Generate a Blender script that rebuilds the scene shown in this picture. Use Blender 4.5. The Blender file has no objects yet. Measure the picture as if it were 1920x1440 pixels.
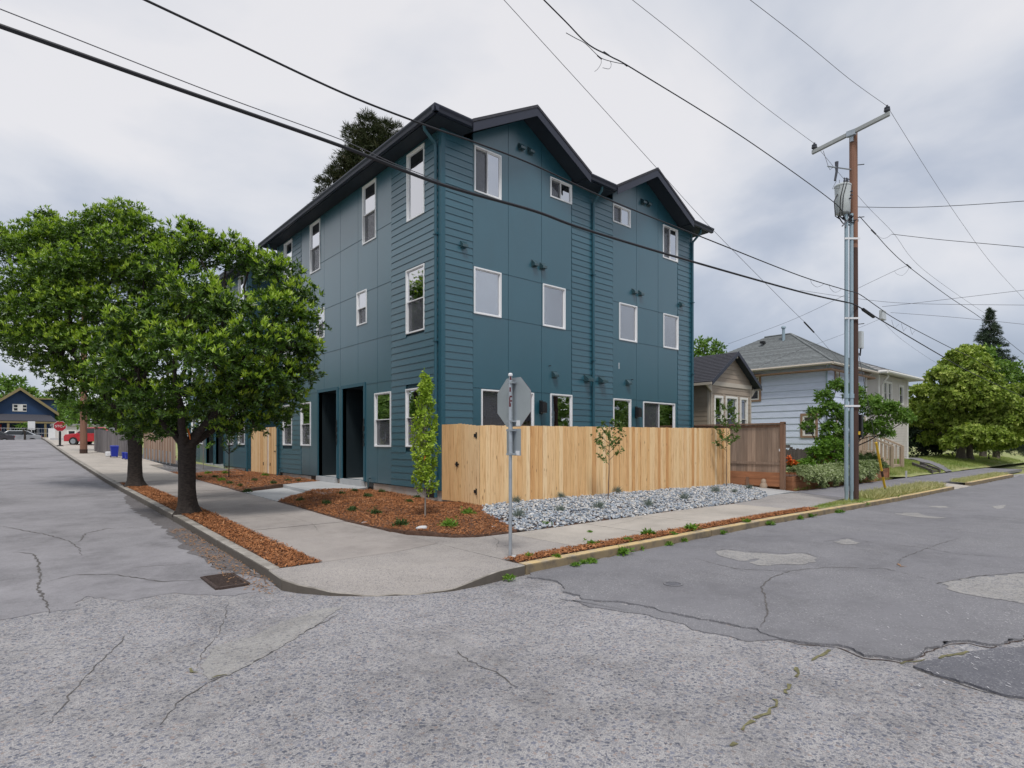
import bpy, bmesh, math, random
import numpy as np
from mathutils import Vector, Matrix, noise as mnoise

random.seed(7)
rng = np.random.default_rng(11)
SC = bpy.context.scene
COL = SC.collection

# ------------------------------------------------------------------ camera
FOC, EYE, HOR = 1088.0, 1.72, 828.0          # focal length and horizon of the photograph (px of 1920), eye height (m)
ANG = math.atan(1262 / 1088)                 # heading of the view, from the right-hand street
FX, FY = math.cos(ANG), math.sin(ANG)
RX_, RY_ = math.sin(ANG), -math.cos(ANG)
cam = bpy.data.cameras.new('camera')
cam.sensor_width = 36.0
cam.lens = 36.0 * FOC / 1920
cam.shift_y = (HOR - 720) / 1920
cam.clip_start = 0.05
cam.clip_end = 6000
cam_o = bpy.data.objects.new('camera', cam)
COL.objects.link(cam_o)
cam_o.location = (0, 0, EYE)
cam_o.rotation_euler = (math.radians(90), 0, ANG - math.radians(90))
SC.camera = cam_o

# ------------------------------------------------------------------ sky and sun
SUN_EL, SUN_AZ = math.radians(61), math.radians(234)     # azimuth of the sun, counter-clockwise from +X
sun_dir = Vector((math.cos(SUN_EL) * math.cos(SUN_AZ), math.cos(SUN_EL) * math.sin(SUN_AZ), math.sin(SUN_EL)))
SUN_STRENGTH = 1.5
world = bpy.data.worlds.new('World')
SC.world = world
world.use_nodes = True
wt = world.node_tree
wt.nodes.clear()


def N(tree, kind, **kw):
    n = tree.nodes.new(kind)
    for k, v in kw.items():
        if k.startswith('i_'):
            n.inputs[k[2:].replace('_', ' ')].default_value = v
        else:
            setattr(n, k, v)
    return n


def math_node(tree, op, a, b=None, c=None, clamp=False):
    n = tree.nodes.new('ShaderNodeMath')
    n.operation = op
    n.use_clamp = clamp
    for i, v in enumerate((a, b, c)):
        if v is None:
            continue
        if isinstance(v, (int, float)):
            n.inputs[i].default_value = v
        else:
            tree.links.new(v, n.inputs[i])
    return n.outputs[0]


def mix_rgb(tree, fac, a, b, blend='MIX'):
    n = tree.nodes.new('ShaderNodeMix')
    n.data_type = 'RGBA'
    n.blend_type = blend
    for sock, v in ((n.inputs[0], fac), (n.inputs[6], a), (n.inputs[7], b)):
        if isinstance(v, (int, float)):
            sock.default_value = v
        elif isinstance(v, (tuple, list)):
            sock.default_value = tuple(v) + ((1,) if len(v) == 3 else ())
        else:
            tree.links.new(v, sock)
    return n.outputs[2]


def ramp(tree, fac, stops, interp='LINEAR'):
    n = tree.nodes.new('ShaderNodeValToRGB')
    cr = n.color_ramp
    cr.interpolation = interp
    while len(cr.elements) < len(stops):
        cr.elements.new(0.5)
    for e, (p, c) in zip(cr.elements, stops):
        e.position = p
        e.color = (c, c, c, 1) if isinstance(c, (int, float)) else tuple(c) + (1,)
    tree.links.new(fac, n.inputs[0])
    return n.outputs[0]


sky = N(wt, 'ShaderNodeTexSky', sky_type='NISHITA', sun_disc=False, sun_elevation=SUN_EL,
        sun_rotation=math.radians(90) - SUN_AZ, air_density=1.0, dust_density=2.0)
bg_sky = N(wt, 'ShaderNodeBackground', i_Strength=0.1)
wt.links.new(sky.outputs[0], bg_sky.inputs[0])
tc = N(wt, 'ShaderNodeTexCoord')
sep = N(wt, 'ShaderNodeSeparateXYZ')
wt.links.new(tc.outputs['Generated'], sep.inputs[0])
den = math_node(wt, 'ADD', math_node(wt, 'MAXIMUM', sep.outputs[2], 0.0), 0.34)
cmb = N(wt, 'ShaderNodeCombineXYZ')
wt.links.new(math_node(wt, 'DIVIDE', sep.outputs[0], den), cmb.inputs[0])
wt.links.new(math_node(wt, 'DIVIDE', sep.outputs[1], den), cmb.inputs[1])
cmb.inputs[2].default_value = 3.7
n1 = N(wt, 'ShaderNodeTexNoise', i_Scale=1.25, i_Detail=6.0, i_Roughness=0.5, i_Distortion=0.3)
n2 = N(wt, 'ShaderNodeTexNoise', i_Scale=0.8, i_Detail=3.0, i_Roughness=0.5)
for n in (n1, n2):
    wt.links.new(cmb.outputs[0], n.inputs['Vector'])
cl = math_node(wt, 'ADD', math_node(wt, 'MULTIPLY', n1.outputs[0], 0.62), math_node(wt, 'MULTIPLY', n2.outputs[0], 0.38))
cl = math_node(wt, 'ADD', cl, math_node(wt, 'MULTIPLY_ADD', math_node(wt, 'MINIMUM', sep.outputs[2], 0.5), 0.10, -0.02))     # far cloud bases are a little greyer
cloud_col = ramp(wt, cl, [(0.38, (0.38, 0.435, 0.54)), (0.455, (0.52, 0.565, 0.66)), (0.515, (0.71, 0.73, 0.785)), (0.58, (0.85, 0.84, 0.86))])
bg_cloud = N(wt, 'ShaderNodeBackground', i_Strength=0.68)
wt.links.new(cloud_col, bg_cloud.inputs[0])
mixs = N(wt, 'ShaderNodeMixShader')
mixs.inputs[0].default_value = 0.9          # thick, nearly closed cloud
wt.links.new(bg_sky.outputs[0], mixs.inputs[1])
wt.links.new(bg_cloud.outputs[0], mixs.inputs[2])
wo = N(wt, 'ShaderNodeOutputWorld')
wt.links.new(mixs.outputs[0], wo.inputs[0])

sun = bpy.data.lights.new('sun', 'SUN')
sun.energy = SUN_STRENGTH
sun.angle = math.radians(11)
sun.color = (1.0, 0.96, 0.9)
sun_o = bpy.data.objects.new('sun', sun)
COL.objects.link(sun_o)
sun_o.rotation_euler = (-sun_dir).to_track_quat('-Z', 'Y').to_euler()
sun_o.location = (0, 0, 60)

vs = SC.view_settings
vs.view_transform = 'Standard'
vs.look = 'None'
vs.gamma = 1.0
vs.use_curve_mapping = False
vs.exposure = 0.58
SC.cycles.max_bounces = 8
SC.cycles.transparent_max_bounces = 16

# ------------------------------------------------------------------ survey: where a measured line of sight meets a known plane


def ray(px, py):
    k = (px - 960) / FOC
    return FX + k * RX_, FY + k * RY_, (HOR - py) / FOC


def at_z(px, py, z=0.0):
    a, b, c = ray(px, py)
    t = (z - EYE) / c
    return a * t, b * t


def at_X(px, py, X):
    a, b, c = ray(px, py)
    t = X / a
    return X, b * t, EYE + c * t


def at_Y(px, py, Y):
    a, b, c = ray(px, py)
    t = Y / b
    return a * t, Y, EYE + c * t


def at_d(px, py, d):
    a, b, c = ray(px, py)
    return a * d, b * d, EYE + c * d


# ------------------------------------------------------------------ terrain profile: the left-hand street climbs away
YB = [7.5, 13, 20, 25, 40, 52, 70, 90]
ZB = [0, .14, .25, .34, .76, 1.14, 1.75, 2.25]


def G(x, y):
    return float(np.interp(y, YB, ZB)) + float(np.interp(x, [12, 20], [0, -.07]))


# ------------------------------------------------------------------ materials
MATS = {}


def new_mat(name):
    m = bpy.data.materials.new(name)
    m.use_nodes = True
    t = m.node_tree
    b = t.nodes['Principled BSDF']
    MATS[name] = m
    return m, t, b


def noise_fac(t, scale, detail=4, coord='Object', stretch=(1, 1, 1), rough=0.55, dist=0.0):
    c = t.nodes.new('ShaderNodeTexCoord') if coord != 'Position' else t.nodes.new('ShaderNodeNewGeometry')
    mp = t.nodes.new('ShaderNodeMapping')
    mp.inputs['Scale'].default_value = stretch
    t.links.new(c.outputs[coord], mp.inputs[0])
    n = t.nodes.new('ShaderNodeTexNoise')
    n.inputs['Scale'].default_value = scale
    n.inputs['Detail'].default_value = detail
    n.inputs['Roughness'].default_value = rough
    n.inputs['Distortion'].default_value = dist
    t.links.new(mp.outputs[0], n.inputs['Vector'])
    return n.outputs[0]


def bump(t, b, height, strength=0.3, dist=0.01):
    n = t.nodes.new('ShaderNodeBump')
    n.inputs['Strength'].default_value = strength
    n.inputs['Distance'].default_value = dist
    t.links.new(height, n.inputs['Height'])
    t.links.new(n.outputs[0], b.inputs['Normal'])


def vmul(c, k):
    return tuple(max(0, min(1, x * k)) for x in c)


def simple(name, col, rough=0.6, var=0.12, scale=3.0, stretch=(1, 1, 1), bump_s=0.0, bump_scale=60, objvar=0.0,
           metal=0.0, coord='Position', spec=0.5, coat=0.0, dirt=None, dirt_amt=0.0, dirt_scale=1.2):
    m, t, b = new_mat(name)
    f = noise_fac(t, scale, 5, coord, stretch)
    c = ramp(t, f, [(0.3, vmul(col, 1 - var)), (0.7, vmul(col, 1 + var))])
    if objvar:
        oi = t.nodes.new('ShaderNodeObjectInfo')
        k = math_node(t, 'MULTIPLY_ADD', oi.outputs['Random'], 2 * objvar, 1 - objvar)
        cm = N(t, 'ShaderNodeCombineXYZ')
        for i in range(3):
            t.links.new(k, cm.inputs[i])
        c = mix_rgb(t, 1.0, c, cm.outputs[0], 'MULTIPLY')
    if dirt:
        df = ramp(t, noise_fac(t, dirt_scale, 6, coord, stretch, 0.65), [(0.48, 0.0), (0.68, dirt_amt)])
        c = mix_rgb(t, df, c, dirt)
    t.links.new(c, b.inputs['Base Color'])
    b.inputs['Roughness'].default_value = rough
    b.inputs['Metallic'].default_value = metal
    b.inputs['Specular IOR Level'].default_value = spec
    b.inputs['Coat Weight'].default_value = coat
    b.inputs['Coat Roughness'].default_value = .03 if name.startswith('car') else .28
    if bump_s:
        bump(t, b, noise_fac(t, bump_scale, 4, coord, stretch), bump_s, 0.01)
    return m


BLUE = (0.019, 0.094, 0.134)
simple('painted_panel', BLUE, 0.36, 0.05, 1.2, bump_s=0.06, bump_scale=45, stretch=(1, 1, .5), spec=0.8, coat=.75)
simple('painted_siding', BLUE, 0.4, 0.07, 3.0, bump_s=0.15, bump_scale=30, stretch=(1, 1, 8), objvar=0.06, spec=0.8, coat=.55)
simple('painted_trim', vmul(BLUE, 0.95), 0.42, 0.04, spec=0.6)
simple('sheathing', vmul(BLUE, 0.5), 0.7, 0.05)
simple('navy_fascia', (0.022, 0.026, 0.045), 0.45, 0.08)
simple('navy_soffit', (0.018, 0.028, 0.042), 0.7, 0.08)
simple('dark_shingle', (0.045, 0.046, 0.058), 0.9, 0.25, 14, bump_s=0.6, bump_scale=40, objvar=.2)
simple('green_shingle', (0.165, 0.18, 0.185), 0.92, 0.22, 9, bump_s=0.6, bump_scale=40, objvar=.18)
simple('grey_shingle', (0.27, 0.27, 0.275), 0.92, 0.15, 9, bump_s=0.5, bump_scale=40, objvar=.12)
simple('white_vinyl', (0.8, 0.81, 0.83), 0.35, 0.02)
simple('white_paint', (0.74, 0.73, 0.7), 0.5, 0.05)
simple('interior_white', (0.72, 0.71, 0.69), 0.8, 0.03)
simple('pane_lightener_grey', (0.74, 0.80, 0.87), 0.8, 0.03)  # colour of the boards added to lighten the second-floor panes
simple('door_black', (0.012, 0.015, 0.02), 0.45, 0.1)
simple('black_metal', (0.012, 0.012, 0.014), 0.4, 0.1, spec=.5)
simple('vent_metal', (0.03, 0.07, 0.085), 0.25, 0.06, coat=.6)
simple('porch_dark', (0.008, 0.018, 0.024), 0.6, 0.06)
simple('foundation', (0.44, 0.41, 0.38), 0.9, 0.15, 3, bump_s=0.3, bump_scale=40, dirt=(0.36, 0.24, 0.15), dirt_amt=0.75, dirt_scale=0.9)
simple('fresh_concrete', (0.42, 0.43, 0.44), 0.85, 0.08, 2.5, bump_s=0.15, bump_scale=80)
simple('galvanised', (0.40, 0.44, 0.48), 0.42, 0.15, 6, metal=0.55)
simple('sign_back', (0.40, 0.44, 0.47), 0.38, 0.1, 2.5, metal=0.6)
simple('conduit', (0.29, 0.385, 0.45), 0.5, 0.06, 1.5)
simple('pole_wood', (0.062, 0.034, 0.027), 0.9, 0.35, 1.2, (9, 9, .5), bump_s=0.5, bump_scale=5)
simple('pole_wood_light', (0.24, 0.125, 0.085), 0.9, 0.3, 1.2, (9, 9, .5), bump_s=0.5, bump_scale=5)
simple('crossarm', (0.34, 0.36, 0.36), 0.6, 0.08, 3)
simple('transformer_grey', (0.52, 0.56, 0.57), 0.4, 0.05)
simple('cable_black', (0.012, 0.013, 0.018), 0.6, 0.1)
simple('cable_grey', (0.10, 0.10, 0.115), 0.5, 0.1)
simple('insulator', (0.045, 0.05, 0.065), 0.3, 0.1)
simple('yellow_plastic', (0.72, 0.46, 0.03), 0.4, 0.06)
simple('orange_tape', (0.85, 0.22, 0.04), 0.5, 0.05)
simple('graffiti_red', (0.10, 0.012, 0.02), 0.5, 0.3)
simple('sticker_white', (0.72, 0.73, 0.75), 0.5, 0.04)
simple('beige_siding', (0.34, 0.28, 0.225), 0.7, 0.06, 2, objvar=.05)
simple('beige_trim', (0.50, 0.45, 0.385), 0.6, 0.05)
simple('blue_shingle_siding', (0.62, 0.69, 0.86), 0.75, 0.06, 2, stretch=(1, 1, 4), objvar=.05)
simple('grey_siding', (0.54, 0.51, 0.48), 0.7, 0.05, 2)
simple('brown_trim', (0.30, 0.19, 0.13), 0.7, 0.1)
simple('navy_siding', (0.012, 0.045, 0.12), 0.6, 0.08, 2)
simple('gold_trim', (0.24, 0.19, 0.09), 0.6, 0.1)
simple('red_door', (0.42, 0.05, 0.035), 0.5, 0.08)
simple('brown_board', (0.25, 0.145, 0.095), 0.85, 0.22, 1.0, (14, 14, 1.2), bump_s=0.3, bump_scale=4, objvar=.2)
simple('weathered_board', (0.35, 0.255, 0.195), 0.85, 0.2, 1.0, (16, 16, 1.2), bump_s=0.3, bump_scale=4, objvar=.2)
simple('red_cedar', (0.36, 0.155, 0.075), 0.75, 0.2, 1.0, (2, 2, 14), bump_s=0.25, bump_scale=4, objvar=.12)
simple('dark_picket', (0.10, 0.085, 0.075), 0.9, 0.25, 1.0, (12, 12, 1), objvar=.25)
simple('grey_board', (0.17, 0.155, 0.16), 0.9, 0.3, 1.0, (12, 12, 1), bump_s=0.3, bump_scale=4, objvar=.2)
simple('tan_stair', (0.42, 0.33, 0.25), 0.75, 0.08, 2)
simple('bark', (0.034, 0.026, 0.022), 0.95, 0.5, 5, (3, 3, 6), bump_s=1.0, bump_scale=14)
simple('grey_bark', (0.13, 0.11, 0.10), 0.95, 0.35, 6, (3, 3, 1), bump_s=0.8, bump_scale=18)
simple('twig', (0.15, 0.10, 0.075), 0.85, 0.2, 10)
simple('pale_twig', (0.22, 0.20, 0.18), 0.85, 0.2, 10)
simple('soil', (0.11, 0.06, 0.04), 0.95, 0.35, 14, bump_s=0.8, bump_scale=60)
simple('car_silver', (0.46, 0.48, 0.51), 0.25, 0.03, metal=.4, coat=.6)
simple('car_red', (0.45, 0.02, 0.035), 0.25, 0.03, coat=.7)
simple('car_dark', (0.05, 0.05, 0.06), 0.25, 0.03, coat=.7)
simple('car_blue', (0.05, 0.12, 0.28), 0.35, 0.03, coat=.5)
simple('car_glass', (0.02, 0.025, 0.03), 0.08, 0.02)
simple('tyre', (0.015, 0.015, 0.016), 0.8, 0.1)
simple('bin_blue', (0.01, 0.03, 0.36), 0.45, 0.06)
simple('stop_red', (0.36, 0.012, 0.025), 0.4, 0.06)
simple('stop_white', (0.78, 0.78, 0.78), 0.4, 0.02)
simple('rust_iron', (0.055, 0.036, 0.03), 0.8, 0.35, 20, bump_s=.3)
simple('crack_dark', (0.105, 0.098, 0.095), 0.95, 0.3, 20)
simple('moss', (0.16, 0.15, 0.075), 0.95, 0.4, 25, bump_s=.8)
simple('dry_leaf', (0.30, 0.17, 0.09), 0.9, 0.3, 20)
simple('chalk', (0.55, 0.54, 0.56), 0.9, 0.15, 20)
simple('tuff_stone', (0.50, 0.50, 0.51), 0.85, 0.12, 20)
simple('pink_stucco', (0.62, 0.60, 0.58), 0.8, 0.05)
simple('rail_metal', (0.35, 0.36, 0.38), 0.5, 0.05, metal=.3)
simple('flower_orange', (0.75, 0.16, 0.02), 0.6, 0.2, 20)
simple('flower_red', (0.30, 0.05, 0.03), 0.7, 0.3, 20)
simple('lamp_white', (0.85, 0.83, 0.78), 0.5, 0.02)
simple('dark_mailbox', (0.03, 0.028, 0.028), 0.6, 0.1)
simple('lawn_soil', (0.24, 0.28, 0.10), 0.95, 0.3, 2.5, bump_s=.6, bump_scale=40, dirt=(0.36, 0.30, 0.16), dirt_amt=.8, dirt_scale=.7)
simple('dark_stone', (0.10, 0.09, 0.085), 0.95, 0.3, 6, bump_s=.6)
simple('far_green', (0.06, 0.10, 0.035), 0.95, 0.4, 3, bump_s=.8, bump_scale=6)


def wood_fresh():
    m, t, b = new_mat('cedar_fresh')
    oi = t.nodes.new('ShaderNodeObjectInfo')
    tcn = t.nodes.new('ShaderNodeTexCoord')
    off = N(t, 'ShaderNodeCombineXYZ')
    t.links.new(math_node(t, 'MULTIPLY', oi.outputs['Random'], 37.0), off.inputs[0])
    t.links.new(math_node(t, 'MULTIPLY', oi.outputs['Random'], 91.0), off.inputs[2])
    add = N(t, 'ShaderNodeVectorMath', operation='ADD')
    t.links.new(tcn.outputs['Object'], add.inputs[0])
    t.links.new(off.outputs[0], add.inputs[1])
    mp = N(t, 'ShaderNodeMapping')
    mp.inputs['Scale'].default_value = (14, 14, .9)
    t.links.new(add.outputs[0], mp.inputs[0])
    g = N(t, 'ShaderNodeTexNoise', i_Scale=2.2, i_Detail=6.0, i_Roughness=.6, i_Distortion=.6)
    t.links.new(mp.outputs[0], g.inputs['Vector'])
    base = ramp(t, oi.outputs['Random'], [(0.0, (.60, .30, .11)), (.15, (.78, .51, .25)), (.3, (.84, .60, .34)), (.45, (.74, .45, .20)), (.6, (.82, .57, .30)), (.75, (.88, .67, .41)), (.9, (.76, .48, .22)), (1.0, (.64, .35, .14))])
    grain = ramp(t, g.outputs[0], [(.32, (.72, .60, .50)), (.48, (1, 1, 1)), (.72, (1.08, 1.08, 1.08))])
    c = mix_rgb(t, 1.0, base, grain, 'MULTIPLY')
    mp2 = N(t, 'ShaderNodeMapping')
    mp2.inputs['Scale'].default_value = (7, 7, 2.2)
    t.links.new(add.outputs[0], mp2.inputs[0])
    v = N(t, 'ShaderNodeTexVoronoi', i_Scale=1.0)
    t.links.new(mp2.outputs[0], v.inputs['Vector'])
    knot = ramp(t, v.outputs['Distance'], [(.06, 1.0), (.13, 0.0)])
    c = mix_rgb(t, math_node(t, 'MULTIPLY', knot, .7), c, (.22, .10, .04))
    t.links.new(c, b.inputs['Base Color'])
    b.inputs['Roughness'].default_value = .72
    bump(t, b, g.outputs[0], .25, .004)


wood_fresh()


def aggregate(name, cell, pale, darks, patch_scale, patch_lo=.42, patch_hi=.62, rough=.9, fine=(.3, .3, .32), fine_amt=.5, warp=1.0, blot=(.80, 1.14), soft=.14):
    """worn concrete or asphalt with its stones showing in places: two sizes of stone and fine grit in a pale matrix"""
    m, t, b = new_mat(name)
    geo = t.nodes.new('ShaderNodeNewGeometry')

    def cellular(k, wscale):
        wob = N(t, 'ShaderNodeTexNoise', i_Scale=k * 1.15, i_Detail=3.0)
        t.links.new(geo.outputs['Position'], wob.inputs['Vector'])
        vm = N(t, 'ShaderNodeVectorMath', operation='SCALE')
        vm.inputs['Scale'].default_value = wscale / k
        t.links.new(wob.outputs['Color'], vm.inputs[0])
        va = N(t, 'ShaderNodeVectorMath', operation='ADD')
        t.links.new(geo.outputs['Position'], va.inputs[0])
        t.links.new(vm.outputs[0], va.inputs[1])
        v = N(t, 'ShaderNodeTexVoronoi', i_Scale=k)
        t.links.new(va.outputs[0], v.inputs['Vector'])
        sx = N(t, 'ShaderNodeSeparateColor')
        t.links.new(v.outputs['Color'], sx.inputs[0])
        return v, sx

    patch = noise_fac(t, patch_scale, 6, 'Position', (1, 1, 1), .62)
    k = len(darks)
    layers = []
    for q, (mul, shift) in enumerate(((1.0, .0), (1.9, .03))):
        v, sx = cellular(cell * mul, warp)
        stone = ramp(t, sx.outputs[0], [(i / k, c) for i, c in enumerate(darks)], 'CONSTANT')
        stone = mix_rgb(t, 1.0, stone, ramp(t, sx.outputs[1], [(0, .72), (1, 1.3)]), 'MULTIPLY')
        edge = math_node(t, 'MULTIPLY_ADD', sx.outputs[2], .16, .34)          # stones of unequal size
        size = math_node(t, 'MULTIPLY', math_node(t, 'SUBTRACT', math_node(t, 'ADD', edge, soft / 2), v.outputs['Distance']), 1 / soft, clamp=True)
        worn = ramp(t, math_node(t, 'ADD', patch, math_node(t, 'MULTIPLY_ADD', sx.outputs[2], .34, -.17 - shift)), [(patch_lo, 0.0), (patch_hi, 1.0)])
        layers.append((stone, math_node(t, 'MULTIPLY', size, worn)))
    grit = math_node(t, 'MULTIPLY', ramp(t, noise_fac(t, cell * 3.2, 3, 'Position'), [(.44, 0.0), (.60, 1.0)]), fine_amt)
    mtx = mix_rgb(t, grit, pale, fine)
    mtx = mix_rgb(t, math_node(t, 'MULTIPLY', ramp(t, noise_fac(t, cell * .33, 4, 'Position'), [(.45, 0.0), (.65, 1.0)]), fine_amt * .6), mtx, fine)
    c = mix_rgb(t, math_node(t, 'MULTIPLY', layers[1][1], .75), mtx, layers[1][0])
    c = mix_rgb(t, math_node(t, 'MULTIPLY', layers[0][1], .9), c, layers[0][0])
    big = math_node(t, 'ADD', math_node(t, 'MULTIPLY', noise_fac(t, .45, 5, 'Position', (1, 1, 1), .6), .6), math_node(t, 'MULTIPLY', noise_fac(t, 2.4, 5, 'Position', (1, 1, 1), .65), .4))
    c = mix_rgb(t, 1.0, c, ramp(t, big, [(.34, blot[0]), (.5, 1.0), (.66, blot[1])]), 'MULTIPLY')
    t.links.new(c, b.inputs['Base Color'])
    b.inputs['Roughness'].default_value = rough
    b.inputs['Specular IOR Level'].default_value = .3
    bump(t, b, math_node(t, 'ADD', layers[0][1], math_node(t, 'MULTIPLY', grit, .5)), .5, .006)
    return m


aggregate('worn_aggregate', 40, (.43, .415, .41), [(.125, .135, .175), (.165, .172, .21), (.28, .23, .215), (.145, .155, .195), (.24, .235, .25), (.10, .11, .145), (.20, .20, .22), (.18, .185, .215)], .9, .32, .55, fine=(.215, .212, .228), fine_amt=.85, warp=1.7, blot=(.62, 1.2), soft=.18)
aggregate('left_paving', 60, (.285, .276, .296), [(.22, .22, .235), (.26, .255, .265), (.19, .19, .205)], .5, .5, .75, fine=(.22, .216, .225), fine_amt=.75, blot=(.62, 1.2))
aggregate('asphalt', 70, (.215, .213, .232), [(.27, .268, .28), (.165, .165, .178), (.34, .335, .34)], .7, .40, .7, fine=(.175, .174, .187), fine_amt=.8, blot=(.78, 1.12))
aggregate('asphalt_dark', 70, (.15, .152, .172), [(.19, .19, .21), (.115, .115, .135), (.30, .30, .31)], .7, .45, .7, fine=(.12, .122, .142), fine_amt=.8)
aggregate('pothole_base', 40, (.37, .36, .345), [(.26, .25, .255), (.18, .18, .20), (.32, .30, .285), (.21, .21, .225)], 1.6, .34, .58, fine=(.25, .245, .245), fine_amt=.8, warp=1.5, blot=(.74, 1.15), soft=.16)
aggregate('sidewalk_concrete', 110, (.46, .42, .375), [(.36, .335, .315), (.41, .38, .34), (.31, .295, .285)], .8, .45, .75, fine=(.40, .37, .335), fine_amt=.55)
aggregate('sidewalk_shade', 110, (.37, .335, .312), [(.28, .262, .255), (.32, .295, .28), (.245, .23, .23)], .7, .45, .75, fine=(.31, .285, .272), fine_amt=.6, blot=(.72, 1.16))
aggregate('corner_concrete', 60, (.41, .378, .35), [(.25, .235, .24), (.33, .30, .285), (.20, .195, .205), (.36, .33, .31)], 1.0, .30, .60, fine=(.30, .28, .27), fine_amt=.8, warp=1.3, blot=(.82, 1.12))
aggregate('path_asphalt', 70, (.22, .215, .235), [(.27, .26, .27), (.18, .18, .2), (.3, .29, .3)], .8, .45, .7, fine=(.19, .19, .21), fine_amt=.7)
aggregate('gravel_mix', 55, (.36, .34, .325), [(.26, .25, .26), (.42, .40, .39), (.22, .22, .24)], 1.2, .38, .6, fine=(.30, .28, .27), fine_amt=.7)


aggregate('shade_stained_paving', 60, (.17, .16, .165), [(.13, .125, .13), (.19, .18, .185), (.10, .095, .10)], 1.2, .40, .65, fine=(.11, .10, .10), fine_amt=.8, blot=(.6, 1.2))  # paving darkened for the tree's shade and some stain along the left kerb


def kerb_mat(name, paint):
    m, t, b = new_mat(name)
    conc = ramp(t, noise_fac(t, 8, 6, 'Position'), [(.3, (.27, .25, .225)), (.7, (.41, .385, .35))])
    dirtn = ramp(t, noise_fac(t, 2.3, 6, 'Position', (1, 1, 2)), [(.42, 0.0), (.62, .85)])
    geo0 = t.nodes.new('ShaderNodeNewGeometry')
    sp0 = N(t, 'ShaderNodeSeparateXYZ')
    t.links.new(geo0.outputs['Normal'], sp0.inputs[0])
    face = ramp(t, math_node(t, 'ADD', sp0.outputs[2], math_node(t, 'MULTIPLY_ADD', noise_fac(t, 3.5, 6, 'Position'), .9, -.45)), [(.2, .88), (.75, 0.0)])      # splash dirt on the standing face
    conc = mix_rgb(t, math_node(t, 'MAXIMUM', math_node(t, 'MULTIPLY', dirtn, .6), face), conc, (.075, .062, .05))
    c = conc
    if paint:
        geo = t.nodes.new('ShaderNodeNewGeometry')
        sp = N(t, 'ShaderNodeSeparateXYZ')
        t.links.new(geo.outputs['Normal'], sp.inputs[0])
        up = ramp(t, sp.outputs[2], [(.2, .30), (.7, 1.0)])
        w = ramp(t, noise_fac(t, 5, 7, 'Position', (1, 1, 1), .65), [(.46, 1.0), (.66, .2)])
        c = mix_rgb(t, math_node(t, 'MULTIPLY', math_node(t, 'MULTIPLY', w, up), .85), conc, (.62, .45, .20))
    t.links.new(c, b.inputs['Base Color'])
    b.inputs['Roughness'].default_value = .9
    bump(t, b, noise_fac(t, 30, 5, 'Position'), .4, .01)


kerb_mat('kerb_plain', False)
kerb_mat('kerb_yellow', True)


def island_mat(name, stops, rough=.6, spec=.4, transl=0.0, bumpv=0.0, clump=.35, clump_scale=.9, island_w=1.0):
    """colour that differs from leaf to leaf (or stone to stone) and a little from clump to clump"""
    m, t, b = new_mat(name)
    geo = t.nodes.new('ShaderNodeNewGeometry')
    oi = t.nodes.new('ShaderNodeObjectInfo')
    r = math_node(t, 'FRACT', math_node(t, 'ADD', geo.outputs['Random Per Island'], oi.outputs['Random']))
    n = noise_fac(t, clump_scale, 2, 'Position')
    f = math_node(t, 'ADD', math_node(t, 'MULTIPLY', r, 1 - clump), math_node(t, 'MULTIPLY', ramp(t, n, [(.3, 0.0), (.7, 1.0)]), clump), clamp=True)
    c = ramp(t, f, stops)
    t.links.new(c, b.inputs['Base Color'])
    b.inputs['Roughness'].default_value = rough
    b.inputs['Specular IOR Level'].default_value = spec
    if bumpv:
        bump(t, b, noise_fac(t, 50, 4, 'Position'), bumpv, .005)
    if transl:
        tr = N(t, 'ShaderNodeBsdfTranslucent')
        t.links.new(mix_rgb(t, 1.0, c, (1.0, 1.15, .5), 'MULTIPLY'), tr.inputs[0])
        mx = N(t, 'ShaderNodeMixShader')
        mx.inputs[0].default_value = transl
        t.links.new(b.outputs[0], mx.inputs[1])
        t.links.new(tr.outputs[0], mx.inputs[2])
        t.links.new(mx.outputs[0], t.nodes['Material Output'].inputs[0])
    return m


island_mat('laurel_leaf', [(0, (.018, .040, .007)), (.45, (.045, .098, .012)), (.8, (.10, .19, .020)), (1, (.17, .27, .032))], .33, .5, .25)
island_mat('laurel_leaf_bright', [(0, (.024, .052, .008)), (.45, (.064, .13, .014)), (.8, (.135, .235, .022)), (1, (.22, .325, .036))], .33, .5, .28)
island_mat('laurel_shoot', [(0, (.18, .31, .022)), (.5, (.29, .43, .035)), (1, (.45, .55, .07))], .42, .5, .3)
island_mat('linden_leaf', [(0, (.10, .16, .024)), (.5, (.25, .345, .05)), (1, (.52, .58, .15))], .55, .4, .25)
island_mat('cherry_leaf', [(0, (.07, .14, .028)), (.5, (.14, .25, .045)), (1, (.26, .37, .09))], .5, .4, .25)
island_mat('fresh_leaf', [(0, (.06, .14, .018)), (.5, (.12, .23, .03)), (1, (.20, .32, .055))], .5, .4, .28)
island_mat('sapling_leaf', [(0, (.05, .10, .02)), (.5, (.10, .18, .035)), (1, (.17, .26, .06))], .45, .4, .25)
island_mat('column_leaf', [(0, (.17, .29, .025)), (.5, (.33, .47, .045)), (1, (.50, .60, .09))], .5, .4, .28)
island_mat('conifer_needle', [(0, (.020, .032, .012)), (.6, (.050, .065, .025)), (1, (.10, .085, .045))], .7, .3, .1)
island_mat('spruce_needle', [(0, (.018, .035, .024)), (.6, (.04, .065, .042)), (1, (.075, .10, .06))], .7, .3, .1)
island_mat('shrub_leaf', [(0, (.03, .06, .02)), (.6, (.065, .115, .035)), (1, (.12, .17, .05))], .6, .3, .2)
island_mat('fescue_blade', [(0, (.10, .145, .125)), (.6, (.18, .225, .20)), (1, (.30, .33, .26))], .6, .3, .1)
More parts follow.
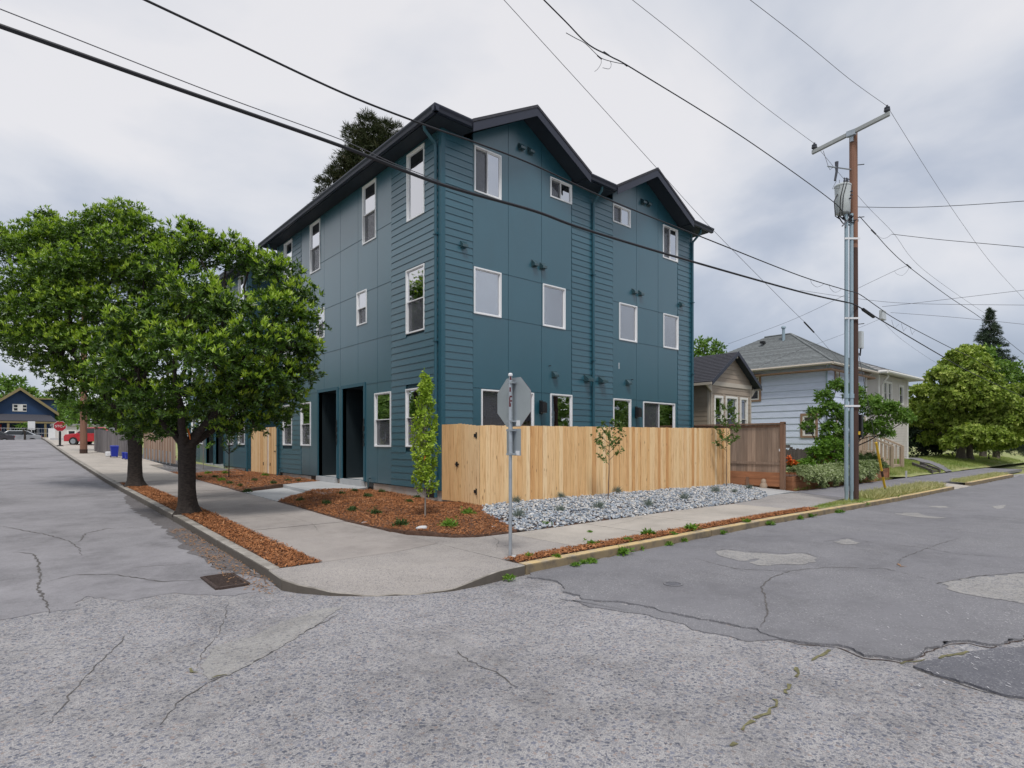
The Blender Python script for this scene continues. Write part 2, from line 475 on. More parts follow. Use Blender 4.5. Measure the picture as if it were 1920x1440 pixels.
island_mat('weed_leaf', [(0, (.06, .14, .015)), (.6, (.13, .26, .025)), (1, (.24, .38, .05))], .5, .4, .25)
island_mat('grass_blade', [(0, (.14, .22, .04)), (.5, (.25, .32, .08)), (.8, (.40, .42, .17)), (1, (.52, .47, .26))], .7, .3, .2, clump=.6, clump_scale=.5)
island_mat('dry_grass', [(0, (.28, .32, .11)), (.5, (.50, .48, .25)), (1, (.62, .56, .36))], .7, .3, .2)
island_mat('variegated_leaf', [(0, (.14, .21, .06)), (.45, (.34, .41, .20)), (1, (.62, .66, .46))], .6, .3, .2, clump=.3, clump_scale=2)
island_mat('mulch_chip', [(0, (.10, .040, .018)), (.4, (.255, .102, .041)), (.8, (.42, .18, .075)), (1, (.60, .34, .19))], .85, .2, clump=.3, clump_scale=4)
island_mat('river_stone', [(0, (.17, .20, .245)), (.25, (.27, .31, .365)), (.45, (.36, .40, .45)), (.62, (.44, .455, .475)), (.8, (.48, .46, .43)), (1, (.62, .615, .61))], .75, .35, bumpv=.2, clump=.0)


def glass_mat(name, base, tint, rough=.01):
    m, t, b = new_mat(name)
    t.nodes.remove(b)
    tr = N(t, 'ShaderNodeBsdfTransparent')
    tr.inputs[0].default_value = tuple(tint) + (1,)
    gl = N(t, 'ShaderNodeBsdfGlossy')
    gl.inputs['Roughness'].default_value = rough
    gl.inputs[0].default_value = (.96, .97, 1, 1)
    bp = N(t, 'ShaderNodeBump')
    bp.inputs['Strength'].default_value = .03
    bp.inputs['Distance'].default_value = .05
    t.links.new(noise_fac(t, 2.0, 2, 'Position'), bp.inputs['Height'])
    t.links.new(bp.outputs[0], gl.inputs['Normal'])
    fr = N(t, 'ShaderNodeFresnel')
    fr.inputs[0].default_value = 1.5
    f = math_node(t, 'ADD', math_node(t, 'MULTIPLY', fr.outputs[0], 1.6), base, clamp=True)
    mx = N(t, 'ShaderNodeMixShader')
    t.links.new(f, mx.inputs[0])
    t.links.new(tr.outputs[0], mx.inputs[1])
    t.links.new(gl.outputs[0], mx.inputs[2])
    t.links.new(mx.outputs[0], t.nodes['Material Output'].inputs[0])


glass_mat('window_glass', .52, (.75, .8, .8))
glass_mat('clear_glass', .30, (.85, .9, .93), .22)
glass_mat('old_glass', .18, (.6, .65, .65))


def screen_mat():
    m, t, b = new_mat('insect_screen')
    b.inputs['Base Color'].default_value = (.09, .095, .11, 1)
    b.inputs['Roughness'].default_value = .7
    tr = N(t, 'ShaderNodeBsdfTransparent')
    mx = N(t, 'ShaderNodeMixShader')
    mx.inputs[0].default_value = .38
    t.links.new(tr.outputs[0], mx.inputs[1])
    t.links.new(b.outputs[0], mx.inputs[2])
    t.links.new(mx.outputs[0], t.nodes['Material Output'].inputs[0])


screen_mat()
m_, t_, b_ = new_mat('lamp_glow')
b_.inputs['Emission Color'].default_value = (1, .93, .8, 1)
b_.inputs['Emission Strength'].default_value = 1.6
b_.inputs['Base Color'].default_value = (.9, .88, .8, 1)


# ------------------------------------------------------------------ mesh building
class MB:
    def __init__(self):
        self.v = []
        self.f = []

    def add(self, vs, fs):
        o = len(self.v)
        self.v += [tuple(p) for p in vs]
        self.f += [tuple(i + o for i in q) for q in fs]
        return self

    def box(self, a, b):
        x0, x1 = sorted((a[0], b[0]))
        y0, y1 = sorted((a[1], b[1]))
        z0, z1 = sorted((a[2], b[2]))
        return self.hexa([(x0, y0, z0), (x1, y0, z0), (x1, y1, z0), (x0, y1, z0), (x0, y0, z1), (x1, y0, z1), (x1, y1, z1), (x0, y1, z1)])

    def hexa(self, p):
        return self.add(p, [(0, 3, 2, 1), (4, 5, 6, 7), (0, 1, 5, 4), (1, 2, 6, 5), (2, 3, 7, 6), (3, 0, 4, 7)])

    def prism(self, poly, off):
        """polygon (list of 3d points) swept by the vector off"""
        n = len(poly)
        top = [tuple(a + b for a, b in zip(p, off)) for p in poly]
        fs = [tuple(range(n))[::-1], tuple(range(n, 2 * n))]
        for i in range(n):
            j = (i + 1) % n
            fs.append((i, j, n + j, n + i))
        return self.add(list(poly) + top, fs)

    def tube(self, pts, rad, n=8, cap=True):
        pts = [Vector(p) for p in pts]
        if isinstance(rad, (int, float)):
            rad = [rad] * len(pts)
        rings = []
        up = None
        for i, p in enumerate(pts):
            d = (pts[min(i + 1, len(pts) - 1)] - pts[max(i - 1, 0)])
            if d.length < 1e-9:
                d = Vector((0, 0, 1))
            d.normalize()
            if up is None:
                up = Vector((0, 0, 1)) if abs(d.z) < .9 else Vector((1, 0, 0))
            a = d.cross(up)
            if a.length < 1e-6:
                a = d.cross(Vector((0, 1, 0)))
            a.normalize()
            b = d.cross(a)
            up = -b if b.length else up
            up = a.cross(d)
            rings.append([p + (a * math.cos(2 * math.pi * k / n) + b * math.sin(2 * math.pi * k / n)) * rad[i] for k in range(n)])
        vs = [q for r in rings for q in r]
        fs = []
        for i in range(len(rings) - 1):
            for k in range(n):
                k2 = (k + 1) % n
                fs.append((i * n + k, i * n + k2, (i + 1) * n + k2, (i + 1) * n + k))
        if cap:
            fs.append(tuple(range(n))[::-1])
            fs.append(tuple(range((len(rings) - 1) * n, len(rings) * n)))
        return self.add(vs, fs)

    def lathe(self, prof, c=(0, 0, 0), n=16):
        return self.tube([(c[0], c[1], c[2] + z) for r, z in prof], [max(r, 1e-4) for r, z in prof], n)

    def mesh(self, name, mat, smooth=False, bevel=0.0):
        me = bpy.data.meshes.new(name)
        me.from_pydata(self.v, [], self.f)
        me.materials.append(MATS[mat] if isinstance(mat, str) else mat)
        if bevel or True:
            bm = bmesh.new()
            bm.from_mesh(me)
            bmesh.ops.recalc_face_normals(bm, faces=bm.faces)
            if bevel:
                bmesh.ops.bevel(bm, geom=bm.edges[:], offset=bevel, segments=2, affect='EDGES', profile=.6)
            bm.to_mesh(me)
            bm.free()
        if smooth:
            me.shade_smooth()
            me.set_sharp_from_angle(angle=math.radians(40))
        me.update()
        return me

    def build(self, name, mat, parent=None, smooth=False, bevel=0.0, loc=None):
        return link(name, self.mesh(name, mat, smooth, bevel), parent, loc)


def link(name, me, parent=None, loc=None):
    o = bpy.data.objects.new(name, me)
    COL.objects.link(o)
    if parent:
        o.parent = parent
    if loc is not None:
        o.location = loc
    return o


def tag(o, label=None, cat=None, group=None, kind=None):
    for k, v in (('label', label), ('category', cat), ('group', group), ('kind', kind)):
        if v:
            o[k] = v
    return o


def thing(name, label, cat, loc=(0, 0, 0), rotz=0.0, group=None):
    o = bpy.data.objects.new(name, None)
    COL.objects.link(o)
    o.empty_display_size = .2
    o.location = loc
    o.rotation_euler = (0, 0, rotz)
    return tag(o, label, cat, group)


def copy_tree(o, parent=None):
    c = o.copy()
    COL.objects.link(c)
    if parent:
        c.parent = parent
    for ch in list(o.children):
        copy_tree(ch, c)
    return c


def raw_mesh(name, verts, faces_flat, nper, mat, smooth=False):
    """fast mesh from numpy arrays; every face has nper corners"""
    me = bpy.data.meshes.new(name)
    nv, nf = len(verts), len(faces_flat) // nper
    me.vertices.add(nv)
    me.vertices.foreach_set('co', np.asarray(verts, dtype=np.float32).ravel())
    me.loops.add(nf * nper)
    me.loops.foreach_set('vertex_index', np.asarray(faces_flat, dtype=np.int32))
    me.polygons.add(nf)
    me.polygons.foreach_set('loop_start', np.arange(0, nf * nper, nper, dtype=np.int32))
    me.polygons.foreach_set('loop_total', np.full(nf, nper, dtype=np.int32))
    if smooth:
        me.polygons.foreach_set('use_smooth', np.ones(nf, dtype=bool))
    me.materials.append(MATS[mat])
    me.update(calc_edges=True)
    me.validate()
    return me


def inside(poly, x, y):
    c = False
    n = len(poly)
    for i in range(n):
        x0, y0 = poly[i][:2]
        x1, y1 = poly[i - 1][:2]
        if (y0 > y) != (y1 > y) and x < (x1 - x0) * (y - y0) / (y1 - y0) + x0:
            c = not c
    return c


def inside_np(poly, P):
    c = np.zeros(len(P), bool)
    n = len(poly)
    for i in range(n):
        x0, y0 = poly[i][:2]
        x1, y1 = poly[i - 1][:2]
        if y0 == y1:
            continue
        m = ((y0 > P[:, 1]) != (y1 > P[:, 1])) & (P[:, 0] < (x1 - x0) * (P[:, 1] - y0) / (y1 - y0) + x0)
        c ^= m
    return c


def sheet(name, poly, zf, mat, skirt=0.0, cuts=0.0, parent=None, kind=None, rough=0.0, seed=0, rough2=0.0):
    """flat polygon draped on zf(x, y); skirt > 0 gives it an edge of that depth; cuts refines it"""
    if rough:
        r = random.Random(seed)
        out = []
        n = len(poly)
        for i in range(n):
            a, b = Vector(poly[i][:2]), Vector(poly[(i + 1) % n][:2])
            L = (b - a).length
            k = max(1, int(L / (rough * 2.2)))
            nd = Vector((-(b - a).y, (b - a).x)).normalized() if L > 1e-6 else Vector((0, 0))
            for j in range(k):
                p = a.lerp(b, j / k)
                if j:
                    p = p + nd * r.uniform(-rough, rough)
                out.append((p.x, p.y))
        poly = out
    if rough2:
        r = random.Random(seed + 1)
        out = []
        for i in range(len(poly)):
            a, b = Vector(poly[i][:2]), Vector(poly[(i + 1) % len(poly)][:2])
            k = max(1, int((b - a).length / (rough2 * 3))) if (b - a).length < 3 else 1
            for j in range(k):
                p = a.lerp(b, j / k)
                out.append((p.x + r.uniform(-rough2, rough2) * (j > 0), p.y + r.uniform(-rough2, rough2) * (j > 0)))
        poly = out
    bm = bmesh.new()
    vs = [bm.verts.new((p[0], p[1], 0)) for p in poly]
    bm.faces.new(vs)
    xs = [p[0] for p in poly]
    ys = [p[1] for p in poly]
    planes = [((x, 0, 0), (1, 0, 0)) for x in (12, 20) if min(xs) < x < max(xs)]
    planes += [((0, y, 0), (0, 1, 0)) for y in YB if min(ys) < y < max(ys)]
    if cuts:
        planes += [((x, 0, 0), (1, 0, 0)) for x in np.arange(min(xs) + cuts, max(xs), cuts)]
        planes += [((0, y, 0), (0, 1, 0)) for y in np.arange(min(ys) + cuts, max(ys), cuts)]
    bmesh.ops.triangulate(bm, faces=bm.faces[:])
    for co, no in planes:
        bmesh.ops.bisect_plane(bm, geom=bm.verts[:] + bm.edges[:] + bm.faces[:], plane_co=co, plane_no=no)
    for v in bm.verts:
        v.co.z = zf(v.co.x, v.co.y)
    for f in bm.faces:
        if f.normal.z < 0 or f.calc_center_median is None:
            pass
    bmesh.ops.recalc_face_normals(bm, faces=bm.faces[:])
    bm.normal_update()
    if sum(f.normal.z for f in bm.faces) < 0:
        bmesh.ops.reverse_faces(bm, faces=bm.faces[:])
    if skirt:
        be = [e for e in bm.edges if e.is_boundary]
        r = bmesh.ops.extrude_edge_only(bm, edges=be)
        for v in [g for g in r['geom'] if isinstance(g, bmesh.types.BMVert)]:
            v.co.z -= skirt
    me = bpy.data.meshes.new(name)
    bm.to_mesh(me)
    bm.free()
    me.materials.append(MATS[mat])
    o = link(name, me, parent)
    if kind:
        o['kind'] = kind
    return o
# ================================================================== GROUND, ROADS, PAVEMENTS
WALK = .13                                   # pavement height above the road


def W(x, y):
    return G(x, y) + WALK


big = []
gx = [-1500, -300, -60, -8, 0, 12, 20, 45, 130, 300, 1500]
gy = [-1500, -300, -60, 0] + YB + [120, 300, 1500]
mb = MB()
mb.v = [(x, y, G(x, y) - .06) for y in gy for x in gx]
for j in range(len(gy) - 1):
    for i in range(len(gx) - 1):
        a = j * len(gx) + i
        mb.f.append((a, a + 1, a + 1 + len(gx), a + len(gx)))
tag(mb.build('ground', 'lawn_soil'), kind='structure')

sheet('road', [(-40, -40), (46, -40), (46, 5.62), (9, 9), (2.5, 9), (2.5, 100), (-8, 100), (-8, 9), (-40, 5)], lambda x, y: G(x, y), 'worn_aggregate', kind='structure')

# the left-hand street: smoother, older paving with a broken edge where the pebbly crossing begins
edge = [at_z(*p) for p in [(70, 1150), (150, 1142), (165, 1120), (240, 1128), (330, 1112), (430, 1118), (520, 1104)]]
sheet('left_street', [(-8, 7.05)] + [(x, y) for x, y in edge] + [(2.43, 7.3), (2.43, 100), (-8, 100)], lambda x, y: G(x, y) + .006, 'left_paving', skirt=.01, kind='structure', rough=.09, seed=3, rough2=.02)

# the right-hand street: asphalt laid over it, worn through at its ragged edge
ap = [(1010, 1086), (1045, 1092), (1055, 1112), (1110, 1128), (1180, 1134), (1290, 1158), (1420, 1182), (1428, 1190), (1500, 1207), (1570, 1212), (1620, 1232), (1690, 1240),
      (1730, 1226), (1770, 1207), (1815, 1204), (1855, 1212), (1890, 1202), (1920, 1195), (2300, 1150)]
pts = [at_z(*p) for p in ap]
sheet('asphalt_street', pts + [(46, 3.0), (46, 5.56), (5.2, 5.56), (4.9, 5.4)], lambda x, y: G(x, y) + .022, 'asphalt', skirt=.03, kind='structure', rough=.05, seed=5, rough2=.012)
dk = [(1712, 1252), (1760, 1240), (1815, 1228), (1860, 1220), (1920, 1216), (2300, 1180), (2400, 1420), (2050, 1345), (1920, 1312), (1840, 1293), (1790, 1277)]
sheet('asphalt_patch', [at_z(*p) for p in dk], lambda x, y: G(x, y) + .018, 'asphalt_dark', skirt=.02, kind='structure', rough=.04, seed=6, rough2=.01)
sl = [(1050, 1124), (1200, 1136), (1290, 1160), (1420, 1184), (1460, 1200), (1400, 1204), (1330, 1188), (1230, 1160), (1130, 1142)]
sheet('asphalt_patch', [at_z(*p) for p in sl], lambda x, y: G(x, y) + .010, 'asphalt', skirt=.01, kind='structure', rough=.06, seed=8, rough2=.015)
for i, ps in enumerate([
        [(1342, 1038), (1362, 1034), (1400, 1039), (1470, 1043), (1505, 1041), (1533, 1050), (1530, 1057), (1490, 1062), (1420, 1063), (1405, 1058), (1422, 1051), (1385, 1055), (1352, 1046)],
        [(1562, 1018), (1590, 1013), (1614, 1021), (1580, 1024)],
        [(1678, 963), (1700, 960), (1722, 960), (1732, 965), (1755, 968), (1778, 971), (1740, 971), (1705, 967)],
        [(1742, 948), (1755, 946), (1772, 946), (1779, 949), (1762, 950)],
        [(1765, 1098), (1830, 1086), (1920, 1079), (2050, 1075), (2100, 1120), (1990, 1138), (1920, 1136), (1850, 1125), (1790, 1113)],
        [(1858, 947), (1880, 944), (1890, 943), (1878, 950), (1868, 951)]]):
    sheet('worn_patch', [at_z(*p) for p in ps], lambda x, y: G(x, y) + .026, 'pothole_base', kind='structure', rough=.05, seed=20 + i, rough2=.012)


def strip(name, pp, w, off, mat, seed, jag=.016, taper=True, gaps=False):
    """a crack: a thin jagged ribbon lying on the road along measured points"""
    r = random.Random(seed)
    P = [Vector(at_z(*p)) for p in pp]
    q = []
    for a, b in zip(P[:-1], P[1:]):
        k = max(2, int((b - a).length / .06))
        for j in range(k):
            q.append(a.lerp(b, j / k) + Vector((r.uniform(-jag, jag), r.uniform(-jag, jag))))
    q.append(P[-1])
    mb_ = MB()
    n = len(q)
    for i, p in enumerate(q):
        d = (q[min(i + 1, n - 1)] - q[max(i - 1, 0)])
        d = d.normalized() if d.length else Vector((1, 0))
        s = Vector((-d.y, d.x))
        ww = w * r.uniform(.15, .75) * (1 if not taper else min(1, .25 + 4 * min(i, n - 1 - i) / n))
        for sg in (-1, 1):
            e = p + s * sg * ww * .5
            mb_.v.append((e.x, e.y, G(e.x, e.y) + off))
    for i in range(n - 1):
        if not (gaps and mnoise.noise(Vector((i * .35, seed, 0))) < -.05):
            mb_.f.append((2 * i, 2 * i + 1, 2 * i + 3, 2 * i + 2))
    o = mb_.build(name, mat)
    o['kind'] = 'structure'
    return o


LP, AS, AG = .010, .026, .004
cracks = [
    ([(0, 1003), (50, 1012), (90, 1018), (130, 1028), (148, 1040), (153, 1052)], .035, LP),
    ([(148, 1030), (160, 1015), (200, 1006), (290, 1001)], .03, LP),
    ([(20, 1048), (62, 1050), (72, 1065), (76, 1090), (70, 1108), (85, 1130), (92, 1150)], .05, LP),
    ([(0, 988), (120, 982), (300, 974)], .02, LP),
    ([(75, 1100), (140, 1085), (215, 1083), (300, 1094), (380, 1090)], .035, LP),
    ([(230, 1072), (370, 1062)], .014, LP),
    ([(0, 930), (215, 925)], .02, LP),
    ([(430, 1128), (410, 1190), (385, 1215), (365, 1260)], .012, AG),
    ([(660, 1140), (560, 1190), (490, 1235), (400, 1275), (330, 1320), (300, 1360)], .022, AG),
    ([(250, 1180), (150, 1280), (90, 1360)], .014, AG),
    ([(850, 1215), (880, 1240), (930, 1262), (970, 1290)], .02, AG),
    ([(1428, 1180), (1440, 1150), (1436, 1125), (1425, 1105), (1450, 1085), (1480, 1075), (1510, 1070)], .03, AS),
    ([(1300, 1050), (1380, 1070), (1470, 1074), (1560, 1067), (1660, 1069), (1760, 1094)], .02, AS),
    ([(1630, 1021), (1720, 1028), (1800, 1042), (1920, 1050)], .02, AS),
    ([(1680, 1068), (1690, 1050), (1740, 1030), (1800, 1010)], .016, AS),
    ([(1750, 991), (1860, 997), (1920, 998)], .025, AS),
    ([(1740, 955), (1840, 955), (1900, 958)], .03, AS),
    ([(1620, 930), (1700, 936), (1760, 940)], .02, AS),
]
sheet('worn_patch', [at_z(*p) for p in [(392, 1276), (376, 1252), (402, 1212), (480, 1192), (530, 1166), (600, 1142), (645, 1136), (600, 1168), (505, 1226), (432, 1266)]], lambda x, y: G(x, y) + .005, 'pothole_base', kind='structure', rough=.02, seed=61)
for i, (pp, w, off) in enumerate(cracks):
    strip('crack_or_lip_shade', pp, w, off, 'crack_dark', 40 + i)
# dark strips painting the shade of the asphalt lip, and the moss in the joints
strip('crack_or_lip_shade', [(1420, 1187), (1500, 1209), (1570, 1214), (1620, 1235), (1692, 1243), (1730, 1229), (1772, 1210), (1815, 1207), (1855, 1215), (1920, 1199)], .03, .004, 'rust_iron', 77, .012, False)  # lip shade painted in the dark iron colour
strip('crack_or_lip_shade', [(1716, 1256), (1790, 1279), (1840, 1296), (1920, 1315)], .025, .004, 'crack_dark', 78, .012, False)
strip('asphalt_lip_shade', [(1340, 1036), (1362, 1032), (1400, 1037), (1470, 1041), (1505, 1039), (1533, 1048)], .02, .028, 'crack_dark', 81, .01, False)
strip('asphalt_lip_shade', [(1757, 1098), (1830, 1084), (1920, 1077)], .025, .028, 'crack_dark', 82, .01, False)
strip('asphalt_lip_shade', [(1545, 1018), (1590, 1011), (1640, 1021)], .02, .028, 'crack_dark', 83, .01, False)
strip('moss_joint', [(1555, 1218), (1500, 1252), (1475, 1290), (1450, 1325), (1405, 1362), (1370, 1400)], .05, .006, 'moss', 79, .022, False, True)
strip('moss_joint', [(1690, 1245), (1740, 1238), (1815, 1222)], .07, .006, 'moss', 80, .02, False, True)
strip('moss_joint', [(355, 1256), (372, 1262)], .07, .008, 'moss', 84, .02)
strip('moss_joint', [(400, 1272), (425, 1266)], .05, .008, 'moss', 85, .02)
strip('moss_joint', [(1680, 1060), (1690, 1066), (1700, 1066)], .06, .03, 'dry_leaf', 86, .02)
# chips of white paint left on the asphalt
r_ = random.Random(4)
mb = MB()
for i in range(90):
    px, py = r_.uniform(1640, 1920), r_.uniform(1140, 1300)
    x, y = at_z(px, py)
    a, l = r_.uniform(-.4, .4) + .9, r_.uniform(.004, .02)
    w = .0035
    dx, dy = math.cos(a) * l, math.sin(a) * l
    zz = .0275 if py < 1205 - max(0, 1750 - px) * -.1 else .0235
    mb.add([(x - dx - dy * .2, y - dy + dx * .2, zz), (x + dx - dy * .2, y + dy + dx * .2, zz), (x + dx + dy * .2, y + dy - dx * .2, zz), (x - dx + dy * .2, y - dy - dx * .2, zz)], [(0, 1, 2, 3)])
tag(mb.build('paint_flakes', 'chalk'), kind='stuff')

for i, pp in enumerate(([(640, 1001), (690, 1012), (745, 1003)], [(520, 985), (585, 1002), (600, 1020)], [(1120, 1003), (1180, 990), (1215, 978)], [(905, 1010), (935, 1030), (930, 1048)])):
    strip('pavement_crack', pp, .012, WALK + .004 - .0, 'crack_dark', 140 + i)
# round utility cover and the storm drain
cx, cy = at_z(1262, 1099)
cov = thing('utility_cover', 'small round dark cover set in the asphalt by the yellow kerb', 'utility cover', (cx, cy, G(cx, cy) + .024))
MB().tube([(0, 0, -.01), (0, 0, .004)], .085, 20).build('lid', 'asphalt_dark', cov)
mb = MB()
for k in range(20):
    a0, a1 = 2 * math.pi * k / 20, 2 * math.pi * (k + 1) / 20
    mb.prism([(.088 * math.cos(a0), .088 * math.sin(a0), -.01), (.115 * math.cos(a0), .115 * math.sin(a0), -.01), (.115 * math.cos(a1), .115 * math.sin(a1), -.01), (.088 * math.cos(a1), .088 * math.sin(a1), -.01)], (0, 0, .018))
mb.build('ring', 'asphalt', cov)
dr = thing('storm_drain', 'rusty rectangular storm drain grate in the gutter at the kerb corner', 'drain', (1.97, 7.66, .012))
for s in (-1, 1):
    MB().box((-.17 * s - .02, -.36, -.02), (-.17 * s + .02, .36, .022)).build('frame_bar', 'rust_iron', dr)
    MB().box((-.15, -.36 * s - .02, -.02), (.15, -.36 * s + .02, .0215)).build('frame_bar', 'rust_iron', dr)
bar = None
for k in range(11):
    y = -.31 + .62 * k / 10
    if bar is None:
        bar = MB().box((-.15, -.014, -.01), (.15, .014, .018)).mesh('grate_bar', 'rust_iron')
    link('grate_bar', bar, dr, (0, y, 0))
MB().box((-.15, -.34, -.012), (.15, .34, .002)).build('drain_pit', 'crack_dark', dr)

sheet('gutter_shade_stain', [(2.435, 7.3), (2.435, 19), (2.2, 18), (2.05, 15), (2.12, 12), (2.0, 10), (2.1, 8.3)], lambda x, y: G(x, y) + .010, 'shade_stained_paving', kind='structure', rough=.06, seed=71)  # mostly the street tree's shade painted onto the road, with some leaf stain
# ---- kerbs
def kerb(path_a, path_b, top, mat, name='kerb_stone'):
    """one stone between two ends given as (outer xy, inner xy)"""
    (a0, a1), (b0, b1) = path_a, path_b
    p = []
    for (x, y) in (a0, b0, b1, a1):
        p.append((x, y, G(x, y) - .12))
    for (x, y) in (a0, b0, b1, a1):
        p.append((x, y, G(x, y) + top))
    m = MB().hexa(p)
    return m.build(name, mat, bevel=.018)


kerb_l = thing('kerb', 'grey concrete kerb along the left street beside the tree strip', 'kerb', (0, 0, 0))
kerb_l['kind'] = 'structure'
del kerb_l['category']
y = 7.42
while y < 88:
    L = 2.4 if y < 24 else 7
    o = kerb(((2.42, y + .004), (2.57, y + .004)), ((2.42, y + L - .004), (2.57, y + L - .004)), WALK + .004, 'kerb_plain')
    o.parent = kerb_l
    y += L
kerb_r = thing('kerb', 'worn yellow painted kerb along the right street', 'kerb', (0, 0, 0))
kerb_r['kind'] = 'structure'
del kerb_r['category']
x = 5.02
for L in (2.1, 2.4, 2.4, 2.4, 2.4, 2.4, 2.4, 2.4, 2.4):
    o = kerb(((x + .006, 5.55), (x + L - .006, 5.55)), ((x + .006, 5.71), (x + L - .006, 5.71)), WALK + .005, 'kerb_yellow')
    o.parent = kerb_r
    x += L
x = 29.0
for L in (3, 3, 3):
    o = kerb(((x + .006, 5.6), (x + L - .006, 5.6)), ((x + .006, 5.78), (x + L - .006, 5.78)), WALK + .03, 'kerb_yellow')
    o.parent = kerb_r
    x += L

# ---- corner apron, sinking to the road at the crossing
arc = [at_z(*p) for p in [(500, 1098), (530, 1107), (560, 1112), (620, 1117), (700, 1118), (780, 1115), (850, 1108), (900, 1098), (940, 1088)]] + [(5.0, 5.56)]
arc[0] = (2.42, 7.41)
RMP = (3.25, 5.72)


def corner_z(x, y):
    d = min(math.hypot(x - px, y - py) for px, py in arc[2:7])
    k = min(1.0, d / 1.1)
    k = k * k * (3 - 2 * k)
    e = math.hypot(x - RMP[0], y - RMP[1])
    low = max(0.0, 1 - max(0, e - .45) / .95)
    return G(x, y) + .012 + (WALK - .01) * (1 - low * (1 - k))


sheet('corner_pavement', arc + [(5.0, 5.94), (5.02, 7.60), (4.2, 7.41)], corner_z, 'corner_concrete', skirt=.16, cuts=.22, kind='structure')
sheet('corner_pavement', [(5.03, 5.95), (6.49, 5.95), (6.49, 7.62), (5.85, 7.66), (5.5, 7.85), (5.03, 8.5)], W, 'corner_concrete', skirt=.14, kind='structure')

# the standing face of the kerb round the corner
mb = MB()
for (x0_, y0_), (x1_, y1_) in zip(arc[:-1], arc[1:]):
    n_ = Vector((y1_ - y0_, -(x1_ - x0_), 0)).normalized() * -.012
    if n_.dot(Vector((x0_ - 4.9, y0_ - 8.0, 0))) < 0:
        n_ = -n_
    for k in range(4):
        a, b = Vector((x0_, y0_, 0)).lerp(Vector((x1_, y1_, 0)), k / 4), Vector((x0_, y0_, 0)).lerp(Vector((x1_, y1_, 0)), (k + 1) / 4)
        za, zb = corner_z(a.x, a.y) + .001, corner_z(b.x, b.y) + .001
        mb.hexa([(a.x, a.y, -.1), (b.x, b.y, -.1), (b.x + n_.x, b.y + n_.y, -.1), (a.x + n_.x, a.y + n_.y, -.1),
                 (a.x, a.y, za), (b.x, b.y, zb), (b.x + n_.x, b.y + n_.y, zb - .012), (a.x + n_.x, a.y + n_.y, za - .012)])
tag(mb.build('kerb_face', 'kerb_plain'), kind='structure')

# ---- pavement slabs
pave_l = tag(thing('sidewalk', 'grey concrete pavement along the left street', 'pavement'), kind='structure')
del pave_l['category']
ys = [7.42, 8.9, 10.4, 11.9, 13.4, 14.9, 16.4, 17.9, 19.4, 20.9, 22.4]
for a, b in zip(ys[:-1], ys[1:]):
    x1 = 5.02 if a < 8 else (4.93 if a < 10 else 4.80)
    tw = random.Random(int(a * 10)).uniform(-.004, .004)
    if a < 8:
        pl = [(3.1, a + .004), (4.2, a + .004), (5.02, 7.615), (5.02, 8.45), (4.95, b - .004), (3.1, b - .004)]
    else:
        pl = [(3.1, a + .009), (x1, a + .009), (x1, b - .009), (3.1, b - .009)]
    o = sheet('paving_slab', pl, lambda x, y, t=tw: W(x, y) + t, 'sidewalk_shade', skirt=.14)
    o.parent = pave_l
y = 22.41
while y < 88:
    L = 3.0 if y < 40 else 8
    o = sheet('paving_slab', [(2.58, y + .005), (5.4 if y > 31 else 4.8, y + .005), (5.4 if y > 31 else 4.8, y + L - .005), (2.58, y + L - .005)], W, 'sidewalk_concrete', skirt=.14)
    o.parent = pave_l
    y += L
pave_r = tag(thing('sidewalk', 'concrete pavement along the right street', 'pavement'), kind='structure')
del pave_r['category']
x = 6.5
for L in (1.9, 1.9, 1.9, 1.9):
    tw = random.Random(int(x * 10)).uniform(-.004, .004)
    o = sheet('paving_slab', [(x + .006, 5.98), (x + L - .006, 5.98), (x + L - .006, 7.62), (x + .006, 7.62)], lambda x_, y_, t=tw: W(x_, y_) + t, 'sidewalk_concrete', skirt=.14)
    o.parent = pave_r
    x += L
sheet('gravel_crossing', [(14.105, 5.95), (18.6, 5.95), (19.2, 8.1), (17.2, 8.2), (14.105, 7.62)], W, 'gravel_mix', skirt=.14, kind='structure', rough=.04, seed=31)
sheet('footpath', [(18.3, 6.5), (46, 6.4), (46, 8.1), (19.3, 8.35)], lambda x, y: W(x, y) + .005, 'path_asphalt', skirt=.14, kind='structure')
sheet('driveway', [(26.3, 5.56), (29.0, 5.56), (28.6, 6.5), (26.6, 6.5)], lambda x, y: G(x, y) + .02 + .11 * max(0, min(1, (y - 5.56) / .9)), 'sidewalk_concrete', skirt=.1, kind='structure')
sheet('garden_walk', [(18.85, 8.25), (19.2, 8.15), (19.2, 12), (18.1, 12), (18.0, 8.6), (16.6, 8.05)], lambda x, y: W(x, y) + .02 + max(0, y - 8.2) * .03, 'fresh_concrete', skirt=.14, kind='structure')

# lot under the houses
def lot_z(x, y):
    return W(x, y) + .02


def bed_z(x, y):
    """planting beds rise gently from the pavement to the wall and the fence"""
    dx = max(0.0, x - 4.78)
    dy = max(0.0, y - 7.62)
    d = min(dx, dy) if y < 12 else dx
    rise = .015 + .085 * min(1.0, d / 1.4) ** .8
    z = W(x, y) + min(rise, .015 + .25 * d)
    lump = .035 * mnoise.noise(Vector((x * 1.1, y * 1.1, 0))) * min(1, d * 2)
    z -= .085 * max(0, min(1, (x - 6.7) / .9)) * max(0, min(1, (y - 10.9) / .8))      # scooped out along the foundation
    k = max(0, min(1, (y - 13) / 6))
    return z * (1 - k) + min(z, .40) * k + lump


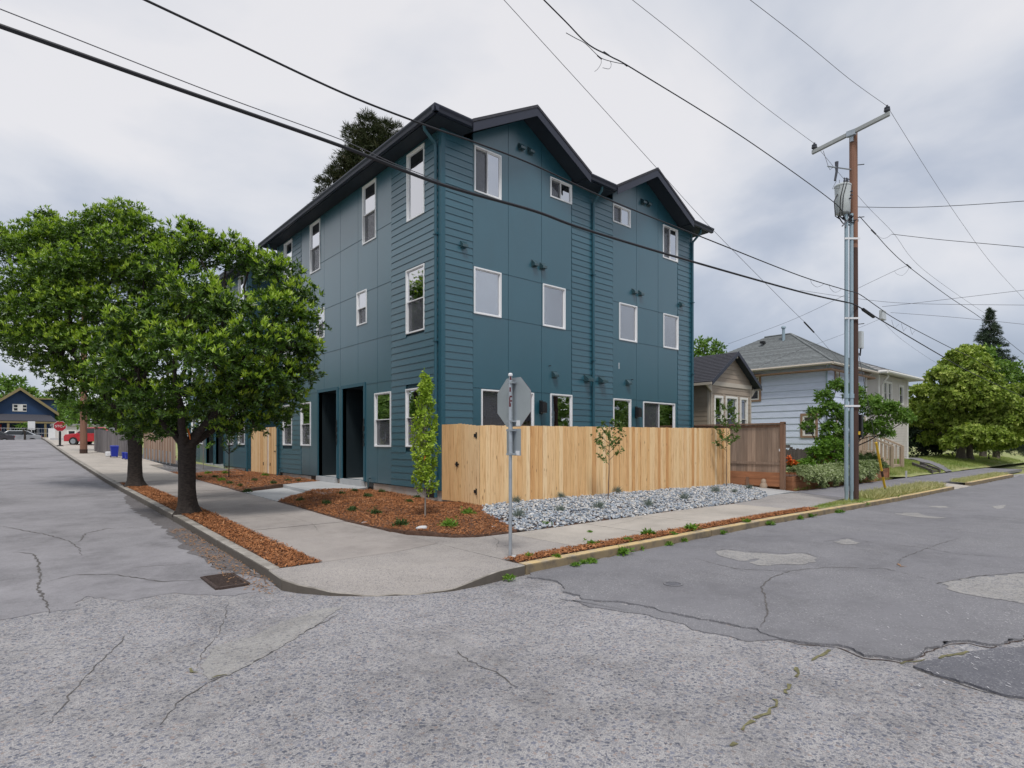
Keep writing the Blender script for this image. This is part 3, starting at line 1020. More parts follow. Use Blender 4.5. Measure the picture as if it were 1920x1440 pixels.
sheet('yard', [(7.95, 10.3), (18.7, 10.3), (18.7, 60), (7.95, 60)], lambda x, y: min(lot_z(x, y), .30 + max(0, y - 30) * .03), 'soil', kind='structure')
bed_edge_r = [(6.7, 7.63), (5.85, 7.67), (5.5, 7.86), (5.06, 8.55), (4.95, 9.0), (4.80, 10.5), (4.79, 14.1)]
BED_R = bed_edge_r + [(6.15, 15.4), (7.9, 15.7), (7.9, 10.15), (7.2, 9.2)]
BED_L = [(4.79, 17.0), (4.79, 22.4), (4.9, 27.5), (5.4, 30.6), (7.9, 31.0), (7.9, 18.9), (6.3, 18.1)]
ROCKS = [(6.7, 7.63), (14.1, 7.63), (15.6, 7.75), (17.0, 8.1), (18.2, 9.0), (18.72, 10.2), (7.9, 10.2), (7.2, 9.2)]
bed_r = sheet('mulch_bed', BED_R, bed_z, 'soil', cuts=.3, kind='structure', skirt=.2)
bed_l = sheet('mulch_bed', BED_L, bed_z, 'soil', cuts=.5, kind='structure', skirt=.2)
rock_bed = sheet('rock_bed', ROCKS, lambda x, y: bed_z(x, y) - .03, 'soil', cuts=.3, kind='structure', skirt=.15)
strip_l = [(2.575, 7.42), (3.08, 7.42), (3.09, 19.5), (2.95, 21.6), (2.575, 21.8)]
sheet('tree_strip', strip_l, lambda x, y: W(x, y) - .015 + .03 * mnoise.noise(Vector((x * 2, y * 2, 1))), 'soil', cuts=.25, kind='structure')
strip_r = [(5.03, 5.715), (14.6, 5.715), (14.6, 5.99), (5.03, 5.99)]
sheet('kerb_strip', strip_r, lambda x, y: W(x, y) - .002, 'soil', cuts=.5, kind='structure')
sheet('pole_strip', [(14.62, 5.715), (26.2, 5.715), (26.0, 6.45), (18.4, 6.45), (17.0, 5.98), (14.62, 5.98)], lambda x, y: W(x, y) + .005, 'lawn_soil', cuts=.6, kind='structure')
sheet('verge', [(29.0, 5.79), (38, 5.79), (38, 6.38), (29.4, 6.38)], lambda x, y: W(x, y) + .01, 'lawn_soil', kind='structure')


def lawn_z(x, y):
    d = max(0.0, y - 8.25)
    return W(x, y) + .03 + .42 * (1 - math.exp(-d / 1.0)) + .05 * mnoise.noise(Vector((x * .5, y * .5, 3)))


sheet('lawn', [(19.35, 8.7), (29, 8.42), (31.5, 8.25), (50, 8.15), (90, 8.0), (90, 40), (19.35, 40)], lawn_z, 'lawn_soil', cuts=1.2, kind='structure')
sheet('garden_path', [(37.2, 8.2), (38.4, 8.2), (45.5, 11.5), (44, 12.0)], lambda x, y: lawn_z(x, y) + .03, 'path_asphalt', kind='structure', cuts=.6)


# ---- loose cover
def sample(poly, n, r):
    P = np.array([p[:2] for p in poly])
    lo, hi = P.min(0), P.max(0)
    out = np.zeros((0, 2))
    while len(out) < n:
        q = lo + r.random((n * 2, 2)) * (hi - lo)
        out = np.vstack([out, q[inside_np(poly, q)]])
    return out[:n]


def chips(name, poly, n, zf, size, mat, seed, spill=0.0):
    r = np.random.default_rng(seed)
    p = sample(poly, n, r)
    if spill:
        p = p + r.normal(0, spill, p.shape)
    z = np.array([zf(a, b) for a, b in p])
    L = size * r.uniform(.5, 1.4, n)
    w = L * r.uniform(.18, .42, n)
    yaw = r.uniform(0, 2 * np.pi, n)
    pit = r.normal(0, .35, n)
    d = np.stack([np.cos(yaw) * np.cos(pit), np.sin(yaw) * np.cos(pit), np.sin(pit)], 1)
    s = np.stack([-np.sin(yaw), np.cos(yaw), r.normal(0, .3, n)], 1)
    c = np.stack([p[:, 0], p[:, 1], z + .012 + r.uniform(0, .02, n)], 1)
    h = np.array([0, 0, 1.0])[None] * (w * .35)[:, None]
    A = c - d * L[:, None] / 2
    B = c + d * L[:, None] / 2
    V = np.stack([A - s * w[:, None] / 2, B - s * w[:, None] * .3, B + s * w[:, None] * .3, A + s * w[:, None] / 2, c + h], 1)
    f = np.array([[0, 1, 4], [1, 2, 4], [2, 3, 4], [3, 0, 4]])
    F = (np.arange(n)[:, None, None] * 5 + f[None]).ravel()
    o = link(name, raw_mesh(name, V.reshape(-1, 3), F, 3, mat))
    o['kind'] = 'stuff'
    return o


chips('mulch', BED_R, 38000, bed_z, .038, 'mulch_chip', 1, .012)
chips('mulch', BED_L, 20000, bed_z, .048, 'mulch_chip', 2, .012)
chips('mulch', strip_l, 19000, lambda x, y: W(x, y) - .005, .04, 'mulch_chip', 3, .02)
chips('mulch', strip_r, 8000, lambda x, y: W(x, y) + .004, .045, 'mulch_chip', 4, .03)
chips('leaf_litter', [(2.2, 6.6), (2.42, 7.2), (2.42, 12), (2.15, 12), (2.0, 7.4)], 900, lambda x, y: G(x, y), .035, 'dry_leaf', 5, .02)

# river stones: the nearest 300 one by one, the rest of the bed as one
bm = bmesh.new()
bmesh.ops.create_icosphere(bm, subdivisions=2, radius=1)
ico_v = np.array([v.co[:] for v in bm.verts])
ico_f = np.array([[v.index for v in f.verts] for f in bm.faces])
bm.free()


def stone_cloud(n, r):
    p = sample(ROCKS, n, r)
    z = np.array([bed_z(a, b) for a, b in p])
    s = r.uniform(.016, .034, n)
    S = np.stack([s * r.uniform(.9, 1.5, n), s * r.uniform(.75, 1.1, n), s * r.uniform(.45, .75, n)], 1)
    return p, z + r.uniform(-.03, .03, n), S


def rot(r, n):
    a = r.uniform(0, 2 * np.pi, n)
    b = r.normal(0, .4, n)
    c = r.normal(0, .4, n)
    ca, sa, cb, sb, cc, sc = np.cos(a), np.sin(a), np.cos(b), np.sin(b), np.cos(c), np.sin(c)
    o, i = np.zeros(n), np.ones(n)
    Rz = np.stack([ca, -sa, o, sa, ca, o, o, o, i], 1).reshape(-1, 3, 3)
    Ry = np.stack([cb, o, sb, o, i, o, -sb, o, cb], 1).reshape(-1, 3, 3)
    Rx = np.stack([i, o, o, o, cc, -sc, o, sc, cc], 1).reshape(-1, 3, 3)
    return Rz @ Ry @ Rx


rr = np.random.default_rng(21)
NS = 14500
sp_, sz_, ss_ = stone_cloud(NS, rr)
R3 = rot(rr, NS)
order = np.argsort(-(ss_.max(1) / np.hypot(sp_[:, 0], sp_[:, 1])))
near, rest = order[:300], order[300:]
shapes = []
for k in range(8):
    jit = 1 + .16 * np.array([mnoise.noise(Vector(v * 1.3) + Vector((k * 7.1, 0, 0))) for v in ico_v])[:, None]
    shapes.append(ico_v * jit)
stone_me = [raw_mesh('river_stone', shapes[k], ico_f.ravel(), 3, 'river_stone', True) for k in range(8)]
for i in near:
    o = link('river_stone', stone_me[i % 8], rock_bed)
    M4 = Matrix(R3[i].tolist()).to_4x4() @ Matrix.Diagonal((*ss_[i], 1))
    o.matrix_local = Matrix.Translation((sp_[i, 0], sp_[i, 1], sz_[i])) @ M4
V = np.zeros((len(rest), len(ico_v), 3))
for k in range(8):
    m = (rest % 8) == k
    idx = rest[m]
    V[m] = np.einsum('nij,nvj->nvi', R3[idx], shapes[k][None] * ss_[idx][:, None]) + np.stack([sp_[idx, 0], sp_[idx, 1], sz_[idx]], 1)[:, None]
F = (np.arange(len(rest))[:, None, None] * len(ico_v) + ico_f[None]).ravel()
o = link('river_stones', raw_mesh('river_stones', V.reshape(-1, 3), F, 3, 'river_stone', True), rock_bed)
o['kind'] = 'stuff'
# ================================================================== THE BLUE TOWNHOUSE
X0, Y0 = 7.883, 11.754
RF = lambda s, z, d: (s, -d, z)              # right face: s runs along +x, d comes out towards -y
LF = lambda s, z, d: (-d, s, z)              # left face:  s runs along +y, d comes out towards -x
LEN_R, LEN_L = 10.91, 11.41
Z_SID, Z_EAVE = .545, 9.31
CELL = {}


def cells(rect, holes):
    s0, s1, z0, z1 = rect
    S = sorted({s0, s1, *[min(max(h[i], s0), s1) for h in holes for i in (0, 1)]})
    Z = sorted({z0, z1, *[min(max(h[i], z0), z1) for h in holes for i in (2, 3)]})
    out = []
    for a, b in zip(S[:-1], S[1:]):
        for c, d in zip(Z[:-1], Z[1:]):
            m, n = (a + b) / 2, (c + d) / 2
            if not any(h[0] < m < h[1] and h[2] < n < h[3] for h in holes):
                out.append((a, b, c, d))
    return out


def slab(fm, rect, holes, d0, d1):
    mb = MB()
    for a, b, c, d in cells(rect, holes):
        mb.box(fm(a, c, d0), fm(b, d, d1))
    return mb


def panels(root, fm, rect, holes):
    """one sheet of wall panel, or two where a window cuts right through it"""
    cs = cells(rect, holes)
    todo = set(range(len(cs)))
    while todo:
        grp, st = [], [todo.pop()]
        while st:
            i = st.pop()
            grp.append(i)
            a, b, c, d = cs[i]
            for j in list(todo):
                e, f, p, q = cs[j]
                if (min(b, f) - max(a, e) > 1e-6 and min(abs(c - q), abs(d - p)) < 1e-6) or (min(d, q) - max(c, p) > 1e-6 and min(abs(a - f), abs(b - e)) < 1e-6):
                    todo.discard(j)
                    st.append(j)
        mb = MB()
        area = 0
        for i in grp:
            a, b, c, d = cs[i]
            area += (b - a) * (d - c)
            mb.box(fm(a, c, -.012), fm(b, d, .008))
        if area > .004:
            mb.build('wall_panel', 'painted_panel', root)


def flashing(root, fm, s0, s1, z, holes):
    """thin metal strips over a horizontal panel joint, one between each pair of openings"""
    spans = [(s0, s1)]
    for a, b, c, d in holes:
        if c < z + .004 and d > z - .004:
            spans = [q for u, v in spans for q in ((u, min(v, a)), (max(u, b), v)) if q[1] - q[0] > .02]
    for u, v in spans:
        MB().box(fm(u, z - .004, 0), fm(v, z + .004, .016)).build('seam_flashing', 'painted_trim', root)


BOARD_CACHE = {}


def board(fm, s0, s1, z, h=.181, d=.024):
    """one lap siding board, thick at its lower edge"""
    p = [fm(s0, z, 0), fm(s1, z, 0), fm(s1, z, d), fm(s0, z, d), fm(s0, z + h + .02, 0), fm(s1, z + h + .02, 0), fm(s1, z + h + .02, .007), fm(s0, z + h + .02, .007)]
    return MB().add(p, [(0, 1, 2, 3), (4, 5, 6, 7), (0, 1, 5, 4), (1, 2, 6, 5), (2, 3, 7, 6), (3, 0, 4, 7)])


def siding(parent, fm, key, s0, s1, z0, z1, holes, stuff=False, step=.1778, mat='painted_siding', name='siding_board', d=.024):
    z = z0
    allmb = MB()
    while z < z1 - .03:
        h = min(step, z1 - z)
        spans = [(s0, s1)]
        for a, b, c, e in holes:
            if c < z + h * .9 and e > z + h * .1:
                nx = []
                for u, v in spans:
                    if b <= u or a >= v:
                        nx.append((u, v))
                    else:
                        if a - u > .04:
                            nx.append((u, a))
                        if v - b > .04:
                            nx.append((b, v))
                spans = nx
        for u, v in spans:
            if stuff:
                m = board(fm, u, v, z, h, d)
                allmb.add(m.v, m.f)
            else:
                k = (key, round(u, 3), round(v, 3), round(h, 3), mat)
                if k not in BOARD_CACHE:
                    BOARD_CACHE[k] = board(fm, u, v, 0, h, d).mesh(name, mat)
                link(name, BOARD_CACHE[k], parent, (0, 0, z))
        z += h
    if stuff:
        o = allmb.build(name, mat, parent)
        o['kind'] = 'stuff'


def window(parent, fm, r, style, mats=('white_vinyl', 'window_glass'), room=.55, fw=.036, curtain=None, name='window', out=.034, label=None):
    s0, s1, z0, z1 = r
    fr = MB()
    for a, b, c, d in ((s0, s1, z0, z0 + fw), (s0, s1, z1 - fw, z1), (s0, s0 + fw, z0 + fw, z1 - fw), (s1 - fw, s1, z0 + fw, z1 - fw)):
        fr.box(fm(a, c, -.07), fm(b, d, out))
    w = fr.build(name, mats[0], parent)
    if label:
        w['label'] = label
    i0, i1, j0, j1 = s0 + fw, s1 - fw, z0 + fw, z1 - fw

    def sash(a, b, c, d, dep, screen=False, sw=.022):
        sb = MB()
        for p, q, u, v in ((a, b, c, c + sw), (a, b, d - sw, d), (a, a + sw, c + sw, d - sw), (b - sw, b, c + sw, d - sw)):
            sb.box(fm(p, u, dep - .02), fm(q, v, dep + .018))
        sb.build('sash', mats[0], w)
        MB().box(fm(a + sw, c + sw, dep - .006), fm(b - sw, d - sw, dep - .001)).build('pane', mats[1], w)
        if screen:
            MB().box(fm(a + .012, c + .012, dep + .022), fm(b - .012, d - .012, dep + .024)).build('screen', 'insect_screen', w)
    if style == 'hung':
        m = (j0 + j1) / 2
        sash(i0, i1, m - .01, j1, -.012)
        sash(i0, i1, j0, m + .015, -.052, True)
    elif style == 'slide':
        m = (i0 + i1) / 2
        sash(i0, m + .015, j0, j1, -.052, True)
        sash(m - .01, i1, j0, j1, -.012)
    elif style == 'hung_low':
        m = j0 + (j1 - j0) * .18
        sash(i0, i1, m, j1, -.012)
        sash(i0, i1, j0, m + .02, -.052, True)
    else:
        sash(i0, i1, j0, j1, -.02)
    if room:
        a, b, c, d = s0 - .12, s1 + .12, z0 - .25, z1 + .12
        rb = MB()
        t = .02
        rb.box(fm(a, c, -room), fm(b, d, -room - t))
        rb.box(fm(a, c, -.08), fm(a + t, d, -room))
        rb.box(fm(b - t, c, -.08), fm(b, d, -room))
        rb.box(fm(a + t, c, -.08), fm(b - t, c + t, -room))
        rb.box(fm(a + t, d - t, -.08), fm(b - t, d, -room))
        rb.build('room_lining', 'interior_white', w)
    return w


def hood(parent, fm, s, z, w=.16, h=.15, d=.13, mat='vent_metal'):
    """wall vent hood: a sloped cap open below"""
    mb = MB()
    prof = [(0, h), (.05, h), (d, h * .35), (d, 0), (d - .015, 0), (d - .015, h * .3), (0, h - .02)]
    mb.prism([fm(s - w / 2, z + b, a) for a, b in [(0, 0), (.0, h), (.04, h), (d, h * .4), (d, 0.0)]], tuple(np.array(fm(w, 0, 0)) - np.array(fm(0, 0, 0))))
    o = mb.build('vent_hood', mat, parent)
    MB().box(fm(s - w / 2 - .03, z - .04, .0), fm(s + w / 2 + .03, z + h + .02, .012)).build('flange', mat, o)
    return o


def downspout(parent, fm, s, z0, z1, dd=.03, w=.075):
    mb = MB()
    q = [fm(s, z1 + .02, .40), fm(s, z1 - .10, .38), fm(s, z1 - .34, dd + .05), fm(s, z1 - .45, dd + .035), fm(s, z0, dd + .035)]
    mb.tube(q, w * .55, 8)
    o = mb.build('downspout', 'painted_trim', parent, smooth=True)
    for zz in (z0 + 1.2, z0 + 3.8, z0 + 6.4):
        MB().box(fm(s - w * .8, zz, .01), fm(s + w * .8, zz + .03, dd + .085)).build('strap', 'painted_trim', o)
    return o


WIN_L = [((.742, 1.60, 7.48, 9.24), 'fixed'), ((3.31, 4.14, 7.53, 9.24), 'hung'), ((7.27, 8.13, 7.53, 9.24), 'hung'), ((9.82, 10.67, 7.48, 9.24), 'fixed'),
         ((.742, 1.64, 4.54, 6.21), 'hung'), ((3.88, 4.52, 5.19, 6.19), 'hung'), ((6.92, 7.56, 5.19, 6.19), 'hung'), ((9.77, 10.67, 4.54, 6.21), 'hung'),
         ((2.45, 3.39, 1.574, 3.10), 'hung'), ((.668, 1.655, 1.58, 3.10), 'hung'), ((8.09, 9.0, 1.574, 3.10), 'hung'), ((9.86, 10.80, 1.58, 3.10), 'hung')]
WIN_R = [((.976, 1.861, 8.06, 9.225), 'slide'), ((3.667, 4.548, 8.66, 9.23), 'slide'), ((6.42, 7.30, 8.64, 9.21), 'slide'), ((9.10, 9.985, 8.06, 9.205), 'slide'),
         ((.965, 1.861, 4.966, 6.15), 'fixed'), ((3.375, 4.274, 4.963, 6.15), 'fixed'), ((6.73, 7.646, 4.96, 6.15), 'fixed'), ((9.12, 10.02, 4.966, 6.15), 'fixed'),
         ((1.20, 3.03, .90, 3.065), 'slide'), ((3.667, 4.56, 1.6, 3.085), 'hung_low'), ((6.437, 7.33, 1.6, 3.085), 'hung_low'), ((7.98, 9.81, .90, 3.055), 'slide')]
DOORS = [(4.08, 5.52, .57, 3.37), (5.96, 7.40, .57, 3.37)]


def townhouse(root, full):
    hl = [w[0] for w in WIN_L] + DOORS
    hr = [w[0] for w in WIN_R]
    # ---- left face
    slab(LF, (.012, LEN_L, Z_SID - .02, Z_EAVE), hl, -.11, -.012).build('wall_left', 'sheathing', root)
    siding(root, LF, 'La', .09, 2.415, Z_SID, Z_EAVE, hl)
    siding(root, LF, 'Lb', 8.97, LEN_L - .09, Z_SID, Z_EAVE, hl, stuff=True)
    seams = [2.425, 3.23, 4.46, 5.69, 6.95, 8.17, 8.955]
    rows = [Z_SID, 3.40, 4.654, 6.118, 7.724, Z_EAVE]
    g = .006
    for a, b in zip(seams[:-1], seams[1:]):
        for c, d in zip(rows[:-1], rows[1:]):
            if c < 1 and 4 < (a + b) / 2 < 7.5 and not full:
                pass
            panels(root, LF, (a + g, b - g, c + g, d - g), hl)
    for z in rows[1:-1]:
        flashing(root, LF, 2.425, 8.955, z, hl)
    for w, st in WIN_L:
        window(root, LF, w, st)
    MB().box(LF(-.004, Z_SID - .01, -.05), LF(.088, Z_EAVE, .032)).build('corner_board', 'painted_trim', root)
    MB().box(LF(LEN_L - .088, Z_SID - .01, -.05), LF(LEN_L + .004, Z_EAVE, .032)).build('corner_board', 'painted_trim', root)
    # door recesses
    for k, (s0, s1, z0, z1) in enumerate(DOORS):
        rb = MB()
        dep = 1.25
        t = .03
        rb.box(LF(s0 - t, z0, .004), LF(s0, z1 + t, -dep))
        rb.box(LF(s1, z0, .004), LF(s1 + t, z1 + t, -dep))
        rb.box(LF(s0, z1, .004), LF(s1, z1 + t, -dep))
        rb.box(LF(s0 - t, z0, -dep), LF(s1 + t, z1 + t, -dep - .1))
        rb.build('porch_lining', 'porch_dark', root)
        for a, b in ((s0 - .10, s0), (s1, s1 + .10)):
            MB().box(LF(a, z0 - .02, .006), LF(b, z1 + .10, .03)).build('porch_trim', 'painted_trim', root)
        MB().box(LF(s0, z1, .006), LF(s1, z1 + .10, .03)).build('porch_trim', 'painted_trim', root)
        a = s0 + .22
        dr = MB().box(LF(a, z0 + .02, -dep + .002), LF(a + .95, z0 + 2.1, -dep + .045)).build('front_door', 'door_black', root)
        for q in (.25, 1.15):
            MB().box(LF(a + .15, z0 + q, -dep + .045), LF(a + .80, z0 + q + .7, -dep + .055)).build('door_panel', 'door_black', dr)
        MB().tube([LF(a + .87, z0 + 1.0, -dep + .045), LF(a + .87, z0 + 1.0, -dep + .11)], .03, 10).build('door_knob', 'galvanised', dr)
        MB().box(LF(s0 - .02, .40, .10), LF(s1 + .02, z0 - .004, -dep)).build('door_step', 'fresh_concrete', root)
        # stacked house numbers beside the porch
        digits = '3825' if k == 0 else '3827'
        for i, ch in enumerate(digits):
            cu = bpy.data.curves.new('house_number', 'FONT')
            cu.body = ch
            cu.size = .24
            cu.extrude = .008
            cu.align_x = 'CENTER'
            tmp = bpy.data.objects.new('tmp', cu)
            me = bpy.data.meshes.new_from_object(tmp)
            bpy.data.objects.remove(tmp)
            me.name = 'house_number'
            me.materials.clear()
            me.materials.append(MATS['black_metal'])
            o = link('house_number', me, root)
            sx = s1 + .12 if k else s0 - .12
            sx = s0 - .05 if k == 0 else s0 - .05
            o.rotation_euler = (math.radians(90), 0, math.radians(-90))
            o.location = LF(sx, 2.24 - .215 * i, .042)
    # foundation
    fb = MB()
    fb.box((.03, .03, .0), (LEN_R - .03, LEN_L - .03, Z_SID - .003))
    fb.build('foundation', 'foundation', root)
    for s in (.35, 3.55, 7.75, 11.0):
        MB().box(LF(s, .33, -.04), LF(s + .38, .535, -.02)).build('crawl_vent', 'black_metal', root)
    for s in (3.62, 10.9):
        MB().tube([LF(s, .66, .03), LF(s, .66, .09), LF(s, .62, .10), LF(s, .40, .10)], .022, 8).build('drain_pipe', 'vent_metal', root, smooth=True)
    downspout(root, LF, .16, .36, Z_EAVE)
    downspout(root, LF, LEN_L - .14, .36, Z_EAVE)

    # ---- right face
    slab(RF, (.012, LEN_R, Z_SID - .02, Z_EAVE), hr, -.11, -.012).build('wall_right', 'sheathing', root)
    if full:
        siding(root, RF, 'Ra', .09, .930, Z_SID, Z_EAVE, hr)
        siding(root, RF, 'Rb', 4.555, 6.415, Z_SID, Z_EAVE, hr)
        siding(root, RF, 'Rc', 10.0, LEN_R - .09, Z_SID, Z_EAVE, hr)
        for seams in ([.938, 2.114, 3.333, 4.547], [6.423, 7.632, 8.826, 9.992]):
            rows = [Z_SID, 3.09, 4.967, 6.150, Z_EAVE]
            for a, b in zip(seams[:-1], seams[1:]):
                for c, d in zip(rows[:-1], rows[1:]):
                    top = d - g if d < 9 else d
                    panels(root, RF, (a + g, b - g, c + g, top), hr)
            for z in rows[1:-1]:
                flashing(root, RF, seams[0], seams[-1], z, hr)
        for i_w, (w, st) in enumerate(WIN_R):
            up2 = 4 <= i_w < 8
            wn_ = window(root, RF, w, st, ('white_vinyl', 'clear_glass' if up2 else 'window_glass'))
            if up2 and i_w:
                MB().box(RF(w[0] + .05, w[2] + .05, -.085), RF(w[1] - .05, w[3] - .05, -.078)).build('pane_lightener', 'pane_lightener_grey', wn_)  # pale board added behind the pane to lighten it and soften reflections
        downspout(root, RF, 5.456, .36, Z_EAVE)
        downspout(root, RF, LEN_R - .05, .36, Z_EAVE)
        for px, py in [(978.5, 274.8), (996, 282), (870, 458.4), (1003.6, 494), (1019, 499), (1207, 377.7), (1216.8, 381), (1190.5, 546.5), (1202.4, 549.7), (1278.3, 570.3), (1041.5, 702.5), (1178.9, 717.4)]:
            x, _, z = at_Y(px, py, Y0 - .06)
            hood(root, RF, x - X0, z - .07)
        for px, py in [(1103, 709.8), (1130, 712.8)]:
            x, _, z = at_Y(px, py, Y0 - .08)
            hood(root, RF, x - X0, z - .09, .25, .19, .2)
        for px, py in [(1016.9, 763.4), (1195.7, 773)]:
            x, _, z = at_Y(px, py, Y0 - .08)
            s = x - X0
            ln = MB().box(RF(s - .05, z - .19, .008), RF(s + .05, z + .19, .045)).build('wall_lantern', 'black_metal', root)
            MB().box(RF(s - .085, z - .16, .05), RF(s + .085, z + .12, .19), ).build('lantern_shade', 'black_metal', ln)
            MB().box(RF(s - .05, z + .12, .03), RF(s + .05, z + .15, .17)).build('lantern_cap', 'black_metal', ln)
            MB().box(RF(s - .07, z - .163, .06), RF(s + .07, z - .161, .18)).build('lantern_glass', 'white_vinyl', ln)
        for s, z in [(3.62, 3.86), (7.35, 3.73)]:
            MB().tube([RF(s, z, .0), RF(s, z, .09)], .012, 6).build('wall_spigot', 'black_metal', root)
        fl = MB().box((LEN_R + .0, .12, 2.98), (LEN_R + .05, .24, 3.1)).build('flood_light', 'black_metal', root)
        MB().box((LEN_R + .06, .08, 2.94), (LEN_R + .24, .28, 3.07)).build('light_head', 'black_metal', fl)
        MB().box(RF(6.72, 4.03, .0081), RF(6.745, 4.23, .010)).build('paint_scuff', 'sticker_white', root)
    MB().box(RF(-.03, Z_SID - .01, -.05), RF(.088, Z_EAVE, .033)).build('corner_board', 'painted_trim', root)
    MB().box(RF(LEN_R - .088, Z_SID - .01, -.05), RF(LEN_R + .004, Z_EAVE, .033)).build('corner_board', 'painted_trim', root)
    # far and back walls
    MB().box((LEN_R - .11, .012, .30), (LEN_R - .005, LEN_L - .012, Z_EAVE)).build('wall_far', 'painted_siding', root)
    MB().box((.012, LEN_L - .11, .30), (LEN_R - .115, LEN_L - .002, Z_EAVE)).build('wall_back', 'painted_siding', root)

    # ---- roof
    OV = .42
    GB = [(.60, 2.65, 4.72), (6.05, 8.02, 10.1)] if full else []
    sf = MB()
    x0, x1, y0, y1 = -OV - .02, LEN_R + OV + .02, -OV - .02, LEN_L + OV + .02
    for u, v, c, d in cells((-OV, LEN_R + OV, -OV, LEN_L + OV), [(gb[0], gb[2], -OV - 1, .012) for gb in GB]):
        sf.box((u, c, Z_EAVE + .002), (v, d, Z_EAVE + .03))
    sf.build('soffit', 'navy_soffit', root)
    zr, ze = Z_EAVE + .16, Z_EAVE + .031
    rise = .27 * (x1 - x0) / 2
    xm, ym = (x0 + x1) / 2, (y0 + y1) / 2
    zs = lambda y: zr + (y - y0) * rise / (ym - .15 - y0)
    front = [(x0, y0)]
    for gb in GB:
        front += [(gb[0], y0), (gb[0], .10), (gb[2], .10), (gb[2], y0)]
    front.append((x1, y0))
    rf = MB()
    rf.add([(x, y, zs(y)) for x, y in front] + [(xm, ym - .15, zr + rise)], [tuple(range(len(front) + 1))])
    rf.add([(x0, y0, zr), (x1, y0, zr), (x1, y1, zr), (x0, y1, zr), (xm, ym - .15, zr + rise), (xm, ym + .15, zr + rise), (x0, y0, ze), (x1, y0, ze), (x1, y1, ze), (x0, y1, ze)],
           [(1, 2, 5, 4), (2, 3, 5), (3, 0, 4, 5), (1, 7, 8, 2), (2, 8, 9, 3), (3, 9, 6, 0)])
    xs_ = [p[0] for p in front if p[1] < 0]
    for u, v in zip(xs_[0::2], xs_[1::2]):
        rf.add([(u, y0, ze), (v, y0, ze), (v, y0, zr), (u, y0, zr)], [(0, 1, 2, 3)])
    rf.build('roof', 'dark_shingle', root)

    def gutter(a, b, out):
        """K-profile gutter from a to b along the eave, out = outward unit vector"""
        ax = Vector(a)
        o2 = Vector((out[0], out[1], 0))
        prof = [(0.0, 0.0), (.0, .15), (.13, .15), (.13, .115), (.10, .06), (.085, 0.0)]
        poly = [tuple(ax + o2 * u + Vector((0, 0, v))) for u, v in prof]
        mb_ = MB().prism(poly, tuple(Vector(b) - ax))
        return mb_.build('gutter', 'navy_fascia', root)
    zg = Z_EAVE + .01
    gutter((x0 - .002, y0 - .128, zg), (x0 - .002, y1 + .12, zg), (-1, 0))
    ends = [x0 - .13] + [v for gb in GB for v in (gb[0] - .05, gb[2] + .02)] + [x1 + .13]
    if full:
        for a, b in zip(ends[0::2], ends[1::2]):
            gutter((a, y0 - .002, zg), (b, y0 - .002, zg), (0, -1))
    else:
        gutter((x0 - .13, y0 - .002, zg), (x1 + .13, y0 - .002, zg), (0, -1))
    # cross gables over the right face
    for a, m, b in GB:
        zb, zt = Z_EAVE + .045, Z_EAVE + 1.19
        yf, yb = y0 - .10, 3.6
        for e, sgn in ((a, -1), (b, 1)):
            th = .05
            p = [(e - sgn * -.0 + sgn * .06, yf, zb), (m, yf, zt), (m, yb, zt), (e + sgn * .06, yb, zb)]
            mb_ = MB().prism(p, (0, 0, th + .07))
            mb_.build('gable_roof', 'dark_shingle', root)
            q = [(e + sgn * .06, yf - .024, zb - .16), (m, yf - .024, zt - .16), (m, yf - .024, zt + .06), (e + sgn * .06, yf - .024, zb + .06)]
            MB().prism(q, (0, .022, 0)).build('rake_board', 'navy_fascia', root)
            q = [(e + sgn * .085, yf - .04, zb + .062), (m, yf - .04, zt + .062), (m, yf - .04, zt + .135), (e + sgn * .085, yf - .04, zb + .135)]
            MB().prism(q, (0, .06, 0)).build('drip_edge', 'dark_shingle', root)
            q = [(e + sgn * .04, yf, zb - .03), (m, yf, zt - .03), (m, -.0, zt - .03), (e + sgn * .04, -.0, zb - .03)]
            MB().prism(q, (0, 0, .022)).build('gable_soffit', 'navy_soffit', root)
        # the gable wall, in the three panel widths
        lo, hi = (.938, 4.547) if a < 3 else (6.423, 9.992)
        s_ = [lo, 2.114, 3.333, hi] if a < 3 else [lo, 7.632, 8.826, hi]
        def zz(x):
            return (zb - .035 + (zt - zb) * ((x - a) / (m - a) if x < m else (b - x) / (b - m)))
        for u, v in zip(s_[:-1], s_[1:]):
            u, v = u + g, v - g
            top = [(v, zz(v))] + ([(m, zz(m))] if u < m < v else []) + [(u, zz(u))]
            poly = [(u, Z_EAVE), (v, Z_EAVE)] + top
            MB().prism([RF(p_, q_, -.012) for p_, q_ in poly], (0, -.020, 0)).build('gable_panel', 'painted_panel', root)
        poly = [(lo, Z_EAVE), (hi, Z_EAVE), (hi, zz(hi)), (m, zz(m)), (lo, zz(lo))]
        MB().prism([RF(p_, q_, -.10) for p_, q_ in poly], (0, -.084, 0)).build('gable_backing', 'sheathing', root)
        # the soffit stops short here so that the gable wall shows
    return root


house = thing('townhouse', 'large dark teal three-storey townhouse with two cross gables behind the new cedar fence', 'house', (X0, Y0, 0))
townhouse(house, True)
house2 = thing('townhouse', 'second dark teal townhouse farther up the left street, mostly hidden behind the street trees', 'house', (X0, Y0 + 14.95, 0))
townhouse(house2, False)

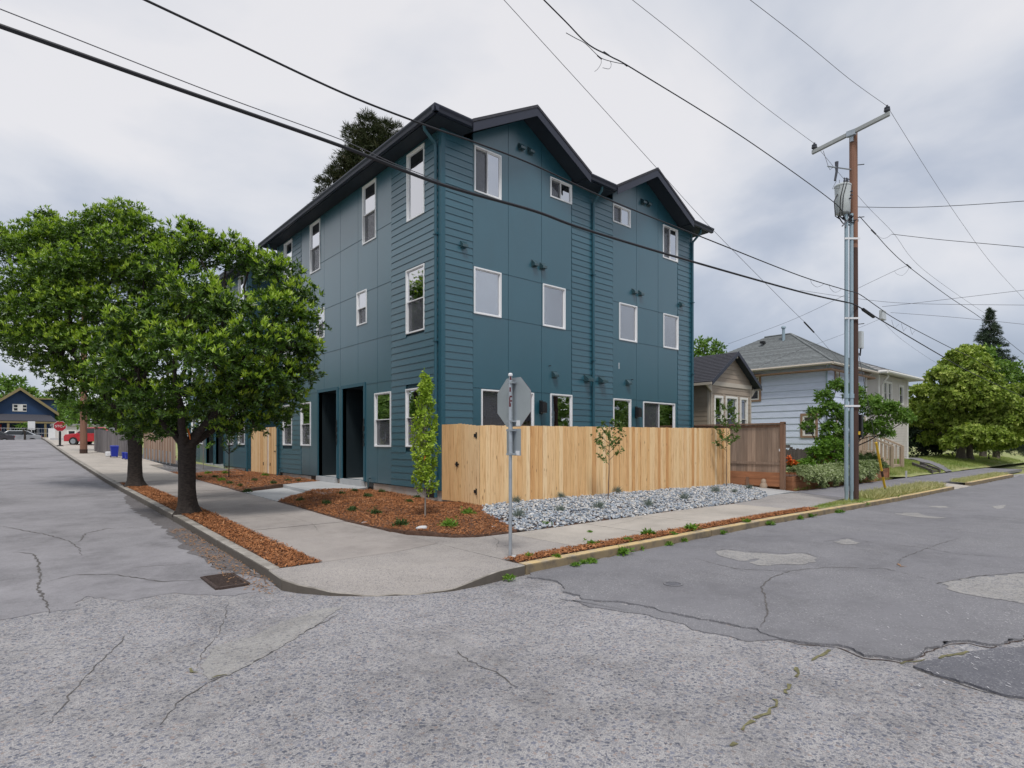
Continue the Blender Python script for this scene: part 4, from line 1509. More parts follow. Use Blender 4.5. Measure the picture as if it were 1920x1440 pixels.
# ---- lamp behind the second-floor window
lx, ly, lz = at_Y(907, 539, Y0 + .33)
lamp = thing('pendant_lamp', 'white pendant lamp with a flat disc shade hanging behind the upper corner window', 'lamp', (lx, ly, lz))
MB().lathe([(.02, .05), (.06, .045), (.15, 0.0), (.15, -.006), (.03, -.006)], n=24).build('lamp_shade', 'lamp_white', lamp, smooth=True)
MB().tube([(0, 0, .04), (0, 0, .62)], .006, 6).build('lamp_cord', 'lamp_white', lamp)
bm = bmesh.new()
bmesh.ops.create_uvsphere(bm, u_segments=12, v_segments=8, radius=.035)
me = bpy.data.meshes.new('bulb')
bm.to_mesh(me)
bm.free()
me.materials.append(MATS['lamp_glow'])
link('bulb', me, lamp, (0, 0, .0))

# ---- landing and walk in front of the porches
def slab_poly(name, label, poly, zt, zb, mat):
    mb_ = MB().prism([(x, y, zb) for x, y in poly], (0, 0, zt - zb))
    o = mb_.build(name, mat, bevel=.012)
    return tag(o, label, 'slab', kind=None)


o = slab_poly('landing', 'smooth new concrete landing in front of the two dark porches', [(5.95, 14.15), (7.86, 15.55), (7.86, 19.05), (6.33, 18.25)], .40, .12, 'fresh_concrete')
o['category'] = 'landing'
mb = MB().prism([(4.80, 14.0, 0), (6.3, 15.2, 0), (6.45, 18.2, 0), (4.86, 17.1, 0)], (0, 0, .012))
for i, v in enumerate(mb.v):
    mb.v[i] = (v[0], v[1], v[2] - .1 + .1 * (i >= 4) + W(v[0], min(v[1], 15)) - .012 * (v[0] > 5.5) + .004)
o = tag(mb.build('front_walk', 'fresh_concrete'), 'pale new concrete walk between the pavement and the raised landing', 'walkway')
# ================================================================== FENCES
def fence_board_mesh(h, w, name='fence_board', mat='cedar_fresh', t=.018, ears=0.0):
    return MB().box((-w / 2, -t / 2, 0), (w / 2, t / 2, h)).mesh(name, mat, bevel=.003)


YF = 10.233
fence = thing('cedar_fence', 'new pale cedar board fence behind the bed of river stones', 'fence', (X0, YF, 0))
x = .155
r_ = random.Random(9)
cache = {}
xe = 18.78 - X0
while x < xe - .07:
    w = r_.choice((.128, .134, .139))
    top = 2.085 + .09 * x / xe + r_.uniform(-.006, .006)
    h = round(top - .05, 2)
    if (w, h) not in cache:
        cache[(w, h)] = fence_board_mesh(h, w)
    o = link('fence_board', cache[(w, h)], fence, (x + w / 2, r_.uniform(-.009, .009), top - h))
    o.rotation_euler = (r_.uniform(-.004, .004), 0, r_.uniform(-.012, .012))
    x += w + r_.uniform(.003, .008)
MB().box((.0, -.012, .15), (.15, .0065, 2.08)).build('end_board', 'cedar_fresh', fence, bevel=.003)
for z in (.45, 1.2, 1.9):
    MB().box((.1, .014, z), (xe - .05, .055, z + .085)).build('rail', 'cedar_fresh', fence)
for k in range(6):
    MB().box((.12 + k * 2.12, .06, .1), (.21 + k * 2.12, .15, 2.05)).build('post', 'cedar_fresh', fence)

gate = thing('fence_gate', 'new cedar gate with black hinges between the house corner and the fence', 'gate', (X0, YF + .012, 0))
yy = .012
for w in (.15, .13, .135, .13, .135, .13):
    me = MB().box((-.010, 0, 0), (.010, w - .004, 1.80)).mesh('fence_board', 'cedar_fresh', bevel=.003)
    link('fence_board', me, gate, (0, yy, .275 + yy * .09))
    yy += w
    if abs(yy - .162) < .005:
        pass
MB().box((.012, .02, .55), (.05, yy, .64)).build('rail', 'cedar_fresh', gate)
MB().box((.012, .02, 1.75), (.05, yy, 1.84)).build('rail', 'cedar_fresh', gate)
YL = Y0 - YF - .01
for a, b in ((yy + .02, yy + .15), (yy + .155, YL - .03)):
    MB().box((-.014, a, .32), (.010, b, 2.13)).build('latch_post_board', 'cedar_fresh', gate, bevel=.003)
for z in (.60, 1.86):
    h = MB().box((-.022, .085, z - .07), (-.010, .125, z + .07)).box((-.022, .125, z - .035), (-.012, .19, z + .035)).build('hinge', 'black_metal', gate)
lt = MB().box((-.03, yy - .05, 1.18), (-.012, yy + .09, 1.21)).box((-.05, yy + .0, 1.14), (-.012, yy + .03, 1.25)).build('latch', 'black_metal', gate)

gate2 = thing('side_gate', 'pale double wooden gate with small black hinges between the two teal townhouses', 'gate', (X0 + .02, 23.33, 0))
y = .0
for i in range(22):
    w = .146
    me = MB().box((-.010, 0, 0), (.010, w - .005, 1.88)).mesh('gate_board', 'cedar_fresh')
    link('gate_board', me, gate2, (0, y, .42))
    y += w
    if i in (6,):
        y += .01
MB().box((-.03, .95, .44), (-.012, 1.02, 2.28)).build('cover_strip', 'white_paint', gate2)
for yy_ in (.72, 1.55):
    for z in (.75, 1.95):
        MB().box((-.026, yy_, z), (-.011, yy_ + .05, z + .12)).build('hinge', 'black_metal', gate2)
MB().box((-.05, .12, 1.32), (-.012, .2, 1.36)).build('latch', 'black_metal', gate2)
# the back wall that closes the gap above that gate
tag(MB().box((X0 + 2.2, 23.2, .3), (X0 + 2.3, 26.7, 6)).build('gap_wall', 'painted_siding'), 'dark teal wall closing the gap above the pale double gate', 'wall')

# brown board fence at right angles to the street
XF = 19.3
bf = thing('brown_fence', 'older brown board fence with a cap rail running back beside the fresh cedar fence', 'fence', (XF, 8.66, 0))
MB().box((-.07, -.05, -.1), (.07, .09, 2.375)).build('post', 'brown_board', bf, bevel=.005)
y = .095
r_ = random.Random(2)
while y < 6.4:
    w = .142
    me = MB().box((-.01, 0, 0), (.01, w - .003, 1.51)).mesh('fence_board', 'weathered_board')
    link('fence_board', me, bf, (r_.uniform(-.003, .003), y, .69))
    y += w
MB().box((-.025, .09, 2.20), (.05, 6.5, 2.29)).build('top_rail', 'brown_board', bf)
MB().box((-.08, -.05, 2.30), (.08, 6.5, 2.342)).build('cap_rail', 'brown_board', bf)
MB().box((-.045, .09, .95), (-.012, 6.5, 1.035)).build('mid_rail', 'weathered_board', bf)
MB().box((-.05, .09, .47), (.02, 6.5, .687)).build('kick_board', 'red_cedar', bf)
MB().box((-.045, .09, .22), (.02, 6.5, .467)).build('kick_board', 'red_cedar', bf)
MB().box((-.09, 1.15, .02), (-.052, 1.25, .5)).build('stake', 'brown_board', bf)
MB().box((-.075, .08, 1.40), (-.011, .115, 1.48)).build('latch', 'sticker_white', bf)
# small wooden bear-like garden ornament under that fence: a rounded log figure
orn = thing('garden_ornament', 'small tan rounded wooden ornament at the foot of the brown fence', 'ornament', (19.2, 9.28, .12))
MB().lathe([(.02, 0), (.11, .03), (.13, .12), (.09, .2), (.03, .215)], n=12).build('ornament_body', 'tan_stair', orn, smooth=True)
MB().lathe([(.02, 0.17), (.08, .21), (.085, .28), (.05, .34), (.01, .35)], n=12).build('ornament_head', 'tan_stair', orn, smooth=True)

# planter boxes along the right-hand pavement
def planter(x0, x1, y0, y1, z0, z1, label):
    t = thing('planter_box', label, 'planter', (x0, y0, 0), group='raised cedar planters along the pavement')
    L, D = x1 - x0, y1 - y0
    n = 3
    hh = (z1 - z0) / n
    for k in range(n):
        a, b = z0 + k * hh + .003, z0 + (k + 1) * hh - .003
        MB().box((0, 0, a), (L, .035, b)).build('plank', 'red_cedar', t)
        MB().box((0, .036, a), (.035, D, b)).build('plank', 'red_cedar', t)
        MB().box((L - .035, .036, a), (L, D, b)).build('plank', 'red_cedar', t)
    for xx in [0.0, L * .5, L - .07]:
        MB().box((xx, -.03, z0 - .05), (xx + .07, -.001, z1 + .01)).build('corner_post', 'red_cedar', t)
    MB().box((.04, .04, z1 - .12), (L - .04, D, z1 - .06)).build('planter_soil', 'soil', t)
    return t


planter(19.55, 22.0, 8.50, 10.2, .02, .56, 'cedar planter box next to the brown fence, trailing plants over its left end')
planter(22.5, 25.3, 8.46, 10.2, .02, .56, 'cedar planter box behind the utility pole, almost hidden by trailing plants')
planter(25.6, 28.9, 8.42, 10.0, .02, .58, 'cedar planter box nearest the lawn, its reddish planks bare')

# dark picket fence behind the planters
pf = thing('picket_fence', 'dark weathered picket fence behind the planters in front of the pale blue house', 'fence', (21.2, 10.55, 0))
x = 0
cache_p = MB().box((0, -.01, .25), (.10, .01, 1.42)).mesh('picket', 'dark_picket')
while x < 9.6:
    link('picket', cache_p, pf, (x, 0, random.Random(int(x * 100)).uniform(-.04, .03)))
    x += .135
for z in (.5, 1.15):
    MB().box((0, .012, z), (9.7, .05, z + .08)).build('rail', 'dark_picket', pf)
for x in (0, 3.2, 6.4):
    MB().box((x, .055, .2), (x + .1, .15, 1.5)).build('post', 'dark_picket', pf)
tr = thing('garden_trellis', 'low brown post-and-rail trellis behind the dark picket fence', 'trellis', (23.9, 11.0, 0))
for x in (0, .62):
    MB().box((x, 0, .2), (x + .09, .09, 2.0)).build('post', 'brown_trim', tr)
MB().box((-1.4, .02, 1.45), (1.3, .07, 1.58)).build('rail', 'dark_picket', tr)

# brown and grey fences farther up the left street
def far_fence(label, a, b, h, mats, w, seed):
    A2, B2 = Vector((*a, 0)), Vector((*b, 0))
    d = B2 - A2
    L = d.length
    za, zb = W(*a), W(*b)
    t = thing('board_fence', label, 'fence', (a[0], a[1], za), math.atan2(d.y, d.x))
    ms = [MB().box((0, -.012, 0), (w - .007, .012, h)).mesh('fence_board', m) for m in mats]
    x, i = 0.0, 0
    r = random.Random(seed)
    while x < L:
        link('fence_board', ms[i % len(ms)], t, (x, r.uniform(-.004, .004), (zb - za) * x / L + .02 + r.uniform(-.02, .02)))
        x += w
        i += 1
    for z in (.3, h - .25):
        MB().hexa([(0, -.05, z), (L, -.05, zb - za + z), (L, -.014, zb - za + z), (0, -.014, z), (0, -.05, z + .09), (L, -.05, zb - za + z + .09), (L, -.014, zb - za + z + .09), (0, -.014, z + .09)]).build('rail', mats[-1], t)
    return t


far_fence('long reddish brown board fence along the left pavement beyond the townhouses', (5.86, 31.2), (5.45, 37.0), 1.42, ['weathered_board', 'weathered_board', 'brown_board'], .15, 1)
gf = far_fence('dark grey weathered board fence beyond the brown one, blue bins before it', (5.0, 37.1), (4.15, 45.5), 1.4, ['grey_board'], .19, 2)
MB().box((8.4, -.12, .3), (8.7, .12, 1.75)).build('corner_post', 'grey_board', gf)
for k in range(9):
    yy_ = 31.4 + k * .62
    tag(MB().box((-.02, -.02, 0), (.02, .02, .62)).build('fence_stake', 'galvanised', None, loc=(5.70 - (yy_ - 31.2) * .07, yy_, W(5.6, yy_) - .02)), 'thin pale metal stake standing along the foot of the brown board fence', 'stake', 'stakes along the brown fence')

# ================================================================== STOP SIGN SEEN FROM BEHIND
sx, sy = 5.17, 6.03
sign = thing('stop_sign', 'back of a galvanised octagonal sign on a steel post at the kerb corner', 'road sign', (sx, sy, W(sx, sy)))
ps = 138.0
MB().tube([(0, 0, -.02), (0, 0, 2.49)], .024, 12).build('post', 'galvanised', sign, smooth=True)
MB().tube([(0, 0, 2.49), (0, 0, 2.515), (0, 0, 2.528)], [.031, .031, .018], 12).build('post_cap', 'sticker_white', sign, smooth=True)
MB().tube([(0, 0, 1.42), (0, 0, 2.43)], .031, 12).build('post_sleeve', 'galvanised', sign, smooth=True)
pn = Vector((math.cos(math.radians(-88)), math.sin(math.radians(-88)), 0))      # along the plate
nn = Vector((-pn.y, pn.x, 0))                                                     # its far side
R8 = .335 / math.cos(math.pi / 8)
off = nn * .045
cz = 2.13
poly = [tuple(off + pn * (R8 * math.cos(math.pi / 8 + k * math.pi / 4) + .015) + Vector((0, 0, cz + R8 * math.sin(math.pi / 8 + k * math.pi / 4)))) for k in range(8)]
MB().prism(poly, tuple(nn * .003)).build('sign_plate', 'sign_back', sign)
poly = [tuple(Vector(p) + nn * .0045) for p in poly]
MB().prism(poly, tuple(nn * .001)).build('sign_face', 'stop_red', sign)
poly = [tuple(off + pn * a + Vector((0, 0, z))) for a, z in ((-.125, 1.40), (.16, 1.40), (.16, 1.765), (-.125, 1.765))]
MB().prism(poly, tuple(nn * .003)).build('lower_plate', 'sign_back', sign)
for z in (2.394, 1.868, 1.745, 1.42):
    q = [tuple(off * .92 + pn * a + Vector((0, 0, z)) + Vector((0, 0, h))) for a, h in ((-.055, -.012), (.075, -.012), (.075, .012), (-.055, .012))]
    br = MB().prism(q, tuple(-nn * .07)).build('bracket', 'galvanised', sign)
for a, z, w, h in ((.07, 1.805, .075, .075), (.06, 1.405, .075, .06)):
    q = [tuple(off * .985 + pn * (a + u) + Vector((0, 0, z + v))) for u, v in ((0, 0), (w, 0), (w, h), (0, h))]
    MB().prism(q, tuple(-nn * .0015)).build('sticker', 'sticker_white', sign)
# marker scrawl on the post: short red strokes that wrap round it
vd = Vector((-sx, -sy, 0)).normalized()
a0 = math.atan2(vd.y, vd.x)
for z, da, h, w in ((2.455, .1, .05, .5), (2.30, -.1, .06, .35), (2.205, .2, .022, .6), (2.15, -.3, .09, .3), (2.145, .35, .02, .5), (2.09, -.2, .05, .45)):
    mb = MB()
    r1 = .0318 if z < 2.42 else .0248
    n = 6
    for k in range(n + 1):
        a = a0 + da + w * (k / n - .5) * 2
        for zz in (z - h / 2, z + h / 2):
            mb.v.append((r1 * math.cos(a), r1 * math.sin(a), zz))
    for k in range(n):
        mb.f.append((2 * k, 2 * k + 2, 2 * k + 3, 2 * k + 1))
    mb.build('graffiti_mark', 'graffiti_red', sign)
MB().lathe([(.07, 0), (.06, .02), (.03, .03)], n=10).build('post_footing', 'fresh_concrete', sign, loc=(.05, -.02, .0))

# ================================================================== UTILITY POLE
px0, py0 = 17.62, 5.97
pole = thing('utility_pole', 'tall brown wooden utility pole with transformer, crossarm and two grey-blue conduits', 'utility pole', (px0, py0, .05))
mb = MB()
H = 10.22
mb.tube([(0, 0, -.1), (-.01, 0, 3.4), (-.03, 0, 7.0)], [.118, .110, .104], 14)
mb.build('pole_shaft', 'pole_wood', pole, smooth=True)
MB().tube([(-.03, 0, 7.0), (-.05, 0, H - .02), (-.05, 0, H)], [.1039, .100, .097], 14).build('pole_top', 'pole_wood_light', pole, smooth=True)
side = Vector((-.80, .60, 0)).normalized()      # the conduits stand on the side towards the corner
tang = Vector((-side.y, side.x, 0))
cd = Vector((RX_, RY_, 0))
for i, dd in enumerate((-.135, -.275)):
    c = cd * dd + Vector((-FX * .11, -FY * .11, 0))
    mb = MB().tube([c + Vector((0, 0, -.05)), c + Vector((0, 0, .3)), c + Vector((0, 0, .32)), c + Vector((cd.x * -.0, 0, 2.9)), c + Vector((0, 0, 7.92 - i * .02))], [.045, .045, .055, .052, .048], 12)
    mb.build('conduit', 'conduit', pole, smooth=True)
    MB().tube([c + Vector((0, 0, 2.86)), c + Vector((0, 0, 2.98))], .068, 12).build('conduit_coupling', 'conduit', pole, smooth=True)
for z in (2.62, 5.02, 7.2):
    q0 = cd * -.35 + Vector((-FX * .17, -FY * .17, z))
    MB().box((0, 0, 0), (.42, .014, .05)).build('strap', 'sticker_white', pole, loc=(q0.x, q0.y, q0.z)).rotation_euler = (0, 0, math.atan2(cd.y, cd.x))
a1 = Vector(at_X(1525, 288, 17.5)) - Vector((px0, py0, .05))
a2 = Vector(at_X(1670, 215, 17.5)) - Vector((px0, py0, .05))
a1.x = a2.x = -.2
mid = (a1 + a2) / 2
dv = (a2 - a1).normalized()
mb = MB()
sq = Vector((.042, 0, 0))
upv = Vector((0, 0, .05))
mb.hexa([a1 - sq - upv, a1 + sq - upv, a2 + sq - upv, a2 - sq - upv, a1 - sq + upv, a1 + sq + upv, a2 + sq + upv, a2 - sq + upv])
arm = mb.build('crossarm', 'crossarm', pole, bevel=.004)
MB().box((-.2 - .052, -.11, mid.z - .075), (-.2 + .05, .11, mid.z + .07)).build('arm_bracket', 'galvanised', pole)
MB().box((-.20, -.04, mid.z - .22), (-.10, .04, mid.z - .076)).build('arm_plate', 'galvanised', pole)
INS = []
for a, sgn in ((a1, 1), (a2, -1)):
    c = a + dv * .06 * sgn + Vector((0, 0, .062))
    MB().lathe([(.03, 0), (.055, .02), (.075, .04), (.075, .075), (.055, .09), (.068, .1), (.068, .13), (.03, .145), (.025, .19)], (c.x, c.y, c.z), 14).build('insulator', 'insulator', pole, smooth=True)
    INS.append(c + Vector((0, 0, .17)))
# transformer can
tx = Vector(at_d(1583, 366, 16.0)) - Vector((px0, py0, .05))
tc_ = Vector((tx.x, tx.y, 0)).normalized() * .33
z0, z1 = 7.95, 8.72
can = MB().lathe([(.17, z0), (.185, z0 + .02), (.19, z0 + .4), (.205, z1 - .04), (.215, z1 - .03), (.215, z1), (.18, z1 + .03), (.02, z1 + .05)], (tc_.x, tc_.y, 0), 24).build('transformer', 'transformer_grey', pole, smooth=True)
for k in range(3):
    a = a0 + .9 - k * .55
    b0 = tc_ + Vector((math.cos(a) * .12, math.sin(a) * .12, z1 + .02))
    MB().tube([b0, b0 + Vector((0, 0, .08)), b0 + Vector((0, 0, .085)), b0 + Vector((0, 0, .15))], [.028, .028, .016, .02], 8).build('bushing', 'insulator', can, smooth=True)
for k, (da, zz) in enumerate(((.7, z0 + .55), (.45, z0 + .35), (.7, z0 + .45))):
    a = a0 + da
    MB().tube([tc_ + Vector((math.cos(a) * .19, math.sin(a) * .19, zz)), tc_ + Vector((math.cos(a) * .25, math.sin(a) * .25, zz))], .02, 8).build('lug', 'insulator', can)
for da, da2 in ((.0, -.45), (-.35, -.75)):
    p0 = tc_ + Vector((math.cos(a0 + da) * .212, math.sin(a0 + da) * .212, z1 + .03))
    p1 = tc_ + Vector((math.cos(a0 + da2) * .212, math.sin(a0 + da2) * .212, z0 + .42))
    p2 = tc_ + Vector((math.cos(a0 + da2 - .15) * .20, math.sin(a0 + da2 - .15) * .20, z0 - .08))
    MB().tube([p0, p1, p2], .011, 6).build('lead_wire', 'cable_black', pole)
# fuse cut-out on its stand-off
fx = Vector((-.62, .22, 9.12))
MB().tube([(-.05, 0, 9.16), (-.95, .33, 9.10)], .018, 6).build('standoff', 'galvanised', pole)
MB().tube([fx + Vector((0, 0, .16)), fx + Vector((0, 0, -.1)), fx + Vector((-.06, .02, -.36))], [.05, .035, .03], 8).build('fuse_cutout', 'insulator', pole, smooth=True)
MB().tube([fx + Vector((-.02, 0, -.36)), fx + Vector((-.16, .05, -.6)), fx + Vector((.1, -.03, -.55)), tc_ + Vector((-.1, .05, z1 + .15))], .007, 5).build('lead_wire', 'cable_grey', pole)
MB().tube([a1 + Vector((.0, -.3, -.06)), fx + Vector((-.3, .1, -.02)), fx + Vector((-.24, .08, -.1)), fx + Vector((-.12, .04, .0))], .007, 5).build('lead_wire', 'cable_grey', pole)
MB().tube([tc_ + Vector((-.2, .06, z0 + .5)), tc_ + Vector((-.32, .1, z0 + .3)), tc_ + Vector((-.25, .1, z0 - .1)), tc_ + Vector((-.1, .05, z0 - .15))], .014, 6).build('lead_wire', 'cable_black', pole)
mb = MB()
for k in range(9):
    r_ = random.Random(k)
    p = tc_ * .8 + Vector((r_.uniform(-.2, .2), r_.uniform(-.15, .15), z0 - .05))
    q = Vector((r_.uniform(-.3, .05), r_.uniform(-.1, .1), 7.75 + r_.uniform(-.1, .1)))
    mb.tube([p, (p + q) / 2 + Vector((r_.uniform(-.1, .1), 0, -.12)), q], .016, 6)
mb.build('lead_bundle', 'cable_black', pole)
for k, (dx, dz) in enumerate(((-.42, -.35), (-.20, -.33))):
    MB().tube([(-.15, .02, 7.86), (-.15 + dx, .1, 7.86 + dz)], .017, 6).build('cable_tail', 'cable_grey', pole)
MB().box((-.25, -.03, 7.80), (.25, .04, 7.86)).build('cable_bracket', 'black_metal', pole)
eb = Vector((.17, -.12, 0))
MB().box((.10, -.16, 4.25), (.26, -.06, 4.72)).build('equipment_box', 'transformer_grey', pole, bevel=.006)
MB().tube([(.18, -.11, 4.26), (.15, -.1, 4.05), (.1, -.1, 4.1)], .02, 6).build('box_cable', 'cable_black', pole)
MB().box((.12, -.15, 1.78), (.24, -.05, 2.42)).build('meter_box', 'black_metal', pole, bevel=.006)
MB().box((-.02, -.135, 1.86), (.07, -.112, 1.95)).build('pole_tag', 'yellow_plastic', pole)
for z, s in ((9.3, 1), (8.9, -1), (4.9, 1), (7.85, 1)):
    MB().tube([(0, 0, z), (cd.x * .28 * s, cd.y * .28 * s, z + .03)], .012, 6).build('pole_step', 'black_metal', pole)

# ================================================================== OVERHEAD LINES
def curve_pts(pts, k=8):
    P = [Vector(p) for p in pts]
    if len(P) == 2:
        return P
    out = []
    for i in range(len(P) - 1):
        a, b, c, d = P[max(i - 1, 0)], P[i], P[i + 1], P[min(i + 2, len(P) - 1)]
        for j in range(k):
            t = j / k
            out.append(.5 * ((2 * b) + (c - a) * t + (2 * a - 5 * b + 4 * c - d) * t * t + (3 * b - a - 3 * c + d) * t ** 3))
    out.append(P[-1])
    return out


def cable(label, pts, r, mat='cable_black', name='overhead_cable', group='overhead lines'):
    o = MB().tube(curve_pts(pts), r * .62, 6).build(name, mat, smooth=True)
    return tag(o, label, 'cable', group)


YP = 5.85
Yl = lambda L, Y=YP: [at_Y(a, b, Y) for a, b in L]
pts = Yl([(60, 70), (300, 155), (640, 274), (828, 346), (1000, 395), (1100, 431), (1300, 491), (1500, 547), (1588, 567)])
x_ext = (Vector(pts[0]) + (Vector(pts[0]) - Vector(pts[1])) * 3)
cable('thickest black bundled cable crossing low in front of the townhouse to the pole', [tuple(x_ext)] + pts, .030)
main = curve_pts(pts)
pts2 = Yl([(400, 60), (640, 173), (793, 233), (888, 266), (1000, 309), (1150, 378), (1330, 450), (1500, 517), (1590, 545)], 5.75)
cable('upper black cable crossing the gables of the townhouse to the pole', [tuple(Vector(pts2[0]) * 2 - Vector(pts2[1]))] + pts2, .017)
pts3 = Yl([(110, 60), (400, 174), (640, 262), (735, 305), (825, 340)], 5.9)
cable('thin grey cable just above the thick bundled cable at upper left', [tuple(Vector(pts3[0]) * 2 - Vector(pts3[1]))] + pts3, .007, 'cable_grey')
ptd = Yl([(1060, 40), (1103, 83), (1145, 106), (1200, 137), (1400, 262), (1562, 378)], 6.0)
cable('black service cable from the top of the view down to the transformer', [tuple(Vector(ptd[0]) * 2 - Vector(ptd[1]))] + ptd + [tuple(Vector((px0, py0, 0)) + tc_ + Vector((-.05, 0, 7.95)))], .016)
ptd = Yl([(1080, 72), (1098, 82), (1122, 105), (1138, 113), (1168, 120)], 6.02)
cable('short loose cable branch joining the service cable at the top of the view', [tuple(Vector(ptd[0]) * 2 - Vector(ptd[1]))] + ptd, .008)
for a, pp in (('curled cable tail hanging from the left branch of the splice', [(1127, 111), (1127, 119), (1121, 129), (1115, 134)]), ('curled cable tail hanging from the middle of the splice', [(1144, 114), (1146, 122), (1142, 129), (1130, 127)])):
    cable(a, Yl(pp, 6.02), .006, 'cable_grey', 'cable_tail')
for a, pp, r in (('black splice sleeve on the left branch of the service cable', [(1120, 104), (1128, 111)], .016), ('black splice sleeve on the service cable', [(1132, 97), (1142, 104)], .018), ('black splice sleeve where both cable branches meet', [(1168, 118), (1176, 124)], .018)):
    cable(a, Yl(pp, 6.02), r, name='splice_sleeve')
# service drop to the pale blue house
hs = Vector((29.1, 11.0, 5.35))
e0 = at_d(1575, 680, 24.5)
st = at_d(1018, 80, 12.0)
cable('long thin service drop running down to the eave of the pale blue house', [tuple(Vector(st) * 2 - Vector(at_d(1130, 203, 13.6)))] + [st, at_d(1130, 203, 13.6), at_d(1233, 317, 15.2), at_d(1330, 424, 17), at_d(1470, 566, 20), at_d(1517, 613, 21.5), at_d(1575, 678, 24), at_d(1590, 696, 25)], .010, 'cable_grey')
cable('black splice on the service drop above the pale blue roof', [at_d(1508, 604, 21.2), at_d(1526, 623, 21.8)], .045, name='splice_sleeve')
ip = [Vector((px0, py0, .05)) + c for c in INS]
f1 = at_Y(1287, 80, ip[0].y)
cable('thin primary wire rising left from the far end of the crossarm', [tuple(Vector(f1) + (Vector(f1) - ip[0]) * .5), f1, tuple((Vector(f1) + ip[0]) / 2 + Vector((0, 0, -.06))), tuple(ip[0])], .0085, 'cable_grey')
f2 = at_Y(1510, 80, ip[1].y)
cable('thin primary wire rising left from the near end of the crossarm', [tuple(Vector(f2) + (Vector(f2) - ip[1]) * .5), f2, tuple((Vector(f2) + ip[1]) / 2 + Vector((0, 0, -.05))), tuple(ip[1])], .0085, 'cable_grey')
cable('thin primary wire falling right from the near end of the crossarm', [tuple(ip[1])] + [at_Y(a, b, ip[1].y) for a, b in ((1740, 322), (1800, 413), (1860, 495), (1925, 566))], .0085, 'cable_grey')
cable('thin primary wire falling right from the far end of the crossarm', [tuple(ip[0])] + [at_Y(a, b, ip[0].y) for a, b in ((1620, 380), (1675, 437), (1732, 506), (1850, 590))], .0085, 'cable_grey')
XS = lambda L, X: [at_X(a, b, X) for a, b in L]
cable('black twisted wire running level to the right from the transformer', XS([(1608, 388), (1700, 389), (1800, 385), (1920, 377), (1990, 372)], 17.7), .012)
cable('black wire running right from the splice just below the transformer', XS([(1672, 439), (1760, 449), (1860, 458), (1990, 470)], 18.6), .012)
cable('thin loop of wire at the splice below the transformer', XS([(1640, 437), (1652, 446), (1662, 446), (1672, 439)], 18.3), .006, 'cable_grey')
ptk = Yl([(1612, 406), (1640, 437), (1670, 470), (1705, 501), (1780, 557), (1840, 597), (1890, 640), (1925, 668)], 5.95)
cable('black cable falling right from below the transformer towards the spruce', ptk, .017)
cable('black splice clamp on the cable falling right below the transformer', Yl([(1634, 431), (1642, 439)], 5.9), .035, name='splice_sleeve')
cable('black splice clamp farther along the cable falling right', Yl([(1700, 496), (1708, 503)], 5.9), .035, name='splice_sleeve')
k2 = Vector(at_Y(1702, 498, 5.95))
cable('thin house wire running from the pole side down behind the townhouse', [tuple(k2), at_d(1677, 508, 19.5), at_d(1608, 541, 20.5), at_d(1583, 554, 21), at_d(1480, 602, 23), at_d(1365, 645, 26)], .009, 'cable_grey')
cable('small loop of wire hanging by the second splice clamp', [tuple(k2), at_d(1703, 505, 18.9), at_d(1693, 516, 19), at_d(1682, 514, 19.1), at_d(1677, 508, 19.5)], .006, 'cable_grey')
cable('faint wire passing low behind the pole above the pale blue roof', [at_d(1660, 594, 20), at_d(1585, 625, 21), at_d(1480, 664, 23), at_d(1415, 690, 25)], .007, 'cable_grey')
cable('grey wire crossing level to the right edge just above the cable bundle', XS([(1500, 544), (1608, 560), (1709, 569), (1920, 572), (1990, 572)], 18.0), .008, 'cable_grey')
cable('grey wire rising to the right edge from the cable bundle', XS([(1654, 575), (1709, 569), (1920, 544), (1990, 536)], 18.8), .008, 'cable_grey')
cable('grey wire falling gently to the right edge in front of the spruce', XS([(1670, 586), (1790, 595), (1920, 608), (1990, 615)], 19.2), .008, 'cable_grey')
cable('black upper telephone cable running right along the street from the pole', Yl([(1590, 545), (1612, 552), (1645, 575), (1686, 602), (1778, 650), (1847, 684), (1930, 741)], 5.75), .017)
cable('black lower telephone cable running right along the street from the pole', Yl([(1588, 567), (1604, 572), (1640, 593), (1675, 614), (1760, 664), (1824, 700), (1935, 752)], 5.85), .026)
cable('thin pale wire sagging below the lower telephone cable', Yl([(1660, 608), (1690, 636), (1745, 674), (1800, 706)], 5.9), .005, 'cable_grey')
cable('short black splice case on the telephone cable right of the pole', Yl([(1618, 580), (1638, 594)], 5.85), .075, name='splice_case')
bx = Vector(at_Y(1655, 591, 5.8))
o = tag(MB().box((-.16, -.05, -.14), (.16, .05, .14)).build('terminal_box', 'transformer_grey', loc=tuple(bx), bevel=.02), 'small grey terminal box hanging between the two telephone cables', 'box')
for i, (a, b, c) in enumerate(((1520, 1545, 523), (1555, 1578, 533), (1672, 1685, 600), (1690, 1700, 606), (1706, 1716, 612))):
    pp = [(a, c), (a + 2, c + 8), (a + (b - a) * .45, c + 15), (b - 4, c + 12), (b, c + 8)]
    cable('small drip loop of wire under the upper telephone cable, number %s from the left' % ('one', 'two', 'three', 'four', 'five')[i], Yl(pp, 5.75), .006, 'cable_grey', 'drip_loop', 'drip loops on the telephone cable')
